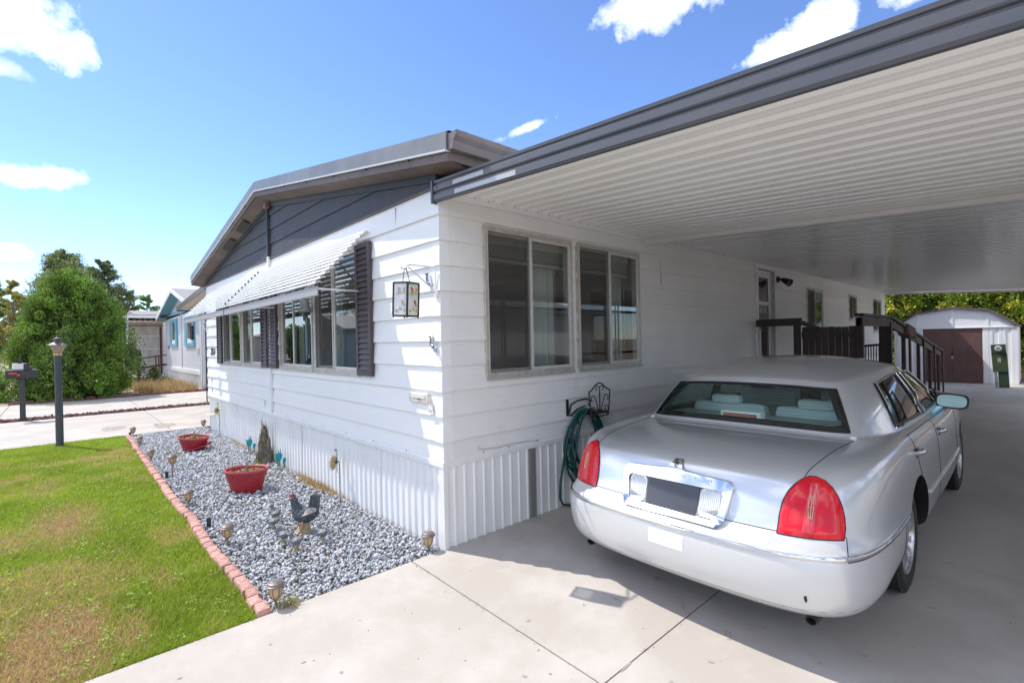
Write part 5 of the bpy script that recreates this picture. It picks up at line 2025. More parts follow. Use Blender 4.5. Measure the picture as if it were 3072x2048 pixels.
# second lantern panel hanging at the far awning corner
l2 = thing('yellow_lantern', 'flat amber glass lantern hanging under the far corner of the awning', 'lantern', (-8.05, -0.34, 1.82))
m = MB()
x, y = -8.05, -0.34
for a, b, c, d in ((-0.068, -0.057, -0.125, 0.125), (0.057, 0.068, -0.125, 0.125)):
    m.box(x + a, x + b, y - 0.02, y + 0.02, 1.94 + c, 1.94 + d)
m.box(x - 0.068, x + 0.068, y - 0.02, y + 0.02, 2.065, 2.078)
m.box(x - 0.068, x + 0.068, y - 0.02, y + 0.02, 1.802, 1.815)
m.tube([(x, y, 2.075), (x + 0.01, y + 0.01, 2.30)], 0.003, 5)
m.build('lantern_frame', m_black, l2)
m = MB()
m.box(x - 0.057, x + 0.057, y - 0.004, y + 0.004, 1.815, 2.065)
m.build('amber_glass', mat('amber_glass', (0.66, 0.46, 0.20), rough=0.2, var=0.9, vscale=12, vcol=(0.70, 0.64, 0.52), trans=0.4), l2)
br2 = thing('far_wall_bracket', 'thin white bracket arm at the far front corner of the house', 'bracket', (-8.38, -0.02, 2.1))
m = MB()
m.tube([(-8.40, -0.03, 1.95), (-8.40, -0.03, 2.16), (-8.30, -0.28, 2.30), (-8.08, -0.36, 2.31)], 0.008, 6)
m.tube([(-8.40, -0.03, 2.0), (-8.25, -0.30, 2.29)], 0.006, 6)
m.build('bracket_rod', m_white_m, br2)

# bell and wind chime
bell = thing('wind_bell', 'verdigris bell with blue-green chime tubes hanging under the awning', 'bell', (-2.55, -0.16, 2.0))
bx, by = -2.545, -0.150
m_verd = mat('verdigris', (0.30, 0.36, 0.36), rough=0.6, var=0.7, vscale=14, vcol=(0.48, 0.48, 0.44))
m = MB()
m.lathe([(0.0, 0.155), (0.022, 0.152), (0.036, 0.140), (0.043, 0.115), (0.048, 0.075), (0.060, 0.040), (0.082, 0.010), (0.094, -0.002), (0.090, -0.006), (0.075, 0.004), (0.052, 0.035), (0.0, 0.06)], (bx, by, 2.045), 24)
m.build('bell_cup', m_verd, bell, smooth=40)
m = MB()
m.box(bx - 0.022, bx + 0.022, by - 0.008, by + 0.008, 2.195, 2.240)
m.tube([(bx, by, 2.235), (bx, by, 2.40)], 0.003, 5)
m.build('bell_yoke', m_verd, bell)
m = MB()
m.tube([(bx, by, 2.06), (bx, by, 2.0)], 0.003, 5)
m.lathe([(0.028, 0.02), (0.024, -0.05), (0.0, -0.05)], (bx, by, 1.985), 12)
m.build('clapper', mat('chime_dark', (0.06, 0.075, 0.08), rough=0.5), bell)
m_tube = mat('chime_tube', (0.10, 0.14, 0.165), rough=0.35, metal=0.4)
for dx, dy, za, zb, r in ((-0.010, 0.012, 1.47, 1.95, 0.0125), (0.050, 0.020, 1.50, 1.97, 0.016), (0.072, -0.010, 1.54, 1.97, 0.013)):
    m = MB()
    m.tube([(bx + dx, by + dy, za), (bx + dx, by + dy, zb)], r, 10)
    m.tube([(bx + dx, by + dy, zb), (bx, by, 2.03)], 0.0015, 4)
    m.build('chime_tube', m_tube, bell, smooth=40)

# small hardware on the corner boards
for z, x, lab, rot in ((2.165, -0.112, 'upper chrome flag-pole clip on the corner siding, above the other clip', 0.25), (1.655, -0.075, 'lower chrome flag-pole clip on the corner siding below the bracket', 0.35)):
    t = thing('pole_clip', lab, 'clip', (x, -0.02, z))
    m = MB()
    pts = [Vector((x - 0.030 + 0.012 * k, -0.024 - 0.028 * math.sin(k * 0.55), z + 0.055 - 0.024 * k)) for k in range(6)]
    m.tube(pts, [0.009, 0.014, 0.012, 0.014, 0.010, 0.012], 6)
    m.box(x - 0.006, x + 0.052, -0.030, -0.015, z - 0.078, z - 0.050, bev=0.003)
    m.build('clip_spring', mat('chrome', (0.75, 0.75, 0.76), rough=0.08, metal=1.0), t)
    m = MB()
    for k in range(4):
        m.box(x - 0.022 + 0.014 * k, x - 0.012 + 0.014 * k, -0.060, -0.045, z + 0.040 - 0.027 * k, z + 0.050 - 0.027 * k)
    m.build('clip_stud', m_screw, t)
ob = thing('outlet_cover', 'cream weathered outlet cover on the low front siding near the corner', 'cover', (-0.31, -0.02, 1.19))
m = MB()
m.box(-0.458, -0.168, -0.040, -0.010, 1.150, 1.232, bev=0.006)
m.build('cover_plate', mat('cream_plastic', (0.62, 0.585, 0.50), rough=0.55, var=0.6, vscale=20, vcol=(0.72, 0.69, 0.62)), ob)
m = MB()
m.box(-0.40, -0.20, -0.046, -0.038, 1.186, 1.222, bev=0.003)
m.build('cover_lid', mat('cream_lid', (0.68, 0.65, 0.58), rough=0.5), ob)
m = MB()
m.box(-0.315, -0.270, -0.048, -0.044, 1.176, 1.181)
m.build('lid_latch', m_black, ob)
ch = thing('paper_charm', 'small triangular white paper charm pinned beside the outlet cover', 'ornament', (-0.135, -0.03, 1.16))
m = MB()
m.prism([(-0.172, -0.034, 1.075), (-0.085, -0.034, 1.070), (-0.138, -0.030, 1.215)], (0, -0.006, 0))
m.build('charm_body', mat('charm_paper', (0.72, 0.70, 0.69), rough=0.7), ch)
m = MB()
m.prism([(-0.150, -0.041, 1.155), (-0.118, -0.041, 1.150), (-0.136, -0.038, 1.212)], (0, -0.001, 0))
m.box(-0.150, -0.108, -0.0420, -0.041, 1.092, 1.102)
m.build('charm_print', mat('charm_pink', (0.62, 0.36, 0.37), rough=0.7), ch)
# loose wire on the side wall
m = MB()
m.tube([(0.024, 0.335, 0.775), (0.026, 0.330, 0.745), (0.026, 0.37, 0.735), (0.025, 0.52, 0.722), (0.025, 0.72, 0.727), (0.024, 0.92, 0.722), (0.024, 1.06, 0.700)], 0.0028, 5)
o = m.build('loose_wire', mat('wire_grey', (0.42, 0.40, 0.37), rough=0.6), None)
tag(o, 'loose thin grey wire curling over the side siding above the belt trim', 'wire')

# hose, hanger and tap plate on the side wall
hp = thing('hose_hanger', 'black wrought iron hose hanger with scrolls on the side wall', 'hose hanger', (0.06, 1.85, 0.98))
HX = 0.150
m = MB()
top = [(HX, 1.672, 1.112), (HX, 1.715, 1.128), (HX, 1.765, 1.165), (HX, 1.805, 1.190), (HX, 1.850, 1.198), (HX, 1.895, 1.186), (HX, 1.935, 1.155), (HX, 1.985, 1.126), (HX, 2.028, 1.112)]
m.tube(top, 0.0075, 6)
m.tube([(HX, 1.672, 1.118), (HX, 1.690, 0.990), (HX, 1.712, 0.860)], 0.0075, 6)
m.tube([(HX, 2.028, 1.118), (HX, 2.016, 0.990), (HX, 1.996, 0.860)], 0.0075, 6)
m.tube([(HX, 1.712, 0.862), (HX, 1.780, 0.892), (HX, 1.854, 0.900), (HX, 1.930, 0.892), (HX, 1.996, 0.862)], 0.0075, 6)
m.tube([(HX, 1.712, 0.856), (HX - 0.02, 1.854, 0.846), (HX, 1.996, 0.856)], 0.006, 6)


def scroll(m, c, r0, a0, turns, sgn, tail):
    pts = [Vector((HX, c[0] + sgn * r0 * (1 - 0.72 * k / 15) * math.cos(a0 + turns * 2 * PI * k / 15), c[1] + r0 * (1 - 0.72 * k / 15) * math.sin(a0 + turns * 2 * PI * k / 15))) for k in range(16)]
    m.tube([Vector((HX, *p)) for p in tail] + pts, 0.0052, 5)


for s in (1, -1):
    scroll(m, (1.852 - s * 0.040, 1.135), 0.040, PI * 0.0 + 0.1, 0.72, s, [(1.852 - s * 0.001, 0.90), (1.852 - s * 0.003, 1.06)])
    scroll(m, (1.852 - s * 0.118, 1.035), 0.042, 0.3, 0.75, s, [(1.852 - s * 0.02, 0.90), (1.852 - s * 0.045, 0.98)])
    scroll(m, (1.852 - s * 0.105, 0.925), 0.036, PI * 0.9, -0.75, s, [(1.852 - s * 0.055, 1.045), (1.852 - s * 0.075, 0.985)] if False else [(1.852 - s * 0.14, 0.90)])
m.build('scroll_panel', m_black, hp)
m = MB()
m.box(0.018, 0.030, 1.470, 1.500, 0.885, 1.050)
m.tube([(0.03, 1.50, 0.90), (0.06, 1.50, 1.00), (0.09, 1.56, 1.035), (0.09, 1.70, 1.045), (0.07, 1.80, 1.01), (0.04, 1.81, 0.965)], 0.010, 6)
m.tube([(0.03, 1.50, 0.90), (0.04, 1.52, 0.885), (0.05, 1.60, 0.94), (0.10, 1.68, 0.975)], 0.009, 6)
m.box(0.02, HX, 1.70, 2.00, 0.880, 0.900)
m.build('hanger_arm', m_black, hp)
m = MB()
m.box(0.016, 0.024, 1.475, 1.80, 0.885, 1.050)
m.build('back_plate', m_trimwhite, hp)
m_hose = mat('hose_green', (0.003, 0.060, 0.055), rough=0.30, var=0.4, vscale=20, vcol=(0.006, 0.10, 0.09))
hs = MB()
rg = np.random.default_rng(44)
pts = []
turns = 8
for k in range(turns * 26):
    a = 2 * PI * k / 26
    tt = k / 26
    ry = 0.235 + 0.035 * math.sin(tt * 2.1) + 0.012 * (int(tt * 7) % 3)
    rz_ = 0.345 + 0.055 * math.sin(tt * 1.7 + 1)
    cy, czz = 1.690 + 0.045 * math.sin(tt * 2.7), 0.935 - rz_
    yy = cy + ry * math.sin(a) * (1 - 0.18 * math.cos(a) * (1 if math.cos(a) > 0 else 0.4))
    zz = czz + rz_ * math.cos(a)
    xx = 0.065 + 0.055 * ((tt * 0.618) % 1) + 0.012 * math.sin(a * 2 + tt)
    pts.append((xx, yy, zz))
# tail running down to the concrete
pts = [(0.07, 1.47, 0.0), (0.05, 1.36, 0.03), (0.045, 1.325, 0.10), (0.05, 1.33, 0.25), (0.055, 1.375, 0.45), (0.06, 1.44, 0.70)] + pts[16:]
hs.tube(pts, 0.0115, 7)
o = hs.build('garden_hose', m_hose, None, smooth=60)
tag(o, 'dark green garden hose coiled on the scroll hanger behind the car', 'hose')

# ------------------------------------------------------------------ lamp post and mailbox
lp = thing('lamp_post', 'grey lamp post with a brass and glass lantern at the lawn corner', 'lamp post', (-8.26, -2.28, 0))
x, y = -8.26, -2.28
m = MB()
m.lathe([(0.056, -0.1), (0.056, 0.02), (0.053, 0.05), (0.053, 0.72), (0.049, 0.80), (0.049, 1.555), (0.053, 1.56), (0.046, 1.575)], (x, y, 0), 20)
m.lathe([(0.010, 0), (0.010, 0.008), (0, 0.010)], (x + 0.052, y - 0.02, 1.40), 8, M=Matrix.Rotation(R(90), 4, 'Y'))
m.build('post', mat('post_grey', (0.048, 0.060, 0.066), rough=0.55, var=0.6, vscale=4, vcol=(0.085, 0.095, 0.095), vstretch=(1, 1, 0.3)), lp, smooth=30)
m_brass = mat('brass', (0.55, 0.36, 0.16), rough=0.35, metal=0.7)
m_lcap = mat('lantern_cap', (0.13, 0.105, 0.10), rough=0.45, metal=0.3)
m = MB()
m.lathe([(0.056, 0), (0.056, 0.035), (0.048, 0.045)], (x, y, 1.565), 20)
m.build('collar', m_brass, lp, smooth=30)
m = MB()
pb = [(x + 0.062 * math.cos(a), y + 0.062 * math.sin(a), 1.612) for a in [PI / 2 * k + 0.5 for k in range(4)]]
ptp = [(x + 0.128 * math.cos(a), y + 0.128 * math.sin(a), 1.745) for a in [PI / 2 * k + 0.5 for k in range(4)]]
for k in range(4):
    m.add([pb[k], pb[(k + 1) % 4], ptp[(k + 1) % 4], ptp[k]], [(0, 1, 2, 3)])
m.build('lantern_pane', mat('frosted_pane', (0.60, 0.53, 0.46), rough=0.3, trans=0.5), lp)
m = MB()
for k in range(4):
    m.tube([pb[k], ptp[k]], 0.006, 5)
    m.tube([ptp[k], ptp[(k + 1) % 4]], 0.006, 5)
m.build('lantern_edge', m_brass, lp)
m = MB()
rc = math.sqrt(2) * 0.5
apex = [(x + 0.146 * math.cos(a), y + 0.146 * math.sin(a), 1.750) for a in [PI / 2 * k + 0.5 for k in range(4)]]
up = [(x + 0.060 * math.cos(a), y + 0.060 * math.sin(a), 1.795) for a in [PI / 2 * k + 0.5 for k in range(4)]]
m.add(apex + up, [(0, 1, 5, 4), (1, 2, 6, 5), (2, 3, 7, 6), (3, 0, 4, 7), (4, 5, 6, 7), (3, 2, 1, 0)])
m.lathe([(0.060, 1.795), (0.040, 1.815), (0.030, 1.835), (0.058, 1.846), (0.050, 1.862), (0.020, 1.874), (0.008, 1.880), (0.012, 1.893), (0.004, 1.905), (0, 1.91)], (x, y, 0), 16)
m.build('lantern_cap', m_lcap, lp, smooth=30)

mb_ = thing('mailbox', 'black post-mounted mailbox with a red flag by the lava rock', 'mailbox', (-13.15, -2.90, 0))
x, y = -13.15, -2.92
m_mb = mat('mailbox_black', (0.022, 0.023, 0.025), rough=0.4)
m = MB()
m.box(x - 0.05, x + 0.05, y - 0.05, y + 0.05, -0.1, 1.0, bev=0.006)
m.build('post', mat('post_charcoal', (0.045, 0.046, 0.050), rough=0.7), mb_)
m = MB()
pr = [(-0.085, 0.0), (0.085, 0.0), (0.085, 0.13)] + [(0.085 * math.cos(a), 0.13 + 0.085 * math.sin(a)) for a in np.linspace(0.2, PI - 0.2, 8)] + [(-0.085, 0.13)]
m.prism([(x + a, y - 0.26, 1.01 + b) for a, b in pr], (0, 0.52, 0))
m.box(x - 0.09, x + 0.09, y - 0.27, y - 0.255, 1.005, 1.20)
m.build('box', m_mb, mb_)
m = MB()
m.box(x + 0.088, x + 0.096, y - 0.22, y - 0.03, 1.118, 1.150)
m.box(x + 0.088, x + 0.096, y - 0.075, y - 0.03, 1.075, 1.150)
m.build('flag', mat('flag_red', (0.62, 0.06, 0.05), rough=0.4), mb_)
m = MB()
m.box(x - 0.05, x + 0.05, y + 0.03, y + 0.14, 1.22, 1.36)
m.box(x - 0.045, x + 0.045, y - 0.06, y + 0.01, 1.36, 1.43)
m.lathe([(0.03, 0), (0.03, 0.04), (0.012, 0.07), (0, 0.075)], (x, y - 0.03, 1.43), 10)
m.build('rear_newspaper_tube', m_mb, mb_)
m = MB()
m.box(x + 0.03, x + 0.045, y - 0.16, y + 0.085, 1.235, 1.372)
m.build('address_card', mat('card_white', (0.74, 0.74, 0.74), rough=0.6), mb_)
m = MB()
for k in range(3):
    m.box(x + 0.0455, x + 0.0462, y - 0.12, y + 0.02 + 0.01 * k, 1.335 - 0.03 * k, 1.342 - 0.03 * k)
m.build('card_print', mat('print_grey', (0.45, 0.45, 0.45), rough=0.7), mb_)
# ------------------------------------------------------------------ side porch and ramp
porch = thing('porch_ramp', 'dark brown wooden porch landing and ramp rail by the side door', 'porch', (0.75, 8, 0))


def bar(m, p, q, w, h, mi=0):
    """rectangular timber from p to q, w across, h upright"""
    p, q = Vector(p), Vector(q)
    d = (q - p).normalized()
    s = d.cross(Vector((0, 0, 1)))
    if s.length < 1e-4:
        s = Vector((1, 0, 0))
    s.normalize()
    u = s.cross(d).normalized()
    a = [p + s * w / 2 * i + u * h / 2 * j for i, j in ((-1, -1), (1, -1), (1, 1), (-1, 1))]
    m.prism(a, q - p)


m = MB()
m.box(0.04, 1.44, 6.40, 8.50, 0.78, 0.80)
for k in range(14):
    y = 6.40 + k * 0.15
    m.box(0.04, 1.44, y, y + 0.142, 0.80, 0.83)
m.build('landing_deck', m_brownwood, porch)
m = MB()
for k in range(46):
    y = 8.52 + k * 0.152
    z = 0.815 - 0.118 * (y - 8.5)
    m.box(0.10, 1.40, y, y + 0.142, z - 0.03, z)
m.box(0.12, 0.16, 8.5, 15.4, -0.05, 0.1)
m.build('ramp_deck', mat('ramp_board', (0.32, 0.30, 0.27), rough=0.8, var=0.5, vscale=5, vcol=(0.22, 0.20, 0.18)), porch)
for nm, (x0, x1, y0, y1, z0, z1) in (('post', (0.098, 0.185, 6.33, 6.415, 0.0, 1.80)), ('post', (0.585, 0.672, 6.33, 6.415, 0.0, 1.80)), ('rail', (0.022, 0.695, 6.315, 6.40, 1.795, 1.915)),
                                     ('post', (1.405, 1.495, 6.38, 6.47, 0.0, 1.885)), ('post', (1.40, 1.49, 8.40, 8.50, 0.0, 1.84)), ('post', (1.31, 1.40, 8.40, 8.50, 0.0, 1.84))):
    m = MB()
    m.box(x0, x1, y0, y1, z0, z1, bev=0.004)
    m.build(nm, m_brownwood, porch)
npk = 8
for k in range(npk):
    x0 = 0.690 + k * (1.405 - 0.690) / npk
    x1 = 0.690 + (k + 1) * (1.405 - 0.690) / npk - 0.0065
    m = MB()
    m.box(x0, x1, 6.405, 6.425, 0.6, 1.760 + RNG.uniform(-0.006, 0.008))
    m.build('plank', m_brownwood, porch)
m = MB()
m.box(0.672, 1.405, 6.43, 6.47, 1.60, 1.69)
m.box(0.672, 1.405, 6.43, 6.47, 0.85, 0.94)
m.build('rail', m_brownwood, porch)
m = MB()
bar(m, (0.64, 6.40, 1.86), (0.64, 8.2, 1.66), 0.09, 0.04)
m.build('rail', m_brownwood, porch)


def rail_z(y):
    return 1.925 if y < 8.45 else 1.925 - (y - 8.45) * 0.1165


for za, hh in ((0.0, 0.045), (-0.10, 0.13)):
    m = MB()
    x = 1.45 if za == 0 else 1.448
    w = 0.115 if za == 0 else 0.045
    bar(m, (x, 6.38, rail_z(6.4) + za), (x, 8.47, rail_z(8.45) + za), w, hh)
    m.build('rail', m_brownwood, porch)
    m = MB()
    bar(m, (x, 8.47, rail_z(8.47) + za), (x - 0.05, 15.35, rail_z(15.35) + za), w, hh)
    m.build('rail', m_brownwood, porch)
for y in (10.2, 12.0, 13.7, 15.25):
    m = MB()
    x = 1.45 - 0.05 * (y - 8.4) / 6.9
    m.box(x - 0.085, x - 0.028, y - 0.045, y + 0.045, zg(x, y) - 0.05, rail_z(y) - 0.02, bev=0.003)
    m.box(x + 0.026, x + 0.06, y - 0.045, y + 0.045, zg(x, y) - 0.05, rail_z(y) - 0.02, bev=0.003)
    m.build('post', m_brownwood, porch)
# wrapped pad tied on the rail
pad = thing('rail_pad', 'torn tan padding wrapped round the ramp rail', 'padding', (1.44, 10.2, 1.68))
m = MB()
rg = np.random.default_rng(3)
for k in range(12):
    y = 9.75 + k * 0.07
    z = rail_z(y)
    w = 0.085 + rg.uniform(-0.008, 0.008)
    m.box(1.44 - w, 1.44 + w, y, y + 0.075, z - 0.16 + rg.uniform(-0.02, 0.02), z + 0.045)
m.tube([(1.53, 9.78, rail_z(9.78) - 0.12), (1.55, 9.74, rail_z(9.78) - 0.24)], 0.008, 5)
m.tube([(1.53, 10.5, rail_z(10.5) - 0.12), (1.54, 10.52, rail_z(10.5) - 0.26)], 0.010, 5)
m.build('pad_wrap', mat('pad_tan', (0.20, 0.135, 0.10), rough=0.9, var=0.6, vscale=14, vcol=(0.11, 0.07, 0.055)), pad)
# iron gate across the ramp
gate = thing('baby_gate', 'small black gate with spindles across the ramp behind the planks', 'gate', (1.2, 8.7, 1.0))
m = MB()
y = 8.75
bar(m, (1.02, y, 1.415), (1.30, y, 1.44), 0.03, 0.04)
bar(m, (0.98, y, 0.84), (1.36, y, 0.84), 0.03, 0.03)
bar(m, (1.02, y, 1.42), (0.92, y, 0.84), 0.03, 0.03)
bar(m, (1.30, y, 1.44), (1.39, y, 0.84), 0.03, 0.03)
m.build('gate_frame', m_black, gate)
for k in range(7):
    m = MB()
    x = 1.045 + k * 0.040
    m.tube([(x, y, 0.85), (x, y, 1.0), (x + 0.003, y, 1.06), (x - 0.003, y, 1.16), (x, y, 1.25), (x, y, 1.42)], [0.008, 0.008, 0.012, 0.007, 0.011, 0.008], 6)
    m.build('spindle', m_black, gate)

# ------------------------------------------------------------------ shed
m_shed = mat('shed_white', (0.76, 0.77, 0.78), rough=0.4, var=0.3, vscale=3, vcol=(0.68, 0.69, 0.70))
m_sheddoor = mat('shed_door_brown', (0.115, 0.060, 0.056), rough=0.5, var=0.5, vscale=5, vcol=(0.16, 0.085, 0.075))
m_shedtrim = mat('shed_roof_brown', (0.115, 0.080, 0.085), rough=0.5)
shed = thing('garden_shed', 'white barn-roofed metal shed with brown double doors', 'shed', (1.35, 18.4, 0.04))
SX0, SX1, SY, SZ = -0.105, 2.785, 18.4, 0.045
roofp = [(-0.02 - 0.12, 1.74), (0.46, 2.245), (1.36, 2.385), (2.199, 2.262), (2.83, 1.755)]
m = MB()
def shed_panel(x0, x1, z0, z1, ribs):
    pts = [(x0, SY)]
    for r in ribs:
        pts += [(r - 0.045, SY), (r - 0.03, SY - 0.022), (r + 0.03, SY - 0.022), (r + 0.045, SY)]
    pts.append((x1, SY))
    m.strip([(a, b, z0) for a, b in pts], (0, 0, z1 - z0))
shed_panel(SX0, 0.635, SZ, 1.76, (0.0, 0.12, 0.33, 0.50, 0.59))
shed_panel(2.035, SX1, SZ, 1.76, (2.08, 2.14, 2.22, 2.42, 2.50, 2.68, 2.75))
m.box(SX0, SX0 + 0.02, SY + 0.001, SY + 2.4, SZ, 1.76)
m.box(SX1 - 0.02, SX1, SY + 0.001, SY + 2.4, SZ, 1.76)
m.build('wall', m_shed, shed)
m = MB()
gp = [(SX0, 1.76)] + [(x, z - 0.03) for x, z in roofp[1:4]] + [(SX1, 1.76)]
m.prism([(a, SY - 0.012, b) for a, b in gp], (0, 0.02, 0))
m.box(SX0 - 0.01, SX1 + 0.01, SY - 0.05, SY - 0.012, 1.735, 1.765)
for x, zt in ((1.345, 2.35), (2.15, 2.23), (0.50, 2.23)):
    m.box(x - 0.03, x + 0.03, SY - 0.030, SY - 0.012, 1.766, zt)
m.build('gable', m_shed, shed)
m = MB()
for (a, b), (c, d) in zip(roofp, roofp[1:]):
    m.prism([(a, SY - 0.10, b), (c, SY - 0.10, d), (c, SY - 0.10, d + 0.03), (a, SY - 0.10, b + 0.03)], (0, 2.6, 0))
    m.prism([(a, SY - 0.112, b - 0.025), (c, SY - 0.112, d - 0.025), (c, SY - 0.112, d + 0.034), (a, SY - 0.112, b + 0.034)], (0, 0.012, 0))
m.build('roof', m_shedtrim, shed)
for x0, x1 in ((0.640, 1.342), (1.350, 2.032)):
    m = MB()
    m.box(x0, x1, SY - 0.008, SY + 0.012, SZ + 0.01, 1.735, bev=0.004)
    d = m.build('door', m_sheddoor, shed)
m = MB()
m.box(1.30, 1.345, SY - 0.022, SY - 0.008, 0.93, 0.96)
m.box(1.352, 1.39, SY - 0.022, SY - 0.008, 0.93, 0.96)
hsp = m.build('hasp', m_black, d)
pk = thing('padlock', 'white and black padlock hanging on the shed doors', 'padlock', (1.34, SY - 0.03, 0.86))
m = MB()
m.box(1.322, 1.366, SY - 0.045, SY - 0.025, 0.80, 0.87, bev=0.005)
m.build('lock_body', mat('lock_white', (0.65, 0.65, 0.63), rough=0.4, metal=0.3), pk)
m = MB()
m.tube([(1.332, SY - 0.034, 0.868), (1.332, SY - 0.034, 0.91), (1.344, SY - 0.034, 0.93), (1.356, SY - 0.034, 0.91), (1.356, SY - 0.034, 0.868)], 0.005, 6)
m.box(1.338, 1.350, SY - 0.047, SY - 0.044, 0.815, 0.855)
m.build('shackle', m_black, pk)
m = MB()
m.box(1.9, 3.3, 17.75, 18.39, -0.02, 0.022, bev=0.01)
m.box(-0.4, 3.0, 18.33, 18.399, -0.05, 0.04)
tag(m.build('shed_apron', mat('apron_stone', (0.42, 0.36, 0.30), rough=0.9, var=0.7, vscale=9, vcol=(0.28, 0.2, 0.15)), None), 'gravelly concrete threshold in front of the white shed', 'threshold')

# ------------------------------------------------------------------ electric meter pedestal
m_met = mat('meter_green', (0.040, 0.068, 0.030), rough=0.5, var=0.4, vscale=8, vcol=(0.06, 0.09, 0.045))
mt = thing('meter_pedestal', 'green leaning electric meter pedestal in front of the shed', 'meter', (2.47, 17.3, 0.03))
MT = Matrix.Translation((2.485, 17.3, 0.03)) @ Matrix.Rotation(R(-3.2), 4, 'Y')
MT2 = Matrix.Translation((2.485, 17.3, 0.03)) @ Matrix.Rotation(R(-2.6), 4, 'Y')
m = MB()
m.box(-0.055, 0.150, -0.06, 0.12, -0.1, 0.46, M=MT2)
m.build('pedestal_base', mat('meter_base_green', (0.022, 0.045, 0.024), rough=0.5), mt)
m = MB()
for x in (-0.115, -0.085):
    m.tube([MT2 @ Vector((x, -0.05, -0.05)), MT2 @ Vector((x, -0.05, 0.45))], 0.014, 8)
m.build('conduit', mat('conduit_grey', (0.30, 0.30, 0.29), rough=0.5, metal=0.3), mt)
m = MB()
m.box(-0.150, 0.160, -0.09, 0.12, 0.45, 0.965, M=MT, bev=0.008)
m.box(-0.158, 0.150, -0.10, 0.12, 0.968, 0.985, M=MT)
m.build('breaker_box', m_met, mt)
m = MB()
m.box(-0.150, 0.150, -0.09, 0.12, 0.987, 1.22, M=MT, bev=0.008)
m.build('meter_box', m_met, mt)
m = MB()
m.lathe([(0.078, 0), (0.078, 0.02), (0.072, 0.06), (0.060, 0.075), (0.0, 0.08)], MT @ Vector((0.0, -0.09, 1.105)), 24, M=MT.to_3x3().to_4x4() @ Matrix.Rotation(R(90), 4, 'X'))
m.build('meter_dial', mat('meter_dial', (0.50, 0.50, 0.48), rough=0.15, spec=0.8), mt, smooth=40)
m = MB()
m.box(-0.035, 0.035, -0.172, -0.169, 1.105, 1.13, M=MT)
m.build('dial_window', m_black, mt)
m = MB()
m.box(-0.038, 0.030, -0.0915, -0.0905, 0.72, 0.85, M=MT)
m.build('warning_label', mat('label_faded', (0.45, 0.40, 0.36), rough=0.6, var=0.9, vscale=25, vcol=(0.15, 0.16, 0.1)), mt)

# beige house and brown rock yard beyond the shed
m = MB()
m.add([(-6, 19.0, -0.03), (12, 19.0, -0.03), (12, 40, -0.03), (-6, 40, -0.03)], [(0, 1, 2, 3)])
struct(m.build('back_yard', mat('bark_yard', (0.22, 0.125, 0.085), rough=0.95, var=0.8, vscale=6, vcol=(0.32, 0.2, 0.15), bump=0.8, bscale=25, bdist=0.03)))
bh = thing('beige_house', 'shaded beige house behind the hedge, right of the shed', 'house', (7, 27, 0))
m = MB()
m.box(2.6, 14, 26.0, 33, -0.1, 3.0)
m.build('wall', mat('beige_stucco', (0.42, 0.34, 0.25), rough=0.85, var=0.3, vscale=3, vcol=(0.34, 0.27, 0.2)), bh)
m = MB()
m.box(2.55, 14.05, 25.95, 26.0, -0.1, 0.95)
m.build('base_course', mat('base_brown', (0.14, 0.10, 0.08), rough=0.9), bh)
m = MB()
m.prism([(2.2, 25.6, 2.95), (8.3, 25.6, 4.4), (14.4, 25.6, 2.95), (14.4, 25.6, 2.8), (2.2, 25.6, 2.8)], (0, 7.8, 0))
m.build('roof', m_rake, bh)

# ------------------------------------------------------------------ left carport (far side of the house)
lc = thing('left_carport', 'tan ribbed carport roof on the far side of the house', 'carport', (-11, 1, 2.8))
m_tan = mat('pan_tan', (0.52, 0.455, 0.375), rough=0.45, var=0.3, vscale=4, vcol=(0.44, 0.37, 0.30))
def lz(x):
    return 2.905 + 0.026 * (x - FW)
def ly(x):
    return 0.02 - 0.052 * (x - FW)
m = MB()
pr = []
y = 0.02
while y < 6:
    pr += [(y, 0), (y + 0.16, 0), (y + 0.19, 0.05), (y + 0.27, 0.05), (y + 0.30, 0)]
    y += 0.30
X1 = -13.95
m.add([(FW - 0.02, yy, lz(FW) + d) for yy, d in pr] + [(X1, yy + ly(X1), lz(X1) + d) for yy, d in pr], [(i, i + 1, len(pr) + i + 1, len(pr) + i) for i in range(len(pr) - 1)])
m.build('roof_pan', m_tan, lc)
m = MB()
m.prism([(FW - 0.03, ly(FW) - 0.03, lz(FW) - 0.03), (FW - 0.03, ly(FW) - 0.03, lz(FW) + 0.09), (FW - 0.03, ly(FW), lz(FW) + 0.09), (FW - 0.03, ly(FW), lz(FW) - 0.03)], (X1 - FW, ly(X1) - ly(FW), lz(X1) - lz(FW)))
m.build('front_fascia', m_gutter, lc)
m = MB()
m.box(X1 - 0.05, X1 + 0.02, ly(X1), 6.2, lz(X1) - 0.04, lz(X1) + 0.0)
m.build('outer_beam', m_gutter, lc)
for y in (0.98, 5.2):
    m = MB()
    xx = -13.80
    m.box(xx - 0.025, xx + 0.025, y - 0.012, y + 0.012, -0.05, lz(X1) - 0.04)
    m.box(xx - 0.025, xx + 0.025, y + 0.22, y + 0.245, -0.05, lz(X1) - 0.04)
    for i in range(7):
        z = 0.22 + i * 0.36
        m.tube([(xx, y + 0.115 + 0.095 * math.cos(a), z + 0.15 * math.sin(a)) for a in np.linspace(0, 2 * PI, 12, endpoint=False)], 0.007, 5, closed=True)
    m.build('scroll_post', m_black, lc)

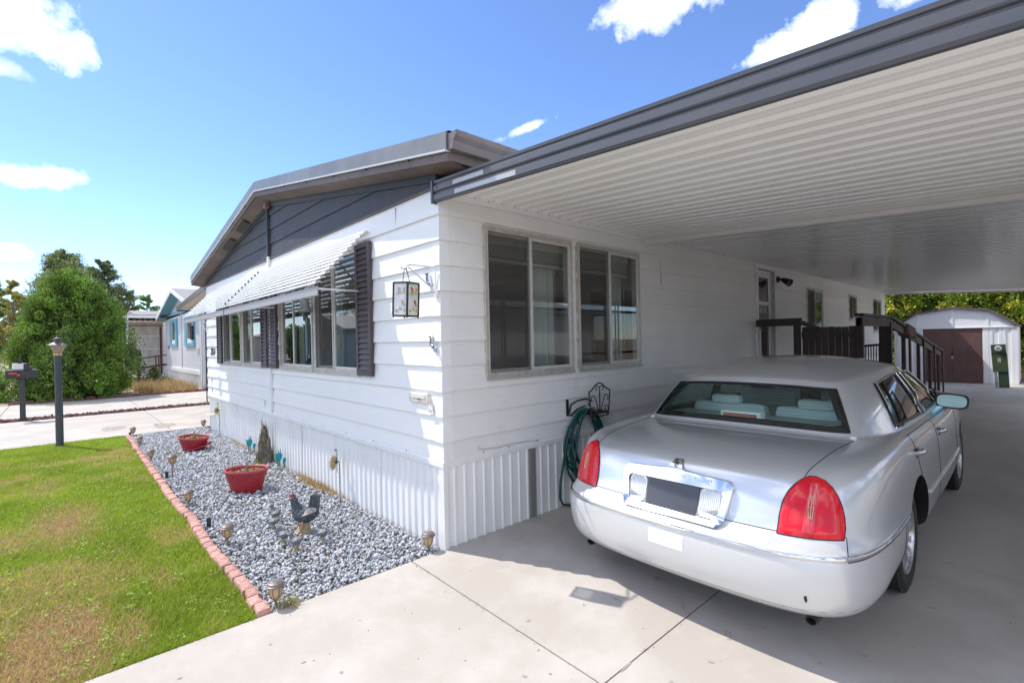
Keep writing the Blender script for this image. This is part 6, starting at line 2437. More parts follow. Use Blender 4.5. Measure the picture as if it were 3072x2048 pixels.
# ------------------------------------------------------------------ neighbour's house with blue trim
nh = thing('blue_trim_house', 'white mobile home with sky blue trim and grey shingle roof next door', 'house', (-22.6, 1.75, 0))
m_nw = mat('neighbor_white', (0.66, 0.67, 0.69), rough=0.5, var=0.2, vscale=2, vcol=(0.58, 0.59, 0.6))
m_blue = mat('trim_blue', (0.14, 0.40, 0.53), rough=0.45, var=0.2, vscale=4, vcol=(0.11, 0.33, 0.45))
m_shing = mat('shingle_grey', (0.24, 0.225, 0.22), rough=0.9, var=0.8, vscale=9, vcol=(0.34, 0.32, 0.315), vstretch=(1, 3, 3))
NX0, NX1, NY = -26.75, -18.5, 1.75
m = MB()
pitch = 0.2
pts = []
x = NX0
while x < NX1 - 0.01:
    pts += [(x, NY), (x + pitch * 0.86, NY), (x + pitch * 0.90, NY + 0.02), (x + pitch * 0.96, NY + 0.02)]
    x += pitch
pts.append((NX1, NY))
m.strip([(a, b, 0.68) for a, b in pts], (0, 0, 2.5))
m.box(NX1 - 0.02, NX1, NY + 0.001, 16, 0.1, 3.2)
m.build('wall', m_nw, nh)
m = MB()
m.box(-22.67, -22.61, NY - 0.03, NY - 0.002, 0.70, 3.17)
m.box(NX0 - 0.02, NX0 + 0.05, NY - 0.03, NY - 0.002, 0.70, 3.17)
m.build('wall_batten', m_nw, nh)
m = MB()
x = NX0
pts = []
while x < NX1 - 0.05:
    pts += [(x, NY + 0.01), (x + 0.14, NY + 0.01), (x + 0.17, NY - 0.02), (x + 0.21, NY - 0.02), (x + 0.24, NY + 0.01)]
    x += 0.24
m.strip([(a, b, -0.1) for a, b in pts], (0, 0, 0.75))
m.build('skirting', m_skirt, nh)
m = MB()
m.box(NX0 - 0.02, NX1 + 0.02, NY - 0.05, NY + 0.0, 0.58, 0.74)
m.build('belt_trim', m_trimwhite, nh)
m = MB()
m.box(NX0, NX1, NY - 0.04, NY - 0.002, 3.17, 3.31)
m.build('gable_band', m_blue, nh)
m = MB()
m.box(NX1 - 0.16, NX1 + 0.03, NY - 0.045, NY - 0.002, 0.75, 3.16)
m.build('corner_board', m_blue, nh)
m = MB()
m.box(NX1 - 0.12, NX1 + 0.06, NY - 0.02, NY + 0.4, -0.1, 3.1)
m.build('corner_post', m_nw, nh)
PX, PZ, NS_, OY = -22.4, 4.23, 0.232, 1.35
m = MB()
m.prism([(NX0, NY - 0.01, 3.31), (NX1, NY - 0.01, 3.31), (NX1, NY - 0.01, PZ - 0.15 - (NX1 - PX) * NS_), (PX, NY - 0.01, PZ - 0.16), (NX0, NY - 0.01, PZ - 0.15 - (PX - NX0) * NS_)], (0, 0.02, 0))
m.build('gable_wall', m_nw, nh)
m = MB()
m.box(-22.75, -22.69, NY - 0.04, NY - 0.01, 3.31, 4.02)
m.build('wall_batten', m_nw, nh)
for s in (-1, 1):
    xe = PX + s * 4.5
    ze = PZ - 4.5 * NS_
    m = MB()
    m.prism([(PX, OY, PZ + 0.02), (xe, OY, ze + 0.02), (xe, OY, ze - 0.02), (PX, OY, PZ - 0.02)], (0, 15, 0))
    m.build('roof', m_shing, nh)
    m = MB()
    m.prism([(PX, OY - 0.03, PZ + 0.0), (xe, OY - 0.03, ze + 0.0), (xe, OY - 0.03, ze - 0.17), (PX, OY - 0.03, PZ - 0.17)], (0, 0.028, 0))
    m.build('bargeboard', m_trimwhite if s > 0 else m_nw, nh)
    m = MB()
    m.add([(PX, OY, PZ - 0.16), (xe, OY, ze - 0.16), (xe, NY, ze - 0.16), (PX, NY, PZ - 0.16)], [(0, 1, 2, 3)])
    m.build('soffit', m_blue, nh)
m = MB()
for a, b in ((-22.75, 0.3), (-26.3, 0.45)):
    z = PZ - 0.165 - abs(a - PX) * NS_
    m.prism([(a, OY + 0.06, z - 0.012), (a + b, OY + 0.06, z - 0.012 + b * NS_), (a + b, OY + 0.32, z - 0.012 + b * NS_), (a, OY + 0.32, z - 0.012)], (0, 0, -0.012))
m.build('soffit_vent', m_black, nh)
for (a, b) in ((-25.55, -23.65), (-21.75, -19.75)):
    z0, z1 = 1.70, 2.98
    m = MB()
    w = 0.42
    m.box(a, a + w, NY - 0.06, NY - 0.002, z0, z1)
    m.box(b - w, b, NY - 0.06, NY - 0.002, z0, z1)
    m.box(a + w, b - w, NY - 0.058, NY - 0.002, z0, z0 + 0.14)
    m.box(a + w, b - w, NY - 0.058, NY - 0.002, z1 - 0.14, z1)
    wf = m.build('window', m_blue, nh)
    m = MB()
    m.box(a + w, b - w, NY - 0.02, NY - 0.004, z0 + 0.14, z1 - 0.14)
    m.build('pane', mat('far_pane', (0.10, 0.10, 0.10), rough=0.1, spec=0.8), wf)
    m = MB()
    m.box(a + w, b - w, NY - 0.03, NY - 0.021, z0 + 0.14, z0 + 0.32)
    m.box(a + w, a + w + 0.1, NY - 0.03, NY - 0.021, z0 + 0.32, z1 - 0.14)
    m.build('sash', m_trimwhite, wf)
m = MB()
m.tube([(NX1 + 0.02, NY - 0.06, 0.06), (-18.85, NY - 0.35, 0.03), (-19.2, NY - 0.5, 0.02)], 0.05, 6)
m.tube([(NX1 + 0.05, NY - 0.06, 0.05), (NX1 + 0.05, NY - 0.06, 3.0)], 0.04, 6)
m.build('downspout', m_trimwhite, nh)
m = MB()
m.box(-26.3, -26.0, NY - 0.04, NY - 0.002, 1.62, 1.74)
m.build('outlet_box', mat('grey_box', (0.2, 0.21, 0.23)), nh)
m = MB()
m.box(-19.3, -18.98, NY - 0.02, NY - 0.002, 1.38, 1.62)
m.build('wall_plaque', mat('plaque_orange', (0.62, 0.35, 0.2), rough=0.7), nh)

# patio cover with clear corrugated wall beyond it
pc = thing('patio_cover', 'white patio cover with corrugated clear panels left of the neighbour', 'patio cover', (-27.5, 0.5, 0))
m = MB()
m.box(-30.5, -27.0, -0.60, 1.74, 3.16, 3.29)
m.build('front_fascia', m_trimwhite, pc)
m = MB()
pts = []
y = -0.55
while y < 1.7:
    pts += [(y, 0), (y + 0.09, 0.0), (y + 0.14, 0.09), (y + 0.17, 0.09), (y + 0.22, 0)]
    y += 0.22
m.strip([(-27.05, a, 3.02 + b) for a, b in pts], (-3.3, 0, 0))
m.box(-27.02, -26.99, -0.55, 1.72, 2.965, 3.015)
m.build('roof_pan', m_tan, pc)
for y in (0.18,):
    m = MB()
    m.box(-27.03, -26.93, y - 0.05, y + 0.05, -0.1, 3.16)
    m.build('post', m_trimwhite, pc)
m = MB()
m.tube([(-27.0, -0.45, 3.14), (-27.0, -0.40, 3.02), (-27.0, 0.02, 2.95), (-27.0, 0.02, 0.0)], 0.05, 8)
m.tube([(-27.6, -0.45, 2.8), (-27.6, -0.10, 2.72), (-27.6, -0.08, 0.0)], 0.05, 8)
m.build('downspout', m_trimwhite, pc)
m_clear = mat('clear_panel', (0.60, 0.58, 0.545), rough=0.25, var=0.6, vscale=1.3, vcol=(0.40, 0.40, 0.36), vstretch=(1, 2, 0.6), trans=0.5)
m = MB()
pts = []
y = 0.24
k = 0
while y < 1.76:
    pts += [(0.012 * math.cos(PI * k), y)]
    y += 0.034
    k += 1
m.strip([(-27.9 + a, y, 0.35) for a, y in pts], (0, 0, 2.62))
m.build('corrugated_panel', m_clear, pc, smooth=60)
m = MB()
for z in (0.9, 1.62, 2.28, 2.86):
    m.box(-27.87, -27.83, 0.24, 1.76, z - 0.015, z + 0.015)
m.build('panel_batten', m_trimwhite, pc)
m_rail = mat('rail_redbrown', (0.105, 0.045, 0.035), rough=0.6)
m = MB()
m.box(-27.8, -27.74, 1.57, 1.66, 0.3, 2.75)
m.box(-27.85, -27.80, 0.24, 1.76, 2.80, 2.84)
m.build('panel_stud', m_rail, pc)
hr = thing('ramp_handrail', 'red-brown sloping handrail in front of the clear panel wall', 'handrail', (-27.2, 1, 0.5))
m = MB()
bar(m, (-27.0, 0.2, 1.09), (-26.95, 1.80, 1.31), 0.06, 0.055)
bar(m, (-27.0, 0.2, 0.62), (-26.95, 1.80, 0.83), 0.06, 0.10)
for y in (0.55, 1.30, 1.42):
    bar(m, (-27.0, y, 0.1), (-27.0, y, 1.13 + 0.13 * y), 0.05, 0.05)
m.build('rail', m_rail, hr)
fr_ = thing('far_roof', 'grey shingled roof far behind the patio cover', 'house', (-35, 2, 0))
m = MB()
m.prism([(-37, 0.85, 3.55), (-34, 0.85, 3.95), (-31, 0.85, 3.55)], (0, 2.6, 0))
m.build('roof', m_shing, fr_)
m = MB()
m.box(-36.8, -31.2, 0.95, 3.4, 0, 3.56)
m.build('wall', m_nw, fr_)

# ------------------------------------------------------------------ homes across the street, mirrored in the front panes
def street_home(name, x0, x1, y0, wallm, roofm, lab, gable):
    t = thing(name, lab, 'house', ((x0 + x1) / 2, y0, 0))
    m = MB()
    m.box(x0, x1, y0 - 6, y0, -0.1, 2.9)
    m.build('wall', wallm, t)
    m = MB()
    if gable:
        m.prism([(x0 - 0.4, y0 + 0.4, 2.85), ((x0 + x1) / 2, y0 + 0.4, 4.1), (x1 + 0.4, y0 + 0.4, 2.85), (x1 + 0.4, y0 + 0.4, 2.7), (x0 - 0.4, y0 + 0.4, 2.7)], (0, -7, 0))
    else:
        m.prism([(x0 - 0.4, y0 + 0.5, 2.8), (x0 - 0.4, y0 - 3, 3.7), (x0 - 0.4, y0 - 6.5, 2.8)], (x1 - x0 + 0.8, 0, 0))
    m.build('roof', roofm, t)
    for k in range(3):
        xx = x0 + (x1 - x0) * (0.2 + 0.3 * k)
        m = MB()
        m.box(xx - 0.6, xx + 0.6, y0 + 0.002, y0 + 0.05, 1.2, 2.4)
        m.build('window', mat('far_pane', (0.1, 0.1, 0.1)), t)


street_home('pink_roof_home', -66, -44, -16, mat('street_cream', (0.55, 0.52, 0.46), rough=0.7), mat('street_pink', (0.50, 0.33, 0.31), rough=0.7), 'cream home with pinkish roof across the street', False)
street_home('blue_gable_home', -41, -33, -14, mat('street_blue', (0.30, 0.42, 0.48), rough=0.7), m_rake, 'blue-grey gabled home across the street', True)
street_home('white_street_home', -7, 6, -19, m_nw, m_shing, 'white home with shingled roof across the street', False)
# ------------------------------------------------------------------ trees and shrubs
def leaf_cloud(P, Nrm, size, rng, flat=0.5, aspect=1.7):
    """one four-cornered leaf spray per point; returns V, F"""
    n = len(P)
    a = rng.normal(size=(n, 3))
    d = Nrm * flat + a * (1 - flat) * 0.9
    d /= np.linalg.norm(d, axis=1)[:, None] + 1e-9
    b = np.cross(d, rng.normal(size=(n, 3)))
    b /= np.linalg.norm(b, axis=1)[:, None] + 1e-9
    s = size[:, None]
    V = np.stack([P - d * s * 0.3 - b * s * 0.02, P + d * s * 0.35 + b * s / aspect * 0.55, P + d * s * aspect * 0.62, P + d * s * 0.35 - b * s / aspect * 0.55], 1)
    i = np.arange(n) * 4
    return V.reshape(-1, 3), np.stack([i, i + 1, i + 2, i + 3], 1)


m_leaf = mat('foliage', (0.05, 0.09, 0.02), rough=0.6, attr='col', trans=0.3)
m_bark = mat('bark', (0.13, 0.10, 0.075), rough=0.95, var=0.6, vscale=12, vcol=(0.22, 0.18, 0.14), vstretch=(1, 1, 0.2), bump=0.8, bscale=20, stretch=(3, 3, 0.5), bdist=0.03)


def tree_thing(name, label, cat, base, group=None):
    t = thing(name, label, cat, base, group)
    return t


def add_crown(t, P, N, size, cols, rng, flat=0.5, aspect=1.7, name='crown'):
    V, F = leaf_cloud(P, N, size, rng, flat, aspect)
    b = np.array(t['base'])
    C = np.repeat(cols[:, None, :], 4, 1).reshape(-1, 3)
    o = np_mesh(name, V - b[None], F, m_leaf, C)
    o.parent = t
    return o


def trunk(t, base, h, r, limbs, rng, spread):
    m = MB()
    x, y, z = base
    m.tube([(x, y, z - 0.2), (x + rng.normal(0, 0.03), y, z + h * 0.3), (x + rng.normal(0, 0.08), y + rng.normal(0, 0.08), z + h * 0.65), (x, y, z + h)], [r * 1.25, r, r * 0.75, r * 0.35], 9)
    for _ in range(limbs):
        a, f = rng.random() * 2 * PI, 0.3 + 0.55 * rng.random()
        p = Vector((x, y, z + h * f))
        L = spread * (1.15 - f) * (0.6 + 0.6 * rng.random())
        q = p + Vector((math.cos(a) * L, math.sin(a) * L, L * (0.55 + 0.5 * rng.random())))
        m.tube([p, (p + q) / 2 + Vector((0, 0, -0.05 * L)), q], [r * 0.4, r * 0.25, r * 0.08], 6)
    o = m.build('trunk', m_bark, t, smooth=60)
    return o


# the big juniper by the drive: dense pointed dome of upright sprays with bluish berries
rng = np.random.default_rng(101)
JB = np.array([-19.55, -1.95, 0.0])
jt = tree_thing('juniper_bush', 'huge dense egg-shaped green juniper bush behind the mailbox and lamp post', 'bush', tuple(JB))
prof_h = np.array([0.0, 0.15, 0.5, 1.0, 1.6, 2.2, 2.8, 3.3, 3.75, 4.1, 4.32])
prof_r = np.array([1.25, 1.48, 1.62, 1.66, 1.58, 1.42, 1.22, 0.98, 0.70, 0.42, 0.08])
ncl = 620                                     # spray clumps over the dome
hc = 4.25 * rng.random(ncl) ** 0.92
ac = rng.random(ncl) * 2 * PI
rc = np.interp(hc, prof_h, prof_r) * (0.90 + 0.12 * rng.random(ncl)) * (1 + 0.13 * np.sin(ac * 3 + hc * 1.3) + 0.09 * np.sin(ac * 7 - hc * 2.1) + 0.05 * np.sin(ac * 11 + hc * 4))
cc = np.stack([rc * np.cos(ac), rc * np.sin(ac), hc], 1)
cr = 0.13 + 0.17 * rng.random(ncl) ** 1.5
cdark = rng.random(ncl)
kk = 170
P = np.repeat(cc, kk, 0)
g = rng.normal(size=(ncl * kk, 3))
g /= np.linalg.norm(g, axis=1)[:, None]
rad = np.repeat(cr, kk) * (0.35 + 0.65 * rng.random(ncl * kk) ** 0.5)
P = P + g * rad[:, None] * np.array([1, 1, 1.35])
out = np.repeat(cc * np.array([1, 1, 0.25]), kk, 0)
out /= np.linalg.norm(out, axis=1)[:, None] + 1e-6
N = 0.45 * out + 0.75 * g + np.array([0, 0, 0.40])
N /= np.linalg.norm(N, axis=1)[:, None]
P[:, 2] = np.maximum(P[:, 2], 0.03)
n = len(P)
tone = np.repeat(0.32 + 1.15 * cdark, kk) * (0.7 + 0.6 * rng.random(n))
base_c = np.array([0.150, 0.270, 0.036])
cols = tone[:, None] * base_c[None]
top_lit = np.clip((out[:, 2] * 0.4 + rng.random(n) * 0.8 - 0.35), 0, 1)[:, None]
cols = cols + top_lit * np.array([0.12, 0.13, 0.0])[None]  # sunlit tops painted in: upper sprays lighter and yellower
bz = np.repeat((fbm(ac * 1.3 + 9, hc * 0.9 + 3, 77, 3, 1.0) > 0.50), kk) & (rng.random(n) < 0.22) & (np.repeat(hc, kk) > 0.9)
cols = np.where(bz[:, None], np.array([0.30, 0.40, 0.33])[None] * (0.6 + 0.6 * rng.random(n))[:, None], cols)
size = np.where(bz, 0.026, 0.032 + 0.024 * rng.random(n))
add_crown(jt, P + JB, N, size, cols, rng, 0.42, 1.25)
# inner mass so that no sky shows through the heart of the bush
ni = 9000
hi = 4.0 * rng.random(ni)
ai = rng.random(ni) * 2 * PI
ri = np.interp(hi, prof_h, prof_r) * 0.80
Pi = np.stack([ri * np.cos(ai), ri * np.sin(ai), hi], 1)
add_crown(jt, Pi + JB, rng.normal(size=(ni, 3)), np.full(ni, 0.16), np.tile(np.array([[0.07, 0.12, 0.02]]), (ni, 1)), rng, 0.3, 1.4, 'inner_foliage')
trunk(jt, tuple(JB), 3.0, 0.12, 8, rng, 0.9)


def conifer_crown(t, base, H, Rm, nb, per, rng, col, leaf, gap=0.0, shape=0.8, droop=0.0):
    """ragged spreading crown: limbs carry clumps that break the outline"""
    b = np.array(base)
    hb = H * (0.12 + 0.88 * rng.random(nb) ** 0.9)
    ab = rng.random(nb) * 2 * PI
    rr = Rm * np.clip(1 - ((hb / H - 0.25) / 0.80) ** 2, 0.03, 1) ** shape * (0.55 + 0.55 * rng.random(nb))
    P, N, C = [], [], []
    for h, a, r, sh in zip(hb, ab, rr, rng.random(nb)):
        if rng.random() < gap:
            continue
        m_ = int(2.3 * per * (0.5 + 1.0 * rng.random()))
        f = rng.random(m_) ** 0.6
        d = np.array([math.cos(a), math.sin(a), 0.35 + 0.35 * sh - droop])
        p = np.array([0, 0, h])[None] + f[:, None] * r * d[None]
        p += rng.normal(size=(m_, 3)) * (0.10 + 0.16 * f[:, None]) * r * 0.55 * np.array([1, 1, 0.8])
        P.append(p)
        N.append(np.tile(d, (m_, 1)) + rng.normal(size=(m_, 3)) * 0.4)
        tone = (0.55 + 0.8 * sh) * (0.7 + 0.6 * rng.random(m_))
        C.append(tone[:, None] * np.array(col)[None] + (f > 0.8)[:, None] * np.array([0.02, 0.022, 0.0]) * rng.random(m_)[:, None])
    P, N, C = np.concatenate(P), np.concatenate(N), np.concatenate(C)
    N /= np.linalg.norm(N, axis=1)[:, None]
    add_crown(t, P + b, N, leaf * (0.7 + 0.6 * rng.random(len(P))), C, rng, 0.55, 2.2)


FARG = 'trees beyond the blue-trimmed house'
specs = [((-44, -2.0, 0), 8.35, 2.05, 150, 130, (0.212, 0.255, 0.102), 0.112, 'tall dark grey-green conifer rising behind the juniper bush', 'conifer_tree', 0.05, 0.6, 1),
         ((-46, 0.25, 0), 8.30, 1.75, 130, 120, (0.204, 0.248, 0.102), 0.112, 'second dark conifer with a ragged spire right of the tallest one', 'conifer_tree', 0.05, 0.7, 1),
         ((-45, 1.55, 0), 6.2, 1.35, 90, 110, (0.238, 0.281, 0.111), 0.106, 'lower rounded grey-green conifer stepping down to the patio roof', 'conifer_tree', 0.05, 0.7, 1),
         ((-47, 3.15, 0), 6.0, 1.35, 70, 75, (0.238, 0.323, 0.093), 0.106, 'thin open tree showing sky between twigs above the patio roof', 'leafy_tree', 0.15, 0.8, 1),
         ((-46, 4.6, 0), 5.0, 1.5, 80, 90, (0.238, 0.323, 0.093), 0.106, 'low leafy tree right beside the blue gable', 'leafy_tree', 0.1, 0.8, 1),
         ((-42, -5.6, 0), 6.3, 1.5, 110, 110, (0.204, 0.357, 0.093), 0.112, 'fresh green leafy tree at the left edge of the picture', 'leafy_tree', 0.1, 0.8, 1),
         ((-40, -4.35, 0), 5.9, 0.95, 70, 100, (0.408, 0.374, 0.102), 0.099, 'yellowing leafy tree between the left tree and the juniper', 'leafy_tree', 0.1, 0.8, 1),
         ((-52, -8.5, 0), 6.0, 2.2, 90, 90, (0.204, 0.323, 0.085), 0.119, 'leafy tree beyond the left border of the street', 'leafy_tree', 0.1, 0.8, 1)]
for i, (b, H, Rm, nb, per, col, leaf, lab, nm, gap, shape, _q) in enumerate(specs):
    rng = np.random.default_rng(200 + i)
    t = tree_thing(nm, lab, 'tree', b, FARG)
    trunk(t, b, H * 0.8, 0.16, 10, rng, Rm)
    conifer_crown(t, b, H, Rm, nb, per, rng, col, leaf, gap, shape)

# arborvitae hedge behind the shed, each plant its own
AG = 'arborvitae in the hedge behind the shed'
labs = ['yellow-green arborvitae at the house end of the hedge', 'arborvitae over the left roof slope of the shed', 'arborvitae over the shed ridge', 'yellowest arborvitae over the right roof slope of the shed',
        'arborvitae hanging over the right edge of the shed', 'last arborvitae at the right picture edge']
for i, x in enumerate((-0.55, 0.45, 1.42, 2.35, 3.25, 4.2)):
    rng = np.random.default_rng(300 + i)
    b = (x, 21.9 + 0.25 * (i % 2), 0)
    t = tree_thing('arborvitae', labs[i], 'shrub', b, AG)
    trunk(t, b, 3.0, 0.07, 6, rng, 0.4)
    H, Rm = 4.4, 0.72
    lo = 0.2 if i < 4 else 1.9
    n_c = 300
    hc = lo + (H - lo) * rng.random(n_c)
    ac = rng.random(n_c) * 2 * PI
    rc = Rm * np.clip(1.05 - ((hc / H) - 0.3) ** 2, 0.1, 1) * (0.75 + 0.3 * rng.random(n_c))
    cc = np.stack([rc * np.cos(ac), rc * np.sin(ac), hc], 1)
    kk = 58
    g = rng.normal(size=(n_c * kk, 3))
    P = np.repeat(cc, kk, 0) + g * 0.085
    out = np.repeat(cc * np.array([1, 1, 0]), kk, 0)
    out /= np.linalg.norm(out, axis=1)[:, None] + 1e-6
    N = out * 0.8 + g * 0.3 + np.array([0, 0, 0.3])
    N /= np.linalg.norm(N, axis=1)[:, None]
    tone = np.repeat(0.5 + 0.9 * rng.random(n_c), kk) * (0.7 + 0.6 * rng.random(n_c * kk))
    yel = np.repeat(rng.random(n_c), kk) ** 2 * (1.0 if i in (0, 3, 5) else 0.75)
    cols = tone[:, None] * (np.array([0.22, 0.33, 0.035])[None] * (1 - yel[:, None]) + np.array([0.55, 0.48, 0.05])[None] * yel[:, None])
    add_crown(t, P + np.array(b), N, 0.055 + 0.04 * rng.random(len(P)), cols, rng, 0.5, 1.6)
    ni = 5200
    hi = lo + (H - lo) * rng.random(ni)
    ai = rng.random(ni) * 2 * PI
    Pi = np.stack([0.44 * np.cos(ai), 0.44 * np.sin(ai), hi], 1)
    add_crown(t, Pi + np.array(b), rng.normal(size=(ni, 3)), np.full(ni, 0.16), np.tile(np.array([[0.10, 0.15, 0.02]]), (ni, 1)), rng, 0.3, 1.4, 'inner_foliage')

# weedy stalk plant and dry grass in the neighbour's yard
rng = np.random.default_rng(401)
for (b, H, lab) in (((-24.6, 0.35, 0), 1.55, 'leafy green weed stalk before the clear panels'), ((-24.0, 0.85, 0), 0.75, 'low leafy weed beside the neighbour wall')):
    t = tree_thing('tall_weed', lab, 'plant', b)
    m = MB()
    for k in range(7):
        m.tube([(b[0] + rng.normal(0, 0.05), b[1] + rng.normal(0, 0.05), 0), (b[0] + rng.normal(0, 0.12), b[1] + rng.normal(0, 0.08), H * (0.5 + 0.5 * rng.random()))], [0.018, 0.008], 5)
    m.build('stem', mat('weed_stem', (0.18, 0.11, 0.06), rough=0.9), t)
    n = 620
    h = H * rng.random(n) ** 0.9
    w = 0.32 * (1.1 - h / H)
    P = np.stack([b[0] + rng.normal(0, 1, n) * w, b[1] + rng.normal(0, 1, n) * w * 0.75, h + 0.03], 1)
    c = np.array([0.10, 0.145, 0.045])[None] * (0.6 + 0.8 * rng.random(n))[:, None]
    add_crown(t, P, rng.normal(size=(n, 3)), 0.07 + 0.05 * rng.random(n), c, rng, 0.2, 1.4, 'leaves')
n = 4200
x = -18.45 - 7.9 * rng.random(n) ** 1.2
y = 1.6 - 1.75 * rng.random(n) ** 1.3
h = 0.10 + 0.34 * rng.random(n) ** 2
w = 0.010 + 0.008 * rng.random(n)
a = rng.random(n) * 2 * PI
V = np.zeros((n, 3, 3))
V[:, 0] = np.stack([x - w * np.cos(a), y - w * np.sin(a), np.zeros(n)], 1)
V[:, 1] = np.stack([x + w * np.cos(a), y + w * np.sin(a), np.zeros(n)], 1)
V[:, 2] = np.stack([x + rng.normal(0, 1, n) * h * 0.5, y + rng.normal(0, 1, n) * h * 0.4, h], 1)
c = np.array([0.46, 0.33, 0.16])[None] * (0.6 + 0.7 * rng.random(n))[:, None]
o = np_mesh('dry_grass', V.reshape(-1, 3), np.arange(n * 3).reshape(-1, 3), mat('grass_blade', (0, 0, 0), attr='col'), np.repeat(c[:, None], 3, 1).reshape(-1, 3))
tag(o, "straw-dry grass in front of the neighbour's house", 'grass', kind='stuff')
for (b, s, lab) in (((-22.4, -0.75, 0.10), 0.106, 'red-brown rock in the dry yard, nearer the juniper'), ((-22.0, -0.42, 0.10), 0.119, 'red-brown rock in the dry yard, nearer the weeds')):
    V, F = rock_variants(1, rng, 2)[0]
    o = np_mesh('yard_rock', V * s, F, mat('yard_rock', (0.30, 0.13, 0.08), rough=0.95, var=0.7, vscale=9, vcol=(0.42, 0.24, 0.17)))
    o.location = b
    tag(o, lab, 'rock')

for i, (b, H, Rm, col, lab) in enumerate((((-30, -9.5, 0), 2.6, 1.5, (0.09, 0.17, 0.04), 'round green bush across the street'), ((-52, -24, 0), 9.0, 3.2, (0.10, 0.15, 0.05), 'broad tree behind the pink-roofed home'), ((-38, -22, 0), 8.0, 2.8, (0.10, 0.15, 0.05), 'broad tree behind the blue-grey home'))):
    rng = np.random.default_rng(500 + i)
    t = tree_thing('street_bush' if i == 0 else 'street_tree', lab, 'bush' if i == 0 else 'tree', b)
    trunk(t, b, H * 0.7, 0.15, 6, rng, Rm)
    conifer_crown(t, b, H, Rm, 70, 40, rng, col, 0.20, 0.0, 0.6)
# ------------------------------------------------------------------ the silver saloon car
XC = 1.72
CB = (XC, 1.88, -0.045)
car = thing('parked_car', 'silver four-door saloon car parked nose-in under the carport', 'car', CB)
m_paint = mat('silver_paint', (0.66, 0.68, 0.685), rough=0.30, metal=0.55, coat=1.0, var=0.14, vscale=700, vcol=(0.60, 0.61, 0.615), detail=2)
m_bump = mat('silver_bumper', (0.69, 0.70, 0.70), rough=0.34, metal=0.4, coat=0.9, var=0.10, vscale=900, vcol=(0.56, 0.57, 0.58), detail=2)
m_chrome = mat('chrome', (0.75, 0.75, 0.76), rough=0.06, metal=1.0)
m_tyre = mat('tyre_rubber', (0.022, 0.022, 0.022), rough=0.75, bump=0.3, bscale=60)
m_rim = mat('alloy', (0.58, 0.58, 0.59), rough=0.28, metal=0.85)
m_trimblk = mat('black_trim', (0.012, 0.012, 0.013), rough=0.4)
m_gap = mat('panel_gap', (0.008, 0.008, 0.009), rough=0.8)
m_cglass = glass('car_glass_green', (0.80, 0.97, 0.935), refl=1.0, clear=1.0, ior=1.5)
m_sglass = glass('car_glass_side', (0.55, 0.66, 0.64), refl=1.0, clear=0.9, ior=1.7)
m_redlens = mat('red_lens', (0.62, 0.003, 0.012), rough=0.16, coat=0.3, spec=0.4, var=0.7, vscale=7, vcol=(0.78, 0.010, 0.022))
m_cream_i = mat('car_interior', (0.80, 0.80, 0.77), rough=0.75)
m_dark_i = mat('car_interior_dark', (0.10, 0.10, 0.10), rough=0.8)

ST_Y = [0.72, 0.86, 1.12, 1.46, 1.68, 1.93, 2.45, 2.95, 3.04, 3.60, 4.25, 4.55, 5.10, 5.50, 5.68]
NSt = len(ST_Y)
DW = [0.790, 0.868, 0.900, 0.912, 0.918, 0.924, 0.926, 0.926, 0.926, 0.924, 0.912, 0.900, 0.860, 0.800, 0.700]
DZ = [0.895, 0.934, 0.960, 0.968, 0.966, 0.962, 0.956, 0.952, 0.951, 0.948, 0.945, 0.935, 0.880, 0.800, 0.730]
XIN = [0.700, 0.712, 0.726, 0.744, 0.830, 0.872, 0.884, 0.886, 0.886, 0.880, 0.850, 0.740, 0.660, 0.580, 0.500]
RAT = [0, 1, 0.66, 0.24]


def cols_x(w, xin):
    return [-w, -xin, -xin * 0.66, -xin * 0.24, xin * 0.24, xin * 0.66, xin, w]


# rings: (side widths at stations 0..2 then constant pattern, z rear, z side, rear Y for corner / .7 / .46 / .17)
RINGS = [
    dict(w=[0.845, 0.925, 0.955, 0.963], z=[0.850, 0.884, 0.903, 0.905], zs=-0.055, ry=[0.695, 0.615, 0.575, 0.560], rz=0.848),
    dict(w=[0.872, 0.955, 0.980, 0.985], z=[0.745, 0.755, 0.760, 0.760], zs=-0.195, ry=[0.660, 0.566, 0.530, 0.515], rz=0.745),
    dict(w=[0.885, 0.965, 0.985, 0.988], z=[0.606, 0.606, 0.606, 0.606], zs=-0.345, ry=[0.630, 0.530, 0.495, 0.480], rz=0.603),
    dict(w=[0.902, 0.974, 0.990, 0.990], z=[0.566, 0.566, 0.566, 0.566], zs=-0.385, ry=[0.588, 0.458, 0.415, 0.400], rz=0.572),
    dict(w=[0.914, 0.982, 0.993, 0.990], z=[0.533, 0.533, 0.533, 0.533], zs=-0.42, ry=[0.553, 0.425, 0.382, 0.367], rz=0.538),
    dict(w=[0.914, 0.982, 0.992, 0.988], z=[0.42, 0.42, 0.43, 0.44], zs=-0.51, ry=[0.548, 0.422, 0.378, 0.362], rz=0.42),
    dict(w=[0.906, 0.974, 0.984, 0.978], z=[0.30, 0.30, 0.32, 0.335], zs=-0.615, ry=[0.566, 0.440, 0.396, 0.380], rz=0.30),
    dict(w=[0.880, 0.948, 0.960, 0.960], z=[0.205, 0.212, 0.24, 0.262], zs=-0.69, ry=[0.620, 0.500, 0.458, 0.444], rz=0.205),
    dict(w=[0.800, 0.865, 0.880, 0.890], z=[0.165, 0.17, 0.20, 0.235], zs=-0.72, ry=[0.800, 0.700, 0.660, 0.650], rz=0.165),
]
FRONT_TAPER = {10: 0.985, 11: 0.972, 12: 0.945, 13: 0.89, 14: 0.80}
DOOR5 = [1.93, 1.915, 1.95, 2.12, 2.24, 2.30, 2.33, 2.33, 2.33, 2.33]

verts, faces, fmat = [], [], []


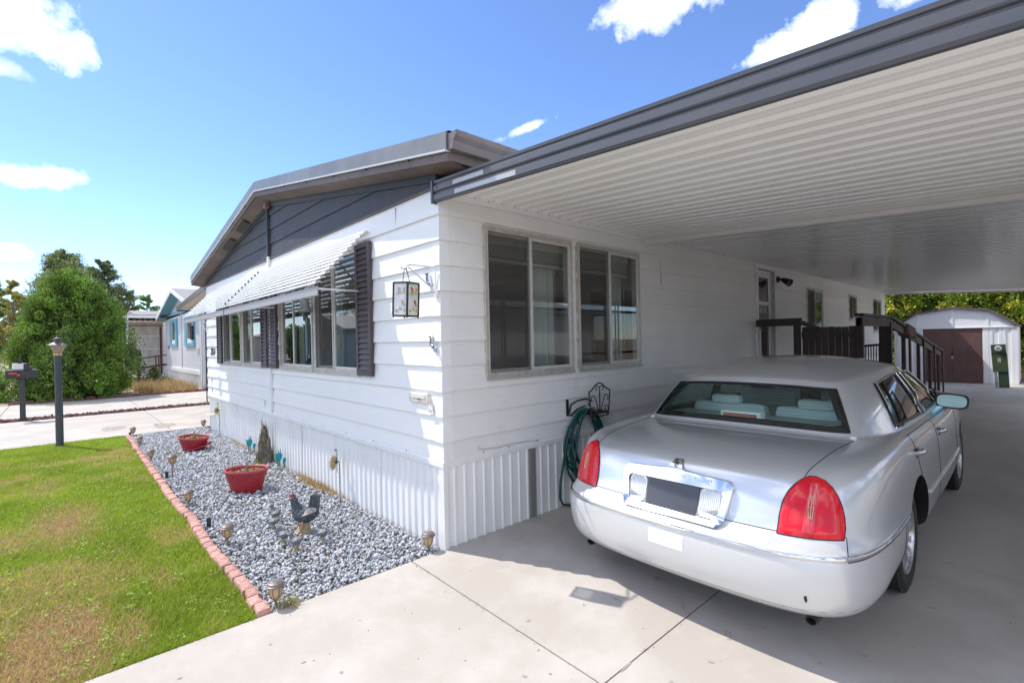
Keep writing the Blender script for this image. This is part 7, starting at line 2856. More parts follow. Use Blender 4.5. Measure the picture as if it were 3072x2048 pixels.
def nv(x, y, z):
    verts.append((x, y, z))
    return len(verts) - 1


# deck grid
G = {}
for s in range(NSt):
    xs_ = cols_x(DW[s], XIN[s])
    for c, x in enumerate(xs_):
        a = abs(x)
        y, z = ST_Y[s], DZ[s]
        if s == 0:
            y = {0: 0.735, 1: 0.668, 2: 0.628, 3: 0.612}[min(c, 7 - c)]
            z = {0: 0.893, 1: 0.903, 2: 0.906, 3: 0.907}[min(c, 7 - c)]
        elif s == NSt - 1:
            y = {0: 5.62, 1: 5.76, 2: 5.82, 3: 5.84}[min(c, 7 - c)]
        else:
            k = min(c, 7 - c)
            z += {0: 0.0, 1: 0.006, 2: 0.020, 3: 0.027}[k] * (1.0 if s < 3 else (0.6 if s == 3 else 1.0))
            if s == 1:
                y -= {0: 0, 1: 0.01, 2: 0.03, 3: 0.04}[k]
            if s == 2:
                y -= {0: 0, 1: 0.01, 2: 0.03, 3: 0.04}[k]
            if s == 3:
                y -= {0: 0, 1: 0.02, 2: 0.06, 3: 0.08}[k]
            if s == 11:
                y += {0: 0, 1: 0.02, 2: 0.10, 3: 0.14}[k]
        G[(s, c)] = nv(x, y, z)
B0, B1, C0, C1 = 3, 11, 1, 6       # cabin block


def quad(a, b, c, d, m=0):
    faces.append((a, b, c, d))
    fmat.append(m)


for s in range(NSt - 1):
    for c in range(7):
        if B0 <= s < B1 and C0 <= c < C1:
            continue
        quad(G[(s, c)], G[(s, c + 1)], G[(s + 1, c + 1)], G[(s + 1, c)], 1 if (s < 3 and 1 <= c <= 5) else 0)

# perimeter helper: rear edge left->right, right side rear->front, front right->left, left side front->rear
def perim(s0, s1, c0, c1):
    P = [(s0, c) for c in range(c0, c1 + 1)]
    P += [(s, c1) for s in range(s0 + 1, s1 + 1)]
    P += [(s1, c) for c in range(c1 - 1, c0 - 1, -1)]
    P += [(s, c0) for s in range(s1 - 1, s0, -1)]
    return P


PB = perim(0, NSt - 1, 0, 7)
loops = [[G[k] for k in PB]]
for ri, rg_ in enumerate(RINGS):
    lp_ = []
    for (s, c) in PB:
        k = min(c, 7 - c)
        sg = 1 if c >= 4 else -1
        if s == 0:
            w0 = rg_['w'][0]
            x = {0: w0, 1: 0.70 + 0.02 * (w0 > 0.86), 2: 0.46, 3: 0.168}[k]
            lp_.append(nv(sg * x, rg_['ry'][k], rg_['rz'] if k else rg_['z'][0]))
        elif s == NSt - 1:
            x = {0: 0.74, 1: 0.50, 2: 0.33, 3: 0.12}[k]
            y = {0: 5.66, 1: 5.80, 2: 5.86, 3: 5.88}[k] - (0.06 if ri > 6 else 0)
            z = max(DZ[s] + rg_['zs'] * 0.72, 0.2)
            lp_.append(nv(sg * x, y, z))
        else:
            w = rg_['w'][min(s, 3)]
            if s in FRONT_TAPER:
                w *= FRONT_TAPER[s]
            y = ST_Y[s]
            if s == 5:
                y = DOOR5[ri + 1]
            if s == 4:
                y = 1.68 + 0.25 * (DOOR5[ri + 1] - 1.93)
            if s == 6:
                y = 2.45 + 0.3 * (DOOR5[ri + 1] - 1.93)
            z = rg_['z'][min(s, 3)]
            if s > 10:
                z = max(DZ[s] + rg_['zs'], 0.2) if ri < 5 else z
            lp_.append(nv(sg * w, y, z))
    loops.append(lp_)
nP = len(PB)
for li in range(len(loops) - 1):
    for i in range(nP):
        j = (i + 1) % nP
        (s, c), (s2, c2) = PB[i], PB[j]
        mi = 0
        rear = s == 0 and s2 == 0
        right = c == 7 and c2 == 7 and not rear
        smin = min(s, s2)
        if rear and 1 <= min(c, c2) <= 5 and li < 3:
            mi = 1
        elif rear and li >= 3:
            mi = 2
        elif (not rear) and smin < 3 and (c in (0, 7)) and (c2 in (0, 7)) and li >= 5:
            mi = 2
        elif right and 5 <= smin < 7 and li < 8:
            mi = 3
        elif right and 7 <= smin < 10 and li < 8:
            mi = 4
        quad(loops[li][j], loops[li][i], loops[li + 1][i], loops[li + 1][j], mi)
# floor
bl = {k: loops[-1][i] for i, k in enumerate(PB)}
F = {}
for s in range(NSt):
    for c in range(8):
        if (s, c) in bl:
            F[(s, c)] = bl[(s, c)]
        else:
            k = min(c, 7 - c)
            sg = 1 if c >= 4 else -1
            F[(s, c)] = nv(sg * {1: 0.72, 2: 0.46, 3: 0.168}[k], ST_Y[s], 0.20)
for s in range(NSt - 1):
    for c in range(7):
        quad(F[(s, c)], F[(s + 1, c)], F[(s + 1, c + 1)], F[(s, c + 1)], 0)
# cabin
TOPS = {3: (0.575, 1.735, 1.312), 4: (0.605, 1.93, 1.338), 5: (0.640, 2.22, 1.358), 6: (0.672, 2.55, 1.376), 7: (0.682, 2.77, 1.382), 8: (0.682, 2.84, 1.382), 9: (0.674, 3.15, 1.374), 10: (0.640, 3.55, 1.332), 11: (0.590, 3.75, 1.300)}
PC = perim(B0, B1, C0, C1)
top, base = {}, {}
for (s, c) in PC:
    k = min(c, 7 - c)
    sg = 1 if c >= 4 else -1
    base[(s, c)] = Vector(verts[G[(s, c)]])
    tx, ty, tz = TOPS[s]
    if k == 1:
        top[(s, c)] = Vector((sg * tx, ty, tz))
    else:
        r = {2: 0.66, 3: 0.24}[k]
        dz = {2: 0.022, 3: 0.030}[k]
        if s == B0:
            top[(s, c)] = Vector((sg * tx * r, ty - {2: 0.030, 3: 0.045}[k], tz + dz))
        else:
            top[(s, c)] = Vector((sg * tx * r, ty - {2: 0.05, 3: 0.07}[k], tz + dz + 0.012))
cl = [[G[k] for k in PC]]
LV = [0.03, 0.45, 0.90, 0.95]
for v in LV:
    lp_ = []
    for k in PC:
        s, c = k
        p = base[k].lerp(top[k], v)
        b = math.sin(PI * min(v / 1.0, 1)) * 0.022
        if s == B0 or s == B1:
            p.z += b * 0.9
            p.y -= b * 0.5 * (1 if s == B0 else -1)
        else:
            p.x += b * (1 if c > 3 else -1) * 1.1
        # round the upper rear corner of the side opening
        if s == 5 and c in (C0, C1) and v > 0.8:
            q = base[k].lerp(top[k], v - (0.11 if v < 0.92 else 0.06))
            p = Vector((q.x + 0.012 * (1 if c > 3 else -1), q.y + 0.05, q.z))
        lp_.append(nv(*p))
    cl.append(lp_)
cl.append([nv(*top[k]) for k in PC])
nC = len(PC)
for li in range(len(cl) - 1):
    for i in range(nC):
        j = (i + 1) % nC
        (s, c), (s2, c2) = PC[i], PC[j]
        mi = 0
        glassrow = li in (1, 2)
        smin = min(s, s2)
        if glassrow:
            if s == B0 and s2 == B0:
                mi = 5
            elif s == B1 and s2 == B1:
                mi = 8
            elif c == c2 and 5 <= smin < 7:
                mi = 6
            elif c == c2 and 8 <= smin < 10:
                mi = 7
        quad(cl[li][i], cl[li][j], cl[li + 1][j], cl[li + 1][i], mi)
rt = {k: cl[-1][i] for i, k in enumerate(PC)}
RG = {}
for s in range(B0, B1 + 1):
    for c in range(C0, C1 + 1):
        if (s, c) in rt:
            RG[(s, c)] = rt[(s, c)]
        else:
            k = min(c, 7 - c)
            sg = 1 if c >= 4 else -1
            tx, ty, tz = TOPS[s]
            RG[(s, c)] = nv(sg * tx * {2: 0.66, 3: 0.24}[k], ty, tz + {2: 0.062, 3: 0.086}[k] * (1.0 if 5 <= s <= 9 else 0.82))
for s in range(B0, B1):
    for c in range(C0, C1):
        quad(RG[(s, c)], RG[(s, c + 1)], RG[(s + 1, c + 1)], RG[(s + 1, c)], 0)

me = bpy.data.meshes.new('shell_cage')
me.from_pydata([(x + XC - CB[0], y - CB[1], z - CB[2]) for x, y, z in verts], [], faces)
shell_m = [m_paint] + [bpy.data.materials.new('region') for _ in range(9)]
for mm in shell_m:
    me.materials.append(mm)
me.polygons.foreach_set('material_index', fmat)
bm = bmesh.new()
bm.from_mesh(me)
bmesh.ops.recalc_face_normals(bm, faces=bm.faces[:])
bm.to_mesh(me)
bm.free()
cage = bpy.data.objects.new('shell_cage', me)
COL.objects.link(cage)
sd = cage.modifiers.new('sub', 'SUBSURF')
sd.levels = 3
bpy.context.view_layer.update()
smooth_me = bpy.data.meshes.new_from_object(cage.evaluated_get(bpy.context.evaluated_depsgraph_get()))
_bm = bmesh.new()
_bm.from_mesh(smooth_me)
CARBVH = BVHTree.FromBMesh(_bm)
_bm.free()


def loc(p):
    """(x across, world Y, world z) -> car-local vector"""
    return Vector((p[0] + XC - CB[0], p[1] - CB[1], p[2] - CB[2]))


def hit(o, d):
    """first point of the skin along a ray, car-local frame given as (x, Y, z)"""
    h = CARBVH.ray_cast(loc(o), Vector(d))
    return (h[0], h[1] if h[1].dot(Vector(d)) < 0 else -h[1]) if h[0] is not None else (None, None)


# wheel openings
AXR, AXF = 1.93, 4.86
cut = MB()
for s in (1, -1):
    for ay in (AXR, AXF):
        rr = 0.395
        ring = [(s * 0.56, ay + rr * math.cos(a), 0.300 + rr * math.sin(a)) for a in np.linspace(0, 2 * PI, 48, endpoint=False)]
        cut.prism([loc(p) for p in ring], Vector((s * 0.7, 0, 0)))
cobj = cut.build('arch_cutter', m_trimblk)
cage.modifiers.remove(sd)
cage.data = smooth_me
bo = cage.modifiers.new('cut', 'BOOLEAN')
bo.operation = 'DIFFERENCE'
bo.solver = 'EXACT'
bo.object = cobj
bo.material_mode = 'TRANSFER'
bpy.context.view_layer.update()
body_me = bpy.data.meshes.new_from_object(cage.evaluated_get(bpy.context.evaluated_depsgraph_get()))
mats_now = [m_.name for m_ in body_me.materials]
arch_idx = mats_now.index('black_trim') if 'black_trim' in mats_now else -1
bpy.data.objects.remove(cage)
bpy.data.objects.remove(cobj)


def region(name, ids, mtl, parent, seam=0.0, shrink=None, xsign=0):
    bm = bmesh.new()
    bm.from_mesh(body_me)
    kill = [f for f in bm.faces if f.material_index not in ids or (xsign and f.calc_center_median().x * xsign < 0)]
    bmesh.ops.delete(bm, geom=kill, context='FACES')
    edges_b = [[v.co.copy() for v in e.verts] for e in bm.edges if len(e.link_faces) == 1]
    for f in bm.faces:
        f.smooth = True
        f.material_index = 1 if f.material_index == arch_idx else 0
    m2 = bpy.data.meshes.new(name)
    bm.to_mesh(m2)
    bm.free()
    m2.materials.append(mtl)
    if arch_idx in ids:
        m2.materials.append(m_trimblk)
    m2.set_sharp_from_angle(angle=R(38))
    o = bpy.data.objects.new(name, m2)
    COL.objects.link(o)
    o.parent = parent
    o['base'] = CB if parent is car else tuple(parent['base'])
    return o, edges_b


def chain(edges_b):
    """boundary edges to polylines"""
    key = lambda p: (round(p.x, 4), round(p.y, 4), round(p.z, 4))
    adj = {}
    pos = {}
    for a, b in edges_b:
        ka, kb = key(a), key(b)
        if ka == kb:
            continue
        pos[ka], pos[kb] = a, b
        adj.setdefault(ka, []).append(kb)
        adj.setdefault(kb, []).append(ka)
    out, seen = [], set()
    for st in sorted(adj, key=lambda k: len(adj[k])):
        for nx in adj[st]:
            e = frozenset((st, nx))
            if e in seen:
                continue
            line = [st, nx]
            seen.add(e)
            while True:
                opts = [q for q in adj[line[-1]] if frozenset((line[-1], q)) not in seen]
                if not opts:
                    break
                seen.add(frozenset((line[-1], opts[0])))
                line.append(opts[0])
            out.append([pos[k] for k in line])
    return out


def seam_tube(mb, lines, r, off=0.0):
    for ln in lines:
        if len(ln) < 3:
            continue
        pts = []
        for p in ln:
            h = CARBVH.find_nearest(p)
            pts.append(p + (h[1] * off if h[1] else Vector((0, 0, 0))))
        mb.tube(pts, r, 5)


body, eb = region('body', (0, arch_idx), m_paint, car)
lid, el = region('trunk_lid', (1,), m_paint, car)
bump_, ebp = region('rear_bumper', (2,), m_bump, car)
rdoor, erd = region('rear_door', (3,), m_paint, car)
fdoor, efd = region('front_door', (4,), m_paint, car)
rwin, erw = region('rear_window', (5,), m_cglass, car)
sw_r, esr = region('side_window', (6,), m_sglass, rdoor, xsign=1)
sw_f, esf = region('side_window', (7,), m_sglass, fdoor, xsign=1)
lw_, elw = region('side_window', (6, 7), m_sglass, car, xsign=-1)
wsh, ews = region('windscreen', (8,), m_sglass, car)
for nm, e_, par in (('lid_gap', el, lid), ('bumper_gap', ebp, bump_), ('door_gap', erd, rdoor), ('door_gap', efd, fdoor)):
    mb = MB()
    seam_tube(mb, chain(e_), 0.0028, -0.0006)
    o = mb.build(nm, m_gap, None)
    o.parent = par
# rear window: black border print and seal
mb = MB()
seam_tube(mb, chain(erw), 0.0065, 0.001)
o = mb.build('window_seal', m_trimblk, None)
o.parent = rwin
# frit border: an inner offset band of the pane
me_r = rwin.data
rim_pts = chain(erw)[0]
cen = sum(rim_pts, Vector()) / len(rim_pts)
mb = MB()
band_o, band_i = [], []
zmin, zmax = min(p.z for p in rim_pts), max(p.z for p in rim_pts)
for p in rim_pts:
    q = p.copy()
    f = (p.z - zmin) / (zmax - zmin)
    side = abs(p.x) / (0.742 - 0.17 * f)
    q.x *= 1 - 0.110 * min(1, max(0, (side - 0.80) / 0.2))
    q2 = q.copy()
    if f > 0.75:
        q2 += (cen - p) * (0.13 * min(1, (f - 0.75) * 6))
        q2.x = q.x + (q2.x - q.x) * 0.2
    elif f < 0.2:
        q2 += Vector((0, 0.03, 0.032)) * min(1, (0.2 - f) * 9)
    h = CARBVH.find_nearest(q2)
    band_o.append(p - Vector((0, 0, 0)))
    band_i.append(h[0] if h[0] is not None else q2)
bo_, bi_ = [], []
for p, q in zip(band_o, band_i):
    bo_.append(p + CARBVH.find_nearest(p)[1] * -0.003)
    bi_.append(q + CARBVH.find_nearest(q)[1] * -0.003)
nb_ = len(bo_)
mid = []
for p, q in zip(bo_, bi_):
    c_ = (p + q) / 2
    h = CARBVH.find_nearest(c_)
    mid.append(h[0] - h[1] * 0.003)
mb.add(bo_ + mid + bi_, [(i, (i + 1) % nb_, nb_ + (i + 1) % nb_, nb_ + i) for i in range(nb_ - 1)] + [(nb_ + i, nb_ + (i + 1) % nb_, 2 * nb_ + (i + 1) % nb_, 2 * nb_ + i) for i in range(nb_ - 1)])
o = mb.build('frit_border', mat('frit_black', (0.010, 0.009, 0.010), rough=0.15), None)
o.parent = rwin
# fine demister wires across the pane
mb = MB()
for k in range(13):
    z = 1.015 + k * 0.0205
    pts = []
    for x in np.linspace(-0.64 + 0.12 * k / 13, 0.64 - 0.12 * k / 13, 18):
        h, n_ = hit((x, 0.0, z), (0, 1, 0))
        if h is not None:
            pts.append(h - Vector((0, -0.002, 0)))
    if len(pts) > 4:
        mb.tube(pts, 0.0007, 4, cap=False)
struct(mb.build('demister_wire', mat('wire_brown', (0.10, 0.075, 0.06)), None), 'stuff')
bpy.data.objects[-1] if False else None
COL.objects[-1].parent = rwin
# chrome and black frames of the side glass
for e_, par in ((esr, sw_r), (esf, sw_f)):
    mb = MB()
    seam_tube(mb, chain(e_), 0.0105, 0.001)
    o = mb.build('glass_frame', m_trimblk, None)
    o.parent = par
    mb = MB()
    ln = [[p + Vector((0.006, 0, 0.012 if p.z > 1.15 else -0.014)) for p in l] for l in chain(e_)]
    seam_tube(mb, ln, 0.0065, 0.004)
    o = mb.build('chrome_edge', m_chrome, None)
    o.parent = par
# quarter light bar in the rear side glass
mb = MB()
pts = []
for t in np.linspace(0, 0.84, 8):
    h, n_ = hit((2.0, 2.16 + 0.22 * t, 0.985 + 0.355 * t), (-1, 0, 0))
    if h is not None:
        pts.append(h + n_ * 0.002)
mb.tube(pts, 0.010, 6)
o = mb.build('quarter_light_bar', m_trimblk, None)
o.parent = sw_r
# black B pillar cover
mb = MB()
rows = []
for t in np.linspace(0.05, 0.86, 9):
    row = []
    for u in (0.0, 0.5, 1.0):
        h, n_ = hit((2.0, 2.955 + 0.085 * u - 0.19 * t, 0.96 + 0.405 * t), (-1, 0, 0))
        row.append(h + n_ * 0.004 if h is not None else Vector((0.9, 1, 1)))
    rows.append(row)
mb.grid(rows)
o = mb.build('pillar_cover', m_trimblk, None, smooth=60)
o.parent = fdoor


# ---- tail lamps
def interp(pts, t):
    zs = [p[1] for p in pts]
    return float(np.interp(t, zs, [p[0] for p in pts]))


IN = [(0.592, 0.610), (0.594, 0.70), (0.604, 0.77), (0.622, 0.82), (0.646, 0.855), (0.672, 0.880), (0.700, 0.893)]
OUT = [(0.862, 0.610), (0.864, 0.66), (0.858, 0.72), (0.846, 0.77), (0.826, 0.82), (0.800, 0.855), (0.768, 0.880), (0.728, 0.893)]


def skin_y(x, z, off=0.0):
    h, n_ = hit((x, -0.5, z), (0, 1, 0))
    if h is None:
        return None
    return h + n_ * off


for sg in (1, -1):
    rows, rows2 = [], []
    for z in np.linspace(0.612, 0.893, 22):
        a, b = interp(IN, z), interp(OUT, z)
        row = []
        for u in np.linspace(0, 1, 16):
            edge = min(u, 1 - u, (z - 0.612) / 0.281 + 0.0, (0.893 - z) / 0.281)
            off = 0.004 + 0.010 * min(1, edge * 12)
            p = skin_y(sg * (a + (b - a) * u), z, off)
            row.append(p)
        rows.append(row)
    good = [[p if p is not None else Vector((sg * 0.8, -1.2, 0.8)) for p in r] for r in rows]
    mb = MB()
    mb.grid(good)
    lamp_ = mb.build('tail_lamp', m_redlens, None, smooth=70)
    lamp_.parent = car
    lamp_['base'] = CB
    # dark joint round the lens
    mb = MB()
    edge_l = [r[0] for r in good] + good[-1][1:] + [r[-1] for r in good[::-1]][1:] + good[0][::-1][1:-1]
    mb.tube(edge_l, 0.0028, 5, closed=True)
    o = mb.build('lamp_gasket', m_gap, None)
    o.parent = lamp_
    # lens flute in the middle: a lighter raised strip
    mb = MB()
    rws = []
    for z in np.linspace(0.635, 0.862, 12):
        c_ = 0.722 + 0.012 * (z - 0.63) / 0.25
        wv = 0.024 - 0.006 * (z - 0.63) / 0.25
        rws.append([skin_y(sg * (c_ + wv * k), z, 0.014 + 0.006 * (1 - abs(k))) for k in (-1, 0, 1)])
    mb.grid(rws)
    o = mb.build('lens_flute', mat('lens_flute', (0.60, 0.03, 0.035), rough=0.12, coat=1.0), None, smooth=50)
    o.parent = lamp_
    # gilt four-window emblem
    mb = MB()
    ec, ez = 0.727, 0.755
    hw_, hh_ = 0.011, 0.052
    for (x0, z0, x1, z1) in ((-0.6, -1, 0.6, -1), (-0.6, 1, 0.6, 1), (-0.6, -1, -1, 0), (-1, 0, -0.6, 1), (0.6, -1, 1, 0), (1, 0, 0.6, 1), (0, -1, 0, 1), (-1.5, 0, 1.5, 0)):
        pts = []
        for t in np.linspace(0, 1, 5):
            p = skin_y(sg * (ec + hw_ * (x0 + (x1 - x0) * t)), ez + hh_ * (z0 + (z1 - z0) * t), 0.0215)
            pts.append(p)
        mb.tube(pts, 0.0014, 4)
    o = mb.build('emblem', mat('gilt', (0.72, 0.55, 0.28), rough=0.3, metal=0.6), None)
    o.parent = lamp_

# ---- plate surround with reversing lamps
def fill2d(loops_xz, off, thick, name, mtl, parent, smooth=35):
    bm = bmesh.new()
    es = []
    for lp_ in loops_xz:
        vs = [bm.verts.new((x, 0, z)) for x, z in lp_]
        for i in range(len(vs)):
            es.append(bm.edges.new((vs[i], vs[(i + 1) % len(vs)])))
    bmesh.ops.triangle_fill(bm, use_beauty=True, use_dissolve=False, edges=es)
    fs = bm.faces[:]
    r = bmesh.ops.extrude_face_region(bm, geom=fs)
    ev = [g_ for g_ in r['geom'] if isinstance(g_, bmesh.types.BMVert)]
    es_ = set(ev)
    for v in bm.verts:
        x, z = v.co.x, v.co.z
        h, n_ = hit((x, -0.5, z), (0, 1, 0))
        y0 = h.y if h is not None else -1.3
        o_ = off + (thick if v in es_ else 0)
        v.co = Vector((x, y0 - o_, z - CB[2]))
    bmesh.ops.recalc_face_normals(bm, faces=bm.faces[:])
    if smooth is None:
        pass
    m2 = bpy.data.meshes.new(name)
    bm.to_mesh(m2)
    bm.free()
    m2.materials.append(mtl)
    if smooth:
        m2.polygons.foreach_set('use_smooth', [True] * len(m2.polygons))
        m2.set_sharp_from_angle(angle=R(smooth))
    o = bpy.data.objects.new(name, m2)
    COL.objects.link(o)
    o.parent = parent
    o['base'] = CB
    return o


def rrect(x0, x1, z0, z1, r, n=5, skew=0.0):
    pts = []
    for cx, cz_, a0 in ((x1 - r, z0 + r, -PI / 2), (x1 - r, z1 - r, 0), (x0 + r, z1 - r, PI / 2), (x0 + r, z0 + r, PI)):
        for k in range(n + 1):
            a = a0 + PI / 2 * k / n
            pts.append((cx + r * math.cos(a), cz_ + r * math.sin(a)))
    out = []
    for x, z in pts:
        f = (z - z0) / (z1 - z0)
        out.append((x * (1 - skew * (1 - f)), z))
    return out


outer = []
for (x, z) in rrect(-0.365, 0.365, 0.588, 0.822, 0.045, 6, 0.10):
    outer.append((x, z + (0.010 * (1 - (x / 0.36) ** 2) if z > 0.75 else -0.004 * (1 - (x / 0.33) ** 2))))
# insert the crest tab in the top edge
i_top = [i for i, (x, z) in enumerate(outer) if z > 0.80]
new = []
for i, (x, z) in enumerate(outer):
    new.append((x, z))
    x2, z2 = outer[(i + 1) % len(outer)]
    if z > 0.8 and z2 > 0.8 and x > 0.2 and x2 < -0.2:
        for xx, zz in ((0.22, 0.829), (0.12, 0.834), (0.062, 0.838), (0.047, 0.846), (0.036, 0.868), (0.028, 0.884), (0.018, 0.890), (-0.018, 0.890), (-0.028, 0.884), (-0.036, 0.868), (-0.047, 0.846), (-0.062, 0.838), (-0.12, 0.834), (-0.22, 0.829)):
            new.append((xx, zz))
outer = new
inner = [(x, z + (0.006 * (1 - (x / 0.3) ** 2) if z > 0.7 else 0)) for x, z in rrect(-0.318, 0.318, 0.612, 0.768, 0.035, 5, 0.10)]
surround = fill2d([outer, inner], 0.002, 0.030, 'plate_surround', m_chrome, lid, 40)
fill2d([[(x * 1.02, z) for x, z in rrect(-0.330, 0.330, 0.600, 0.778, 0.03, 4, 0.10)]], 0.003, 0.006, 'recess_panel', mat('recess_grey', (0.30, 0.30, 0.30), rough=0.4), lid, 30)
plate = fill2d([rrect(-0.168, 0.168, 0.616, 0.768, 0.006, 2)], 0.010, 0.006, 'licence_plate', mat('plate_dark', (0.060, 0.064, 0.078), rough=0.35), lid, 30)
for sg in (1, -1):
    xs2 = (0.178, 0.305) if sg > 0 else (-0.305, -0.178)
    lens = fill2d([rrect(xs2[0], xs2[1], 0.614, 0.766, 0.03, 4)], 0.009, 0.010, 'reversing_lamp', mat('clear_lens', (0.78, 0.79, 0.79), rough=0.12, coat=1.0), lid, 30)
    mb = MB()
    for k in range(11):
        x = xs2[0] + 0.010 + k * (0.107 / 10)
        pts = [skin_y(x, z, 0.020) for z in np.linspace(0.628 + 0.010 * (abs(k - 5) > 3), 0.755 - 0.012 * (abs(k - 5) > 3), 6)]
        mb.tube(pts, 0.0022, 4)
    o = mb.build('lens_flute', mat('lens_rib', (0.60, 0.61, 0.62), rough=0.15, coat=1.0), None)
    o.parent = lens
# crest and raised letters on the bar
mb = MB()
for (x0, z0, x1, z1) in ((-1, -1, 1, -1), (-1, 1, 1, 1), (-1, -1, -1, 1), (1, -1, 1, 1), (0, -1, 0, 1), (-1, 0, 1, 0)):
    pts = [skin_y(0.009 * (x0 + (x1 - x0) * t), 0.858 + 0.016 * (z0 + (z1 - z0) * t), 0.034) for t in (0, 0.5, 1)]
    mb.tube(pts, 0.0022, 5)
o = mb.build('crest', mat('crest_dark', (0.05, 0.05, 0.055), rough=0.3, metal=0.8), None)
o.parent = surround
for ch_, x in zip('LINCOLN', (-0.255, -0.175, -0.10, -0.02, 0.06, 0.14, 0.225)):
    p = skin_y(x, 0.800, 0.0335)
    t = text_obj('raised_letter', ch_, 0.024, (0, 0, 0), (R(90 - 20), 0, 0), mat('letter_chrome', (0.60, 0.61, 0.63), rough=0.2, metal=1.0), None, depth=0.001, sx=1.5)
    t.parent = surround
    t.location = p

# ---- bumper strip, decal scar, exhaust tips
for x_range, nm in ((np.linspace(-1, 1, 61), 'bumper_strip'),):
    pts = []
    for u in x_range:
        a = u * R(118)
        o_ = Vector((2.5 * math.sin(a), 1.35 - 2.5 * math.cos(a), 0.537))
        d_ = Vector((-math.sin(a), math.cos(a), 0))
        h, n_ = hit((o_.x, o_.y, o_.z), d_)
        if h is not None and h.y + CB[1] < 1.50:
            pts.append(h + n_ * 0.002)
    mb = MB()
    mb.tube(pts, 0.0135, 6)
    o = mb.build(nm, m_chrome, None, smooth=60)
    o.parent = bump_
fill2d([[(0.125, 0.415), (0.345, 0.385), (0.345, 0.475), (0.125, 0.500)][::-1]], 0.0006, 0.0012, 'sticker_patch', mat('sticker_white', (0.80, 0.80, 0.79), rough=0.45, var=0.3, vscale=40, vcol=(0.72, 0.72, 0.72)), bump_, None) if False else None
mb = MB()
mb.grid([[skin_y(-0.095 + 0.225 * u, 0.415 + 0.09 * v, 0.0016) for u in np.linspace(0, 1, 14)] for v in np.linspace(0, 1, 8)])
o = mb.build('sticker_patch', mat('sticker_white', (0.84, 0.84, 0.83), rough=0.5, var=0.3, vscale=40, vcol=(0.76, 0.76, 0.76)), None)
o.parent = bump_
fill2d([[(0.728, 0.345), (0.740, 0.350), (0.742, 0.325), (0.736, 0.310), (0.730, 0.318)]], 0.0005, 0.001, 'paint_chip', m_trimblk, bump_, 30)
# lower lip line of the bumper, a thin grey strip
pts = []
for u in np.linspace(-1, 1, 51):
    a = u * R(110)
    h, n_ = hit((2.5 * math.sin(a), 1.35 - 2.5 * math.cos(a), 0.262), (-math.sin(a), math.cos(a), 0))
    if h is not None and h.y + CB[1] < 1.50:
        pts.append(h)
mb = MB()
mb.tube(pts, 0.0022, 5)
o = mb.build('lip_line', mat('lip_grey', (0.25, 0.25, 0.25), rough=0.5), None)
o.parent = bump_
m_exh = mat('exhaust_steel', (0.07, 0.055, 0.048), rough=0.6, metal=0.4)
for x in (-0.72, 0.72):
    mb = MB()
    for r, l0, l1 in ((0.030, 0.515, 1.2),):
        ring_o = [loc((x + 0.030 * math.cos(a), 0.585, 0.165 + 0.022 * math.sin(a))) for a in np.linspace(0, 2 * PI, 18, endpoint=False)]
        ring_i = [loc((x + 0.025 * math.cos(a), 0.588, 0.165 + 0.018 * math.sin(a))) for a in np.linspace(0, 2 * PI, 18, endpoint=False)]
        bk = [p + Vector((0, 0.6, 0)) for p in ring_o]
        bi = [p + Vector((0, 0.6, 0)) for p in ring_i]
        n = 18
        mb.add(ring_o + ring_i + bk + bi, [(i, (i + 1) % n, n + (i + 1) % n, n + i) for i in range(n)] + [(i, (i + 1) % n, 2 * n + (i + 1) % n, 2 * n + i) for i in range(n)] + [(n + i, n + (i + 1) % n, 3 * n + (i + 1) % n, 3 * n + i) for i in range(n)])
    o = mb.build('exhaust_tip', m_exh, None, smooth=40)
    o.parent = car
# ---- wheels
def wheel_mesh():
    mb = MB()
    prof = [(0.222, -0.105), (0.26, -0.116), (0.30, -0.118), (0.322, -0.105), (0.333, -0.085), (0.336, 0.0), (0.333, 0.085), (0.322, 0.105), (0.30, 0.118), (0.26, 0.116), (0.222, 0.105)]
    mb.lathe(prof, (0, 0, 0), 48, M=Matrix.Rotation(R(90), 4, 'Y'), cap=False)
    for k in range(64):
        a = 2 * PI * k / 64
        for s in (-1, 1):
            M = Matrix.Rotation(a, 4, 'X') @ Matrix.Translation((s * 0.062, 0, 0.333)) @ Matrix.Rotation(s * 0.45, 4, 'Z')
            mb.box(-0.042, 0.042, -0.011, 0.011, -0.006, 0.006, M=M)
    return mb


wm = wheel_mesh()
rim = MB()
rim.lathe([(0.226, 0.098), (0.220, 0.112), (0.208, 0.112), (0.200, 0.098), (0.196, 0.0), (0.0, 0.0)], (0, 0, 0), 40, M=Matrix.Rotation(R(90), 4, 'Y'), cap=False)
for k in range(14):
    a = 2 * PI * k / 14
    M = Matrix.Rotation(a, 4, 'X')
    rim.add([M @ Vector(p) for p in ((0.098, -0.022, 0.202), (0.098, 0.022, 0.202), (0.088, 0.013, 0.06), (0.088, -0.013, 0.06), (0.03, -0.026, 0.202), (0.03, 0.026, 0.202), (0.03, 0.015, 0.06), (0.03, -0.015, 0.06))],
            [(0, 1, 2, 3), (0, 4, 5, 1), (1, 5, 6, 2), (2, 6, 7, 3), (3, 7, 4, 0)])
rim.lathe([(0.075, 0.03), (0.072, 0.088), (0.060, 0.096), (0.035, 0.100), (0.0, 0.101)], (0, 0, 0), 24, M=Matrix.Rotation(R(90), 4, 'Y'))
first = None
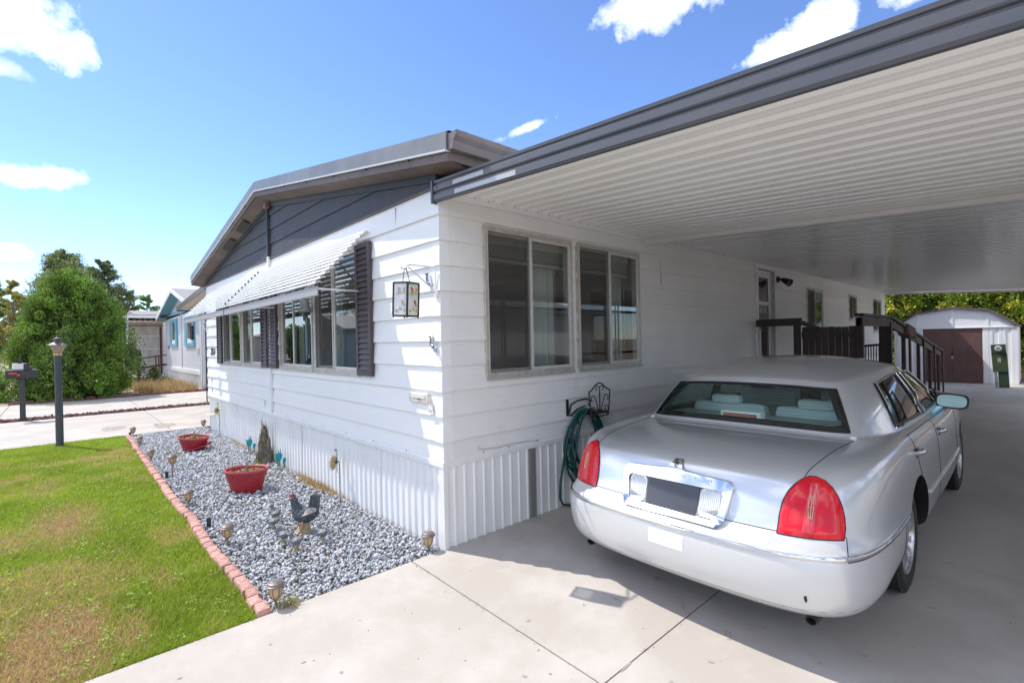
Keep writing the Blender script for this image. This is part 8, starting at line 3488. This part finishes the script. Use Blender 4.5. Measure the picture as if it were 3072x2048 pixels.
for sg in (1, -1):
    for ay in (AXR - 0.035, AXF):
        gx = XC + sg * 0.83
        cpos = Vector((sg * 0.820, ay, zg(gx, ay) + 0.334))
        if first is None:
            first = wm.build('wheel', m_tyre, car, base=(0, 0, 0), smooth=35)
            rim_o = rim.build('rim', m_rim, first, base=(0, 0, 0), smooth=35)
            rim_o.location = (0, 0, 0)
            hub = MB()
            hub.lathe([(0.19, -0.02), (0.19, 0.015), (0, 0.015)], (0, 0, 0), 24, M=Matrix.Rotation(R(90), 4, 'Y'))
            hb = hub.build('brake_disc', m_trimblk, first, base=(0, 0, 0))
            hb.location = (0, 0, 0)
            w_ = first
        else:
            w_ = inst(first, car, (0, 0, 0))
            for ch_ in (rim_o, hb):
                inst(ch_, w_, (0, 0, 0))
        w_.location = loc(cpos)
        w_.rotation_euler = (0.2 * ay, 0, 0 if sg > 0 else PI)
# ---- door handles, mirror, badge
for y, par in ((1.985, rdoor), (3.02, fdoor)):
    c_, n_ = hit((2.0, y, 0.842), (-1, 0, 0))
    mb = MB()
    mb.lathe([(0.0, 0), (0.058, 0.001), (0.062, 0.004), (0.055, 0.007), (0.0, 0.004)], c_, 20, M=Matrix.Rotation(R(90), 4, 'Y'), sx=0.62, sy=1.0)
    o = mb.build('handle_bowl', mat('handle_bowl_grey', (0.22, 0.22, 0.23), rough=0.25, metal=0.8), None, smooth=50)  # dark grey metal bowl behind the handle
    o.parent = par
    mb = MB()
    mb.tube([c_ + Vector((0.006, -0.075, 0.008)), c_ + Vector((0.026, -0.045, 0.012)), c_ + Vector((0.030, 0.0, 0.012)), c_ + Vector((0.026, 0.045, 0.010)), c_ + Vector((0.006, 0.068, 0.006))], [0.012, 0.020, 0.022, 0.018, 0.010], 8)
    o = mb.build('door_handle', m_chrome, None, smooth=60)
    o.parent = par
c_, n_ = hit((2.0, 1.655, 0.945), (-1, 0, 0))
mb = MB()
for dy, dz in ((-0.012, 0.004), (0.0, 0.010), (0.012, 0.004), (0, -0.006)):
    mb.lathe([(0.0, 0), (0.008, 0.001), (0.006, 0.004), (0, 0.005)], c_ + Vector((0, dy, dz)), 8, M=Matrix.Rotation(R(90), 4, 'Y'))
o = mb.build('pillar_badge', mat('gilt', (0.72, 0.55, 0.28)), None)
o.parent = body
# body side moulding on the doors
for (ya, yb, par) in ((2.36, 2.94, rdoor), (3.0, 4.28, fdoor)):
    pts = []
    for y in np.linspace(ya, yb, 14):
        h, n_ = hit((2.0, y, 0.50), (-1, 0, 0))
        pts.append(h + n_ * 0.004)
    mb = MB()
    mb.tube(pts, 0.012, 6)
    o = mb.build('side_moulding', m_bump, None, smooth=50)
    o.parent = par
MX, MY, MZ = 2.690 - XC, 3.90, 0.997
mb = MB()
Mm = Matrix.Translation(loc((MX, MY, MZ))) @ Matrix.Rotation(R(13), 4, 'Z') @ Matrix.Rotation(R(5), 4, 'Y')
sec = []
for k in range(6):
    t = k / 5
    s_ = math.sqrt(max(0.0, 1 - (t * 0.93) ** 2))
    ring = []
    for a in np.linspace(0, 2 * PI, 24, endpoint=False):
        ca, sa = math.cos(a), math.sin(a)
        ex = 0.55
        ring.append(Mm @ Vector((0.122 * s_ * abs(ca) ** ex * (1 if ca > 0 else -1), 0.10 * t, 0.072 * s_ * abs(sa) ** ex * (1 if sa > 0 else -1))))
    sec.append(ring + [ring[0]])
mb.grid(sec)
mb.add(sec[-1][:-1], [tuple(range(24))])
mir = mb.build('wing_mirror', m_paint, None, smooth=60, weld=True)
mir.parent = car
mb = MB()
ring = []
for a in np.linspace(0, 2 * PI, 28, endpoint=False):
    ca, sa = math.cos(a), math.sin(a)
    ring.append(Mm @ Vector((0.118 * abs(ca) ** 0.6 * (1 if ca > 0 else -1), 0.006, 0.068 * abs(sa) ** 0.6 * (1 if sa > 0 else -1))))
mb.add(ring, [tuple(range(28))])
o = mb.build('mirror_surround', m_trimblk, None)
o.parent = mir
mb = MB()
ring = [Mm @ Vector((0.106 * abs(math.cos(a)) ** 0.6 * (1 if math.cos(a) > 0 else -1), 0.002, 0.057 * abs(math.sin(a)) ** 0.6 * (1 if math.sin(a) > 0 else -1))) for a in np.linspace(0, 2 * PI, 28, endpoint=False)]
mb.add(ring, [tuple(range(28))])
o = mb.build('mirror_glass', mat('mirror_blue', (0.20, 0.33, 0.36), rough=0.02, metal=1.0), None)
o.parent = mir
mb = MB()
mb.tube([loc((0.84, 4.05, 0.955)), loc((MX - 0.07, MY + 0.05, 0.965))], [0.035, 0.028], 8)
mb.prism([loc((0.895, 3.95, 0.955)), loc((0.80, 4.10, 1.10)), loc((0.86, 4.28, 0.955))], (0.012, 0, 0))
o = mb.build('mirror_arm', m_trimblk, None, smooth=50)
o.parent = mir
# headlamps and grille (front end, out of sight from here)
for sg in (1, -1):
    mb = MB()
    rr_ = []
    for z in (0.60, 0.66, 0.71):
        rr_.append([hit((sg * x, 7.5, z), (0, -1, 0))[0] or loc((sg * x, 5.7, z)) for x in (0.45, 0.55, 0.66)])
    mb.grid([[p + Vector((0, 0.006, 0)) for p in r] for r in rr_])
    o = mb.build('headlamp', mat('clear_lens', (0.78, 0.79, 0.79)), None)
    o.parent = car
mb = MB()
for k in range(15):
    x = -0.33 + k * 0.047
    mb.tube([loc((x, 5.87, 0.50)), loc((x, 5.86, 0.68))], 0.008, 5)
o = mb.build('grille', m_chrome, None)
o.parent = car

# ---- cabin: parcel shelf, brake lamp, seats, mirror, wheel
def cbox(nm, x0, x1, y0, y1, z0, z1, mtl, bev=0.03, rx=0.0, par=car):
    mb = MB()
    c_ = loc(((x0 + x1) / 2, (y0 + y1) / 2, (z0 + z1) / 2))
    M = Matrix.Translation(c_) @ Matrix.Rotation(rx, 4, 'X')
    mb.box(-(x1 - x0) / 2, (x1 - x0) / 2, -(y1 - y0) / 2, (y1 - y0) / 2, -(z1 - z0) / 2, (z1 - z0) / 2, M=M, bev=bev)
    o = mb.build(nm, mtl, None, smooth=40)
    o.parent = par
    return o


cbox('parcel_shelf', -0.74, 0.74, 1.47, 2.08, 0.965, 0.99, m_cream_i, 0.008)
sl = cbox('stop_lamp_housing', -0.150, 0.150, 1.50, 1.60, 0.99, 1.085, m_cream_i, 0.014)
mb = MB()
mb.box(-0.122, 0.122, -0.010, 0.0, -0.017, 0.017, M=Matrix.Translation(loc((0, 1.500, 1.055))), bev=0.004)
o = mb.build('stop_lamp', mat('stop_lens', (0.62, 0.16, 0.14), rough=0.2), None)
o.parent = sl
for x0, x1 in ((-0.68, -0.03), (0.03, 0.68)):
    cbox('rear_seat', x0, x1, 2.04, 2.20, 0.50, 1.075, m_cream_i, 0.06, R(-12))
for x0, x1 in ((-0.66, -0.10), (0.10, 0.66)):
    cbox('front_seat', x0, x1, 3.02, 3.20, 0.45, 1.14, m_cream_i, 0.06, R(-12))
    cbox('headrest', (x0 + x1) / 2 - 0.13, (x0 + x1) / 2 + 0.13, 2.93, 3.05, 1.12, 1.275, mat('headrest_dark', (0.16, 0.15, 0.14), rough=0.8), 0.045)
cbox('rear_headrest', -0.48, -0.22, 2.04, 2.14, 1.06, 1.145, m_cream_i, 0.035)
cbox('rear_headrest', 0.22, 0.48, 2.04, 2.14, 1.06, 1.145, m_cream_i, 0.035)
cbox('dashboard', -0.76, 0.76, 4.1, 4.6, 0.70, 0.96, m_dark_i, 0.06)
cbox('cabin_floor', -0.80, 0.80, 1.9, 4.6, 0.24, 0.27, m_dark_i, 0.005)
cbox('boot_wall', -0.80, 0.80, 2.14, 2.16, 0.25, 0.96, m_dark_i, 0.0)
cbox('interior_mirror', -0.115, 0.115, 3.88, 3.91, 1.22, 1.285, m_trimblk, 0.012)
mb = MB()
mb.tube([loc((-0.37 + 0.19 * math.cos(a), 3.78 + 0.05 * math.sin(a), 0.93 + 0.17 * math.sin(a))) for a in np.linspace(0, 2 * PI, 24, endpoint=False)], 0.014, 6, closed=True)
o = mb.build('steering_wheel', m_dark_i, None, smooth=50)
o.parent = car
car.rotation_euler = (0, R(0.0), 0)
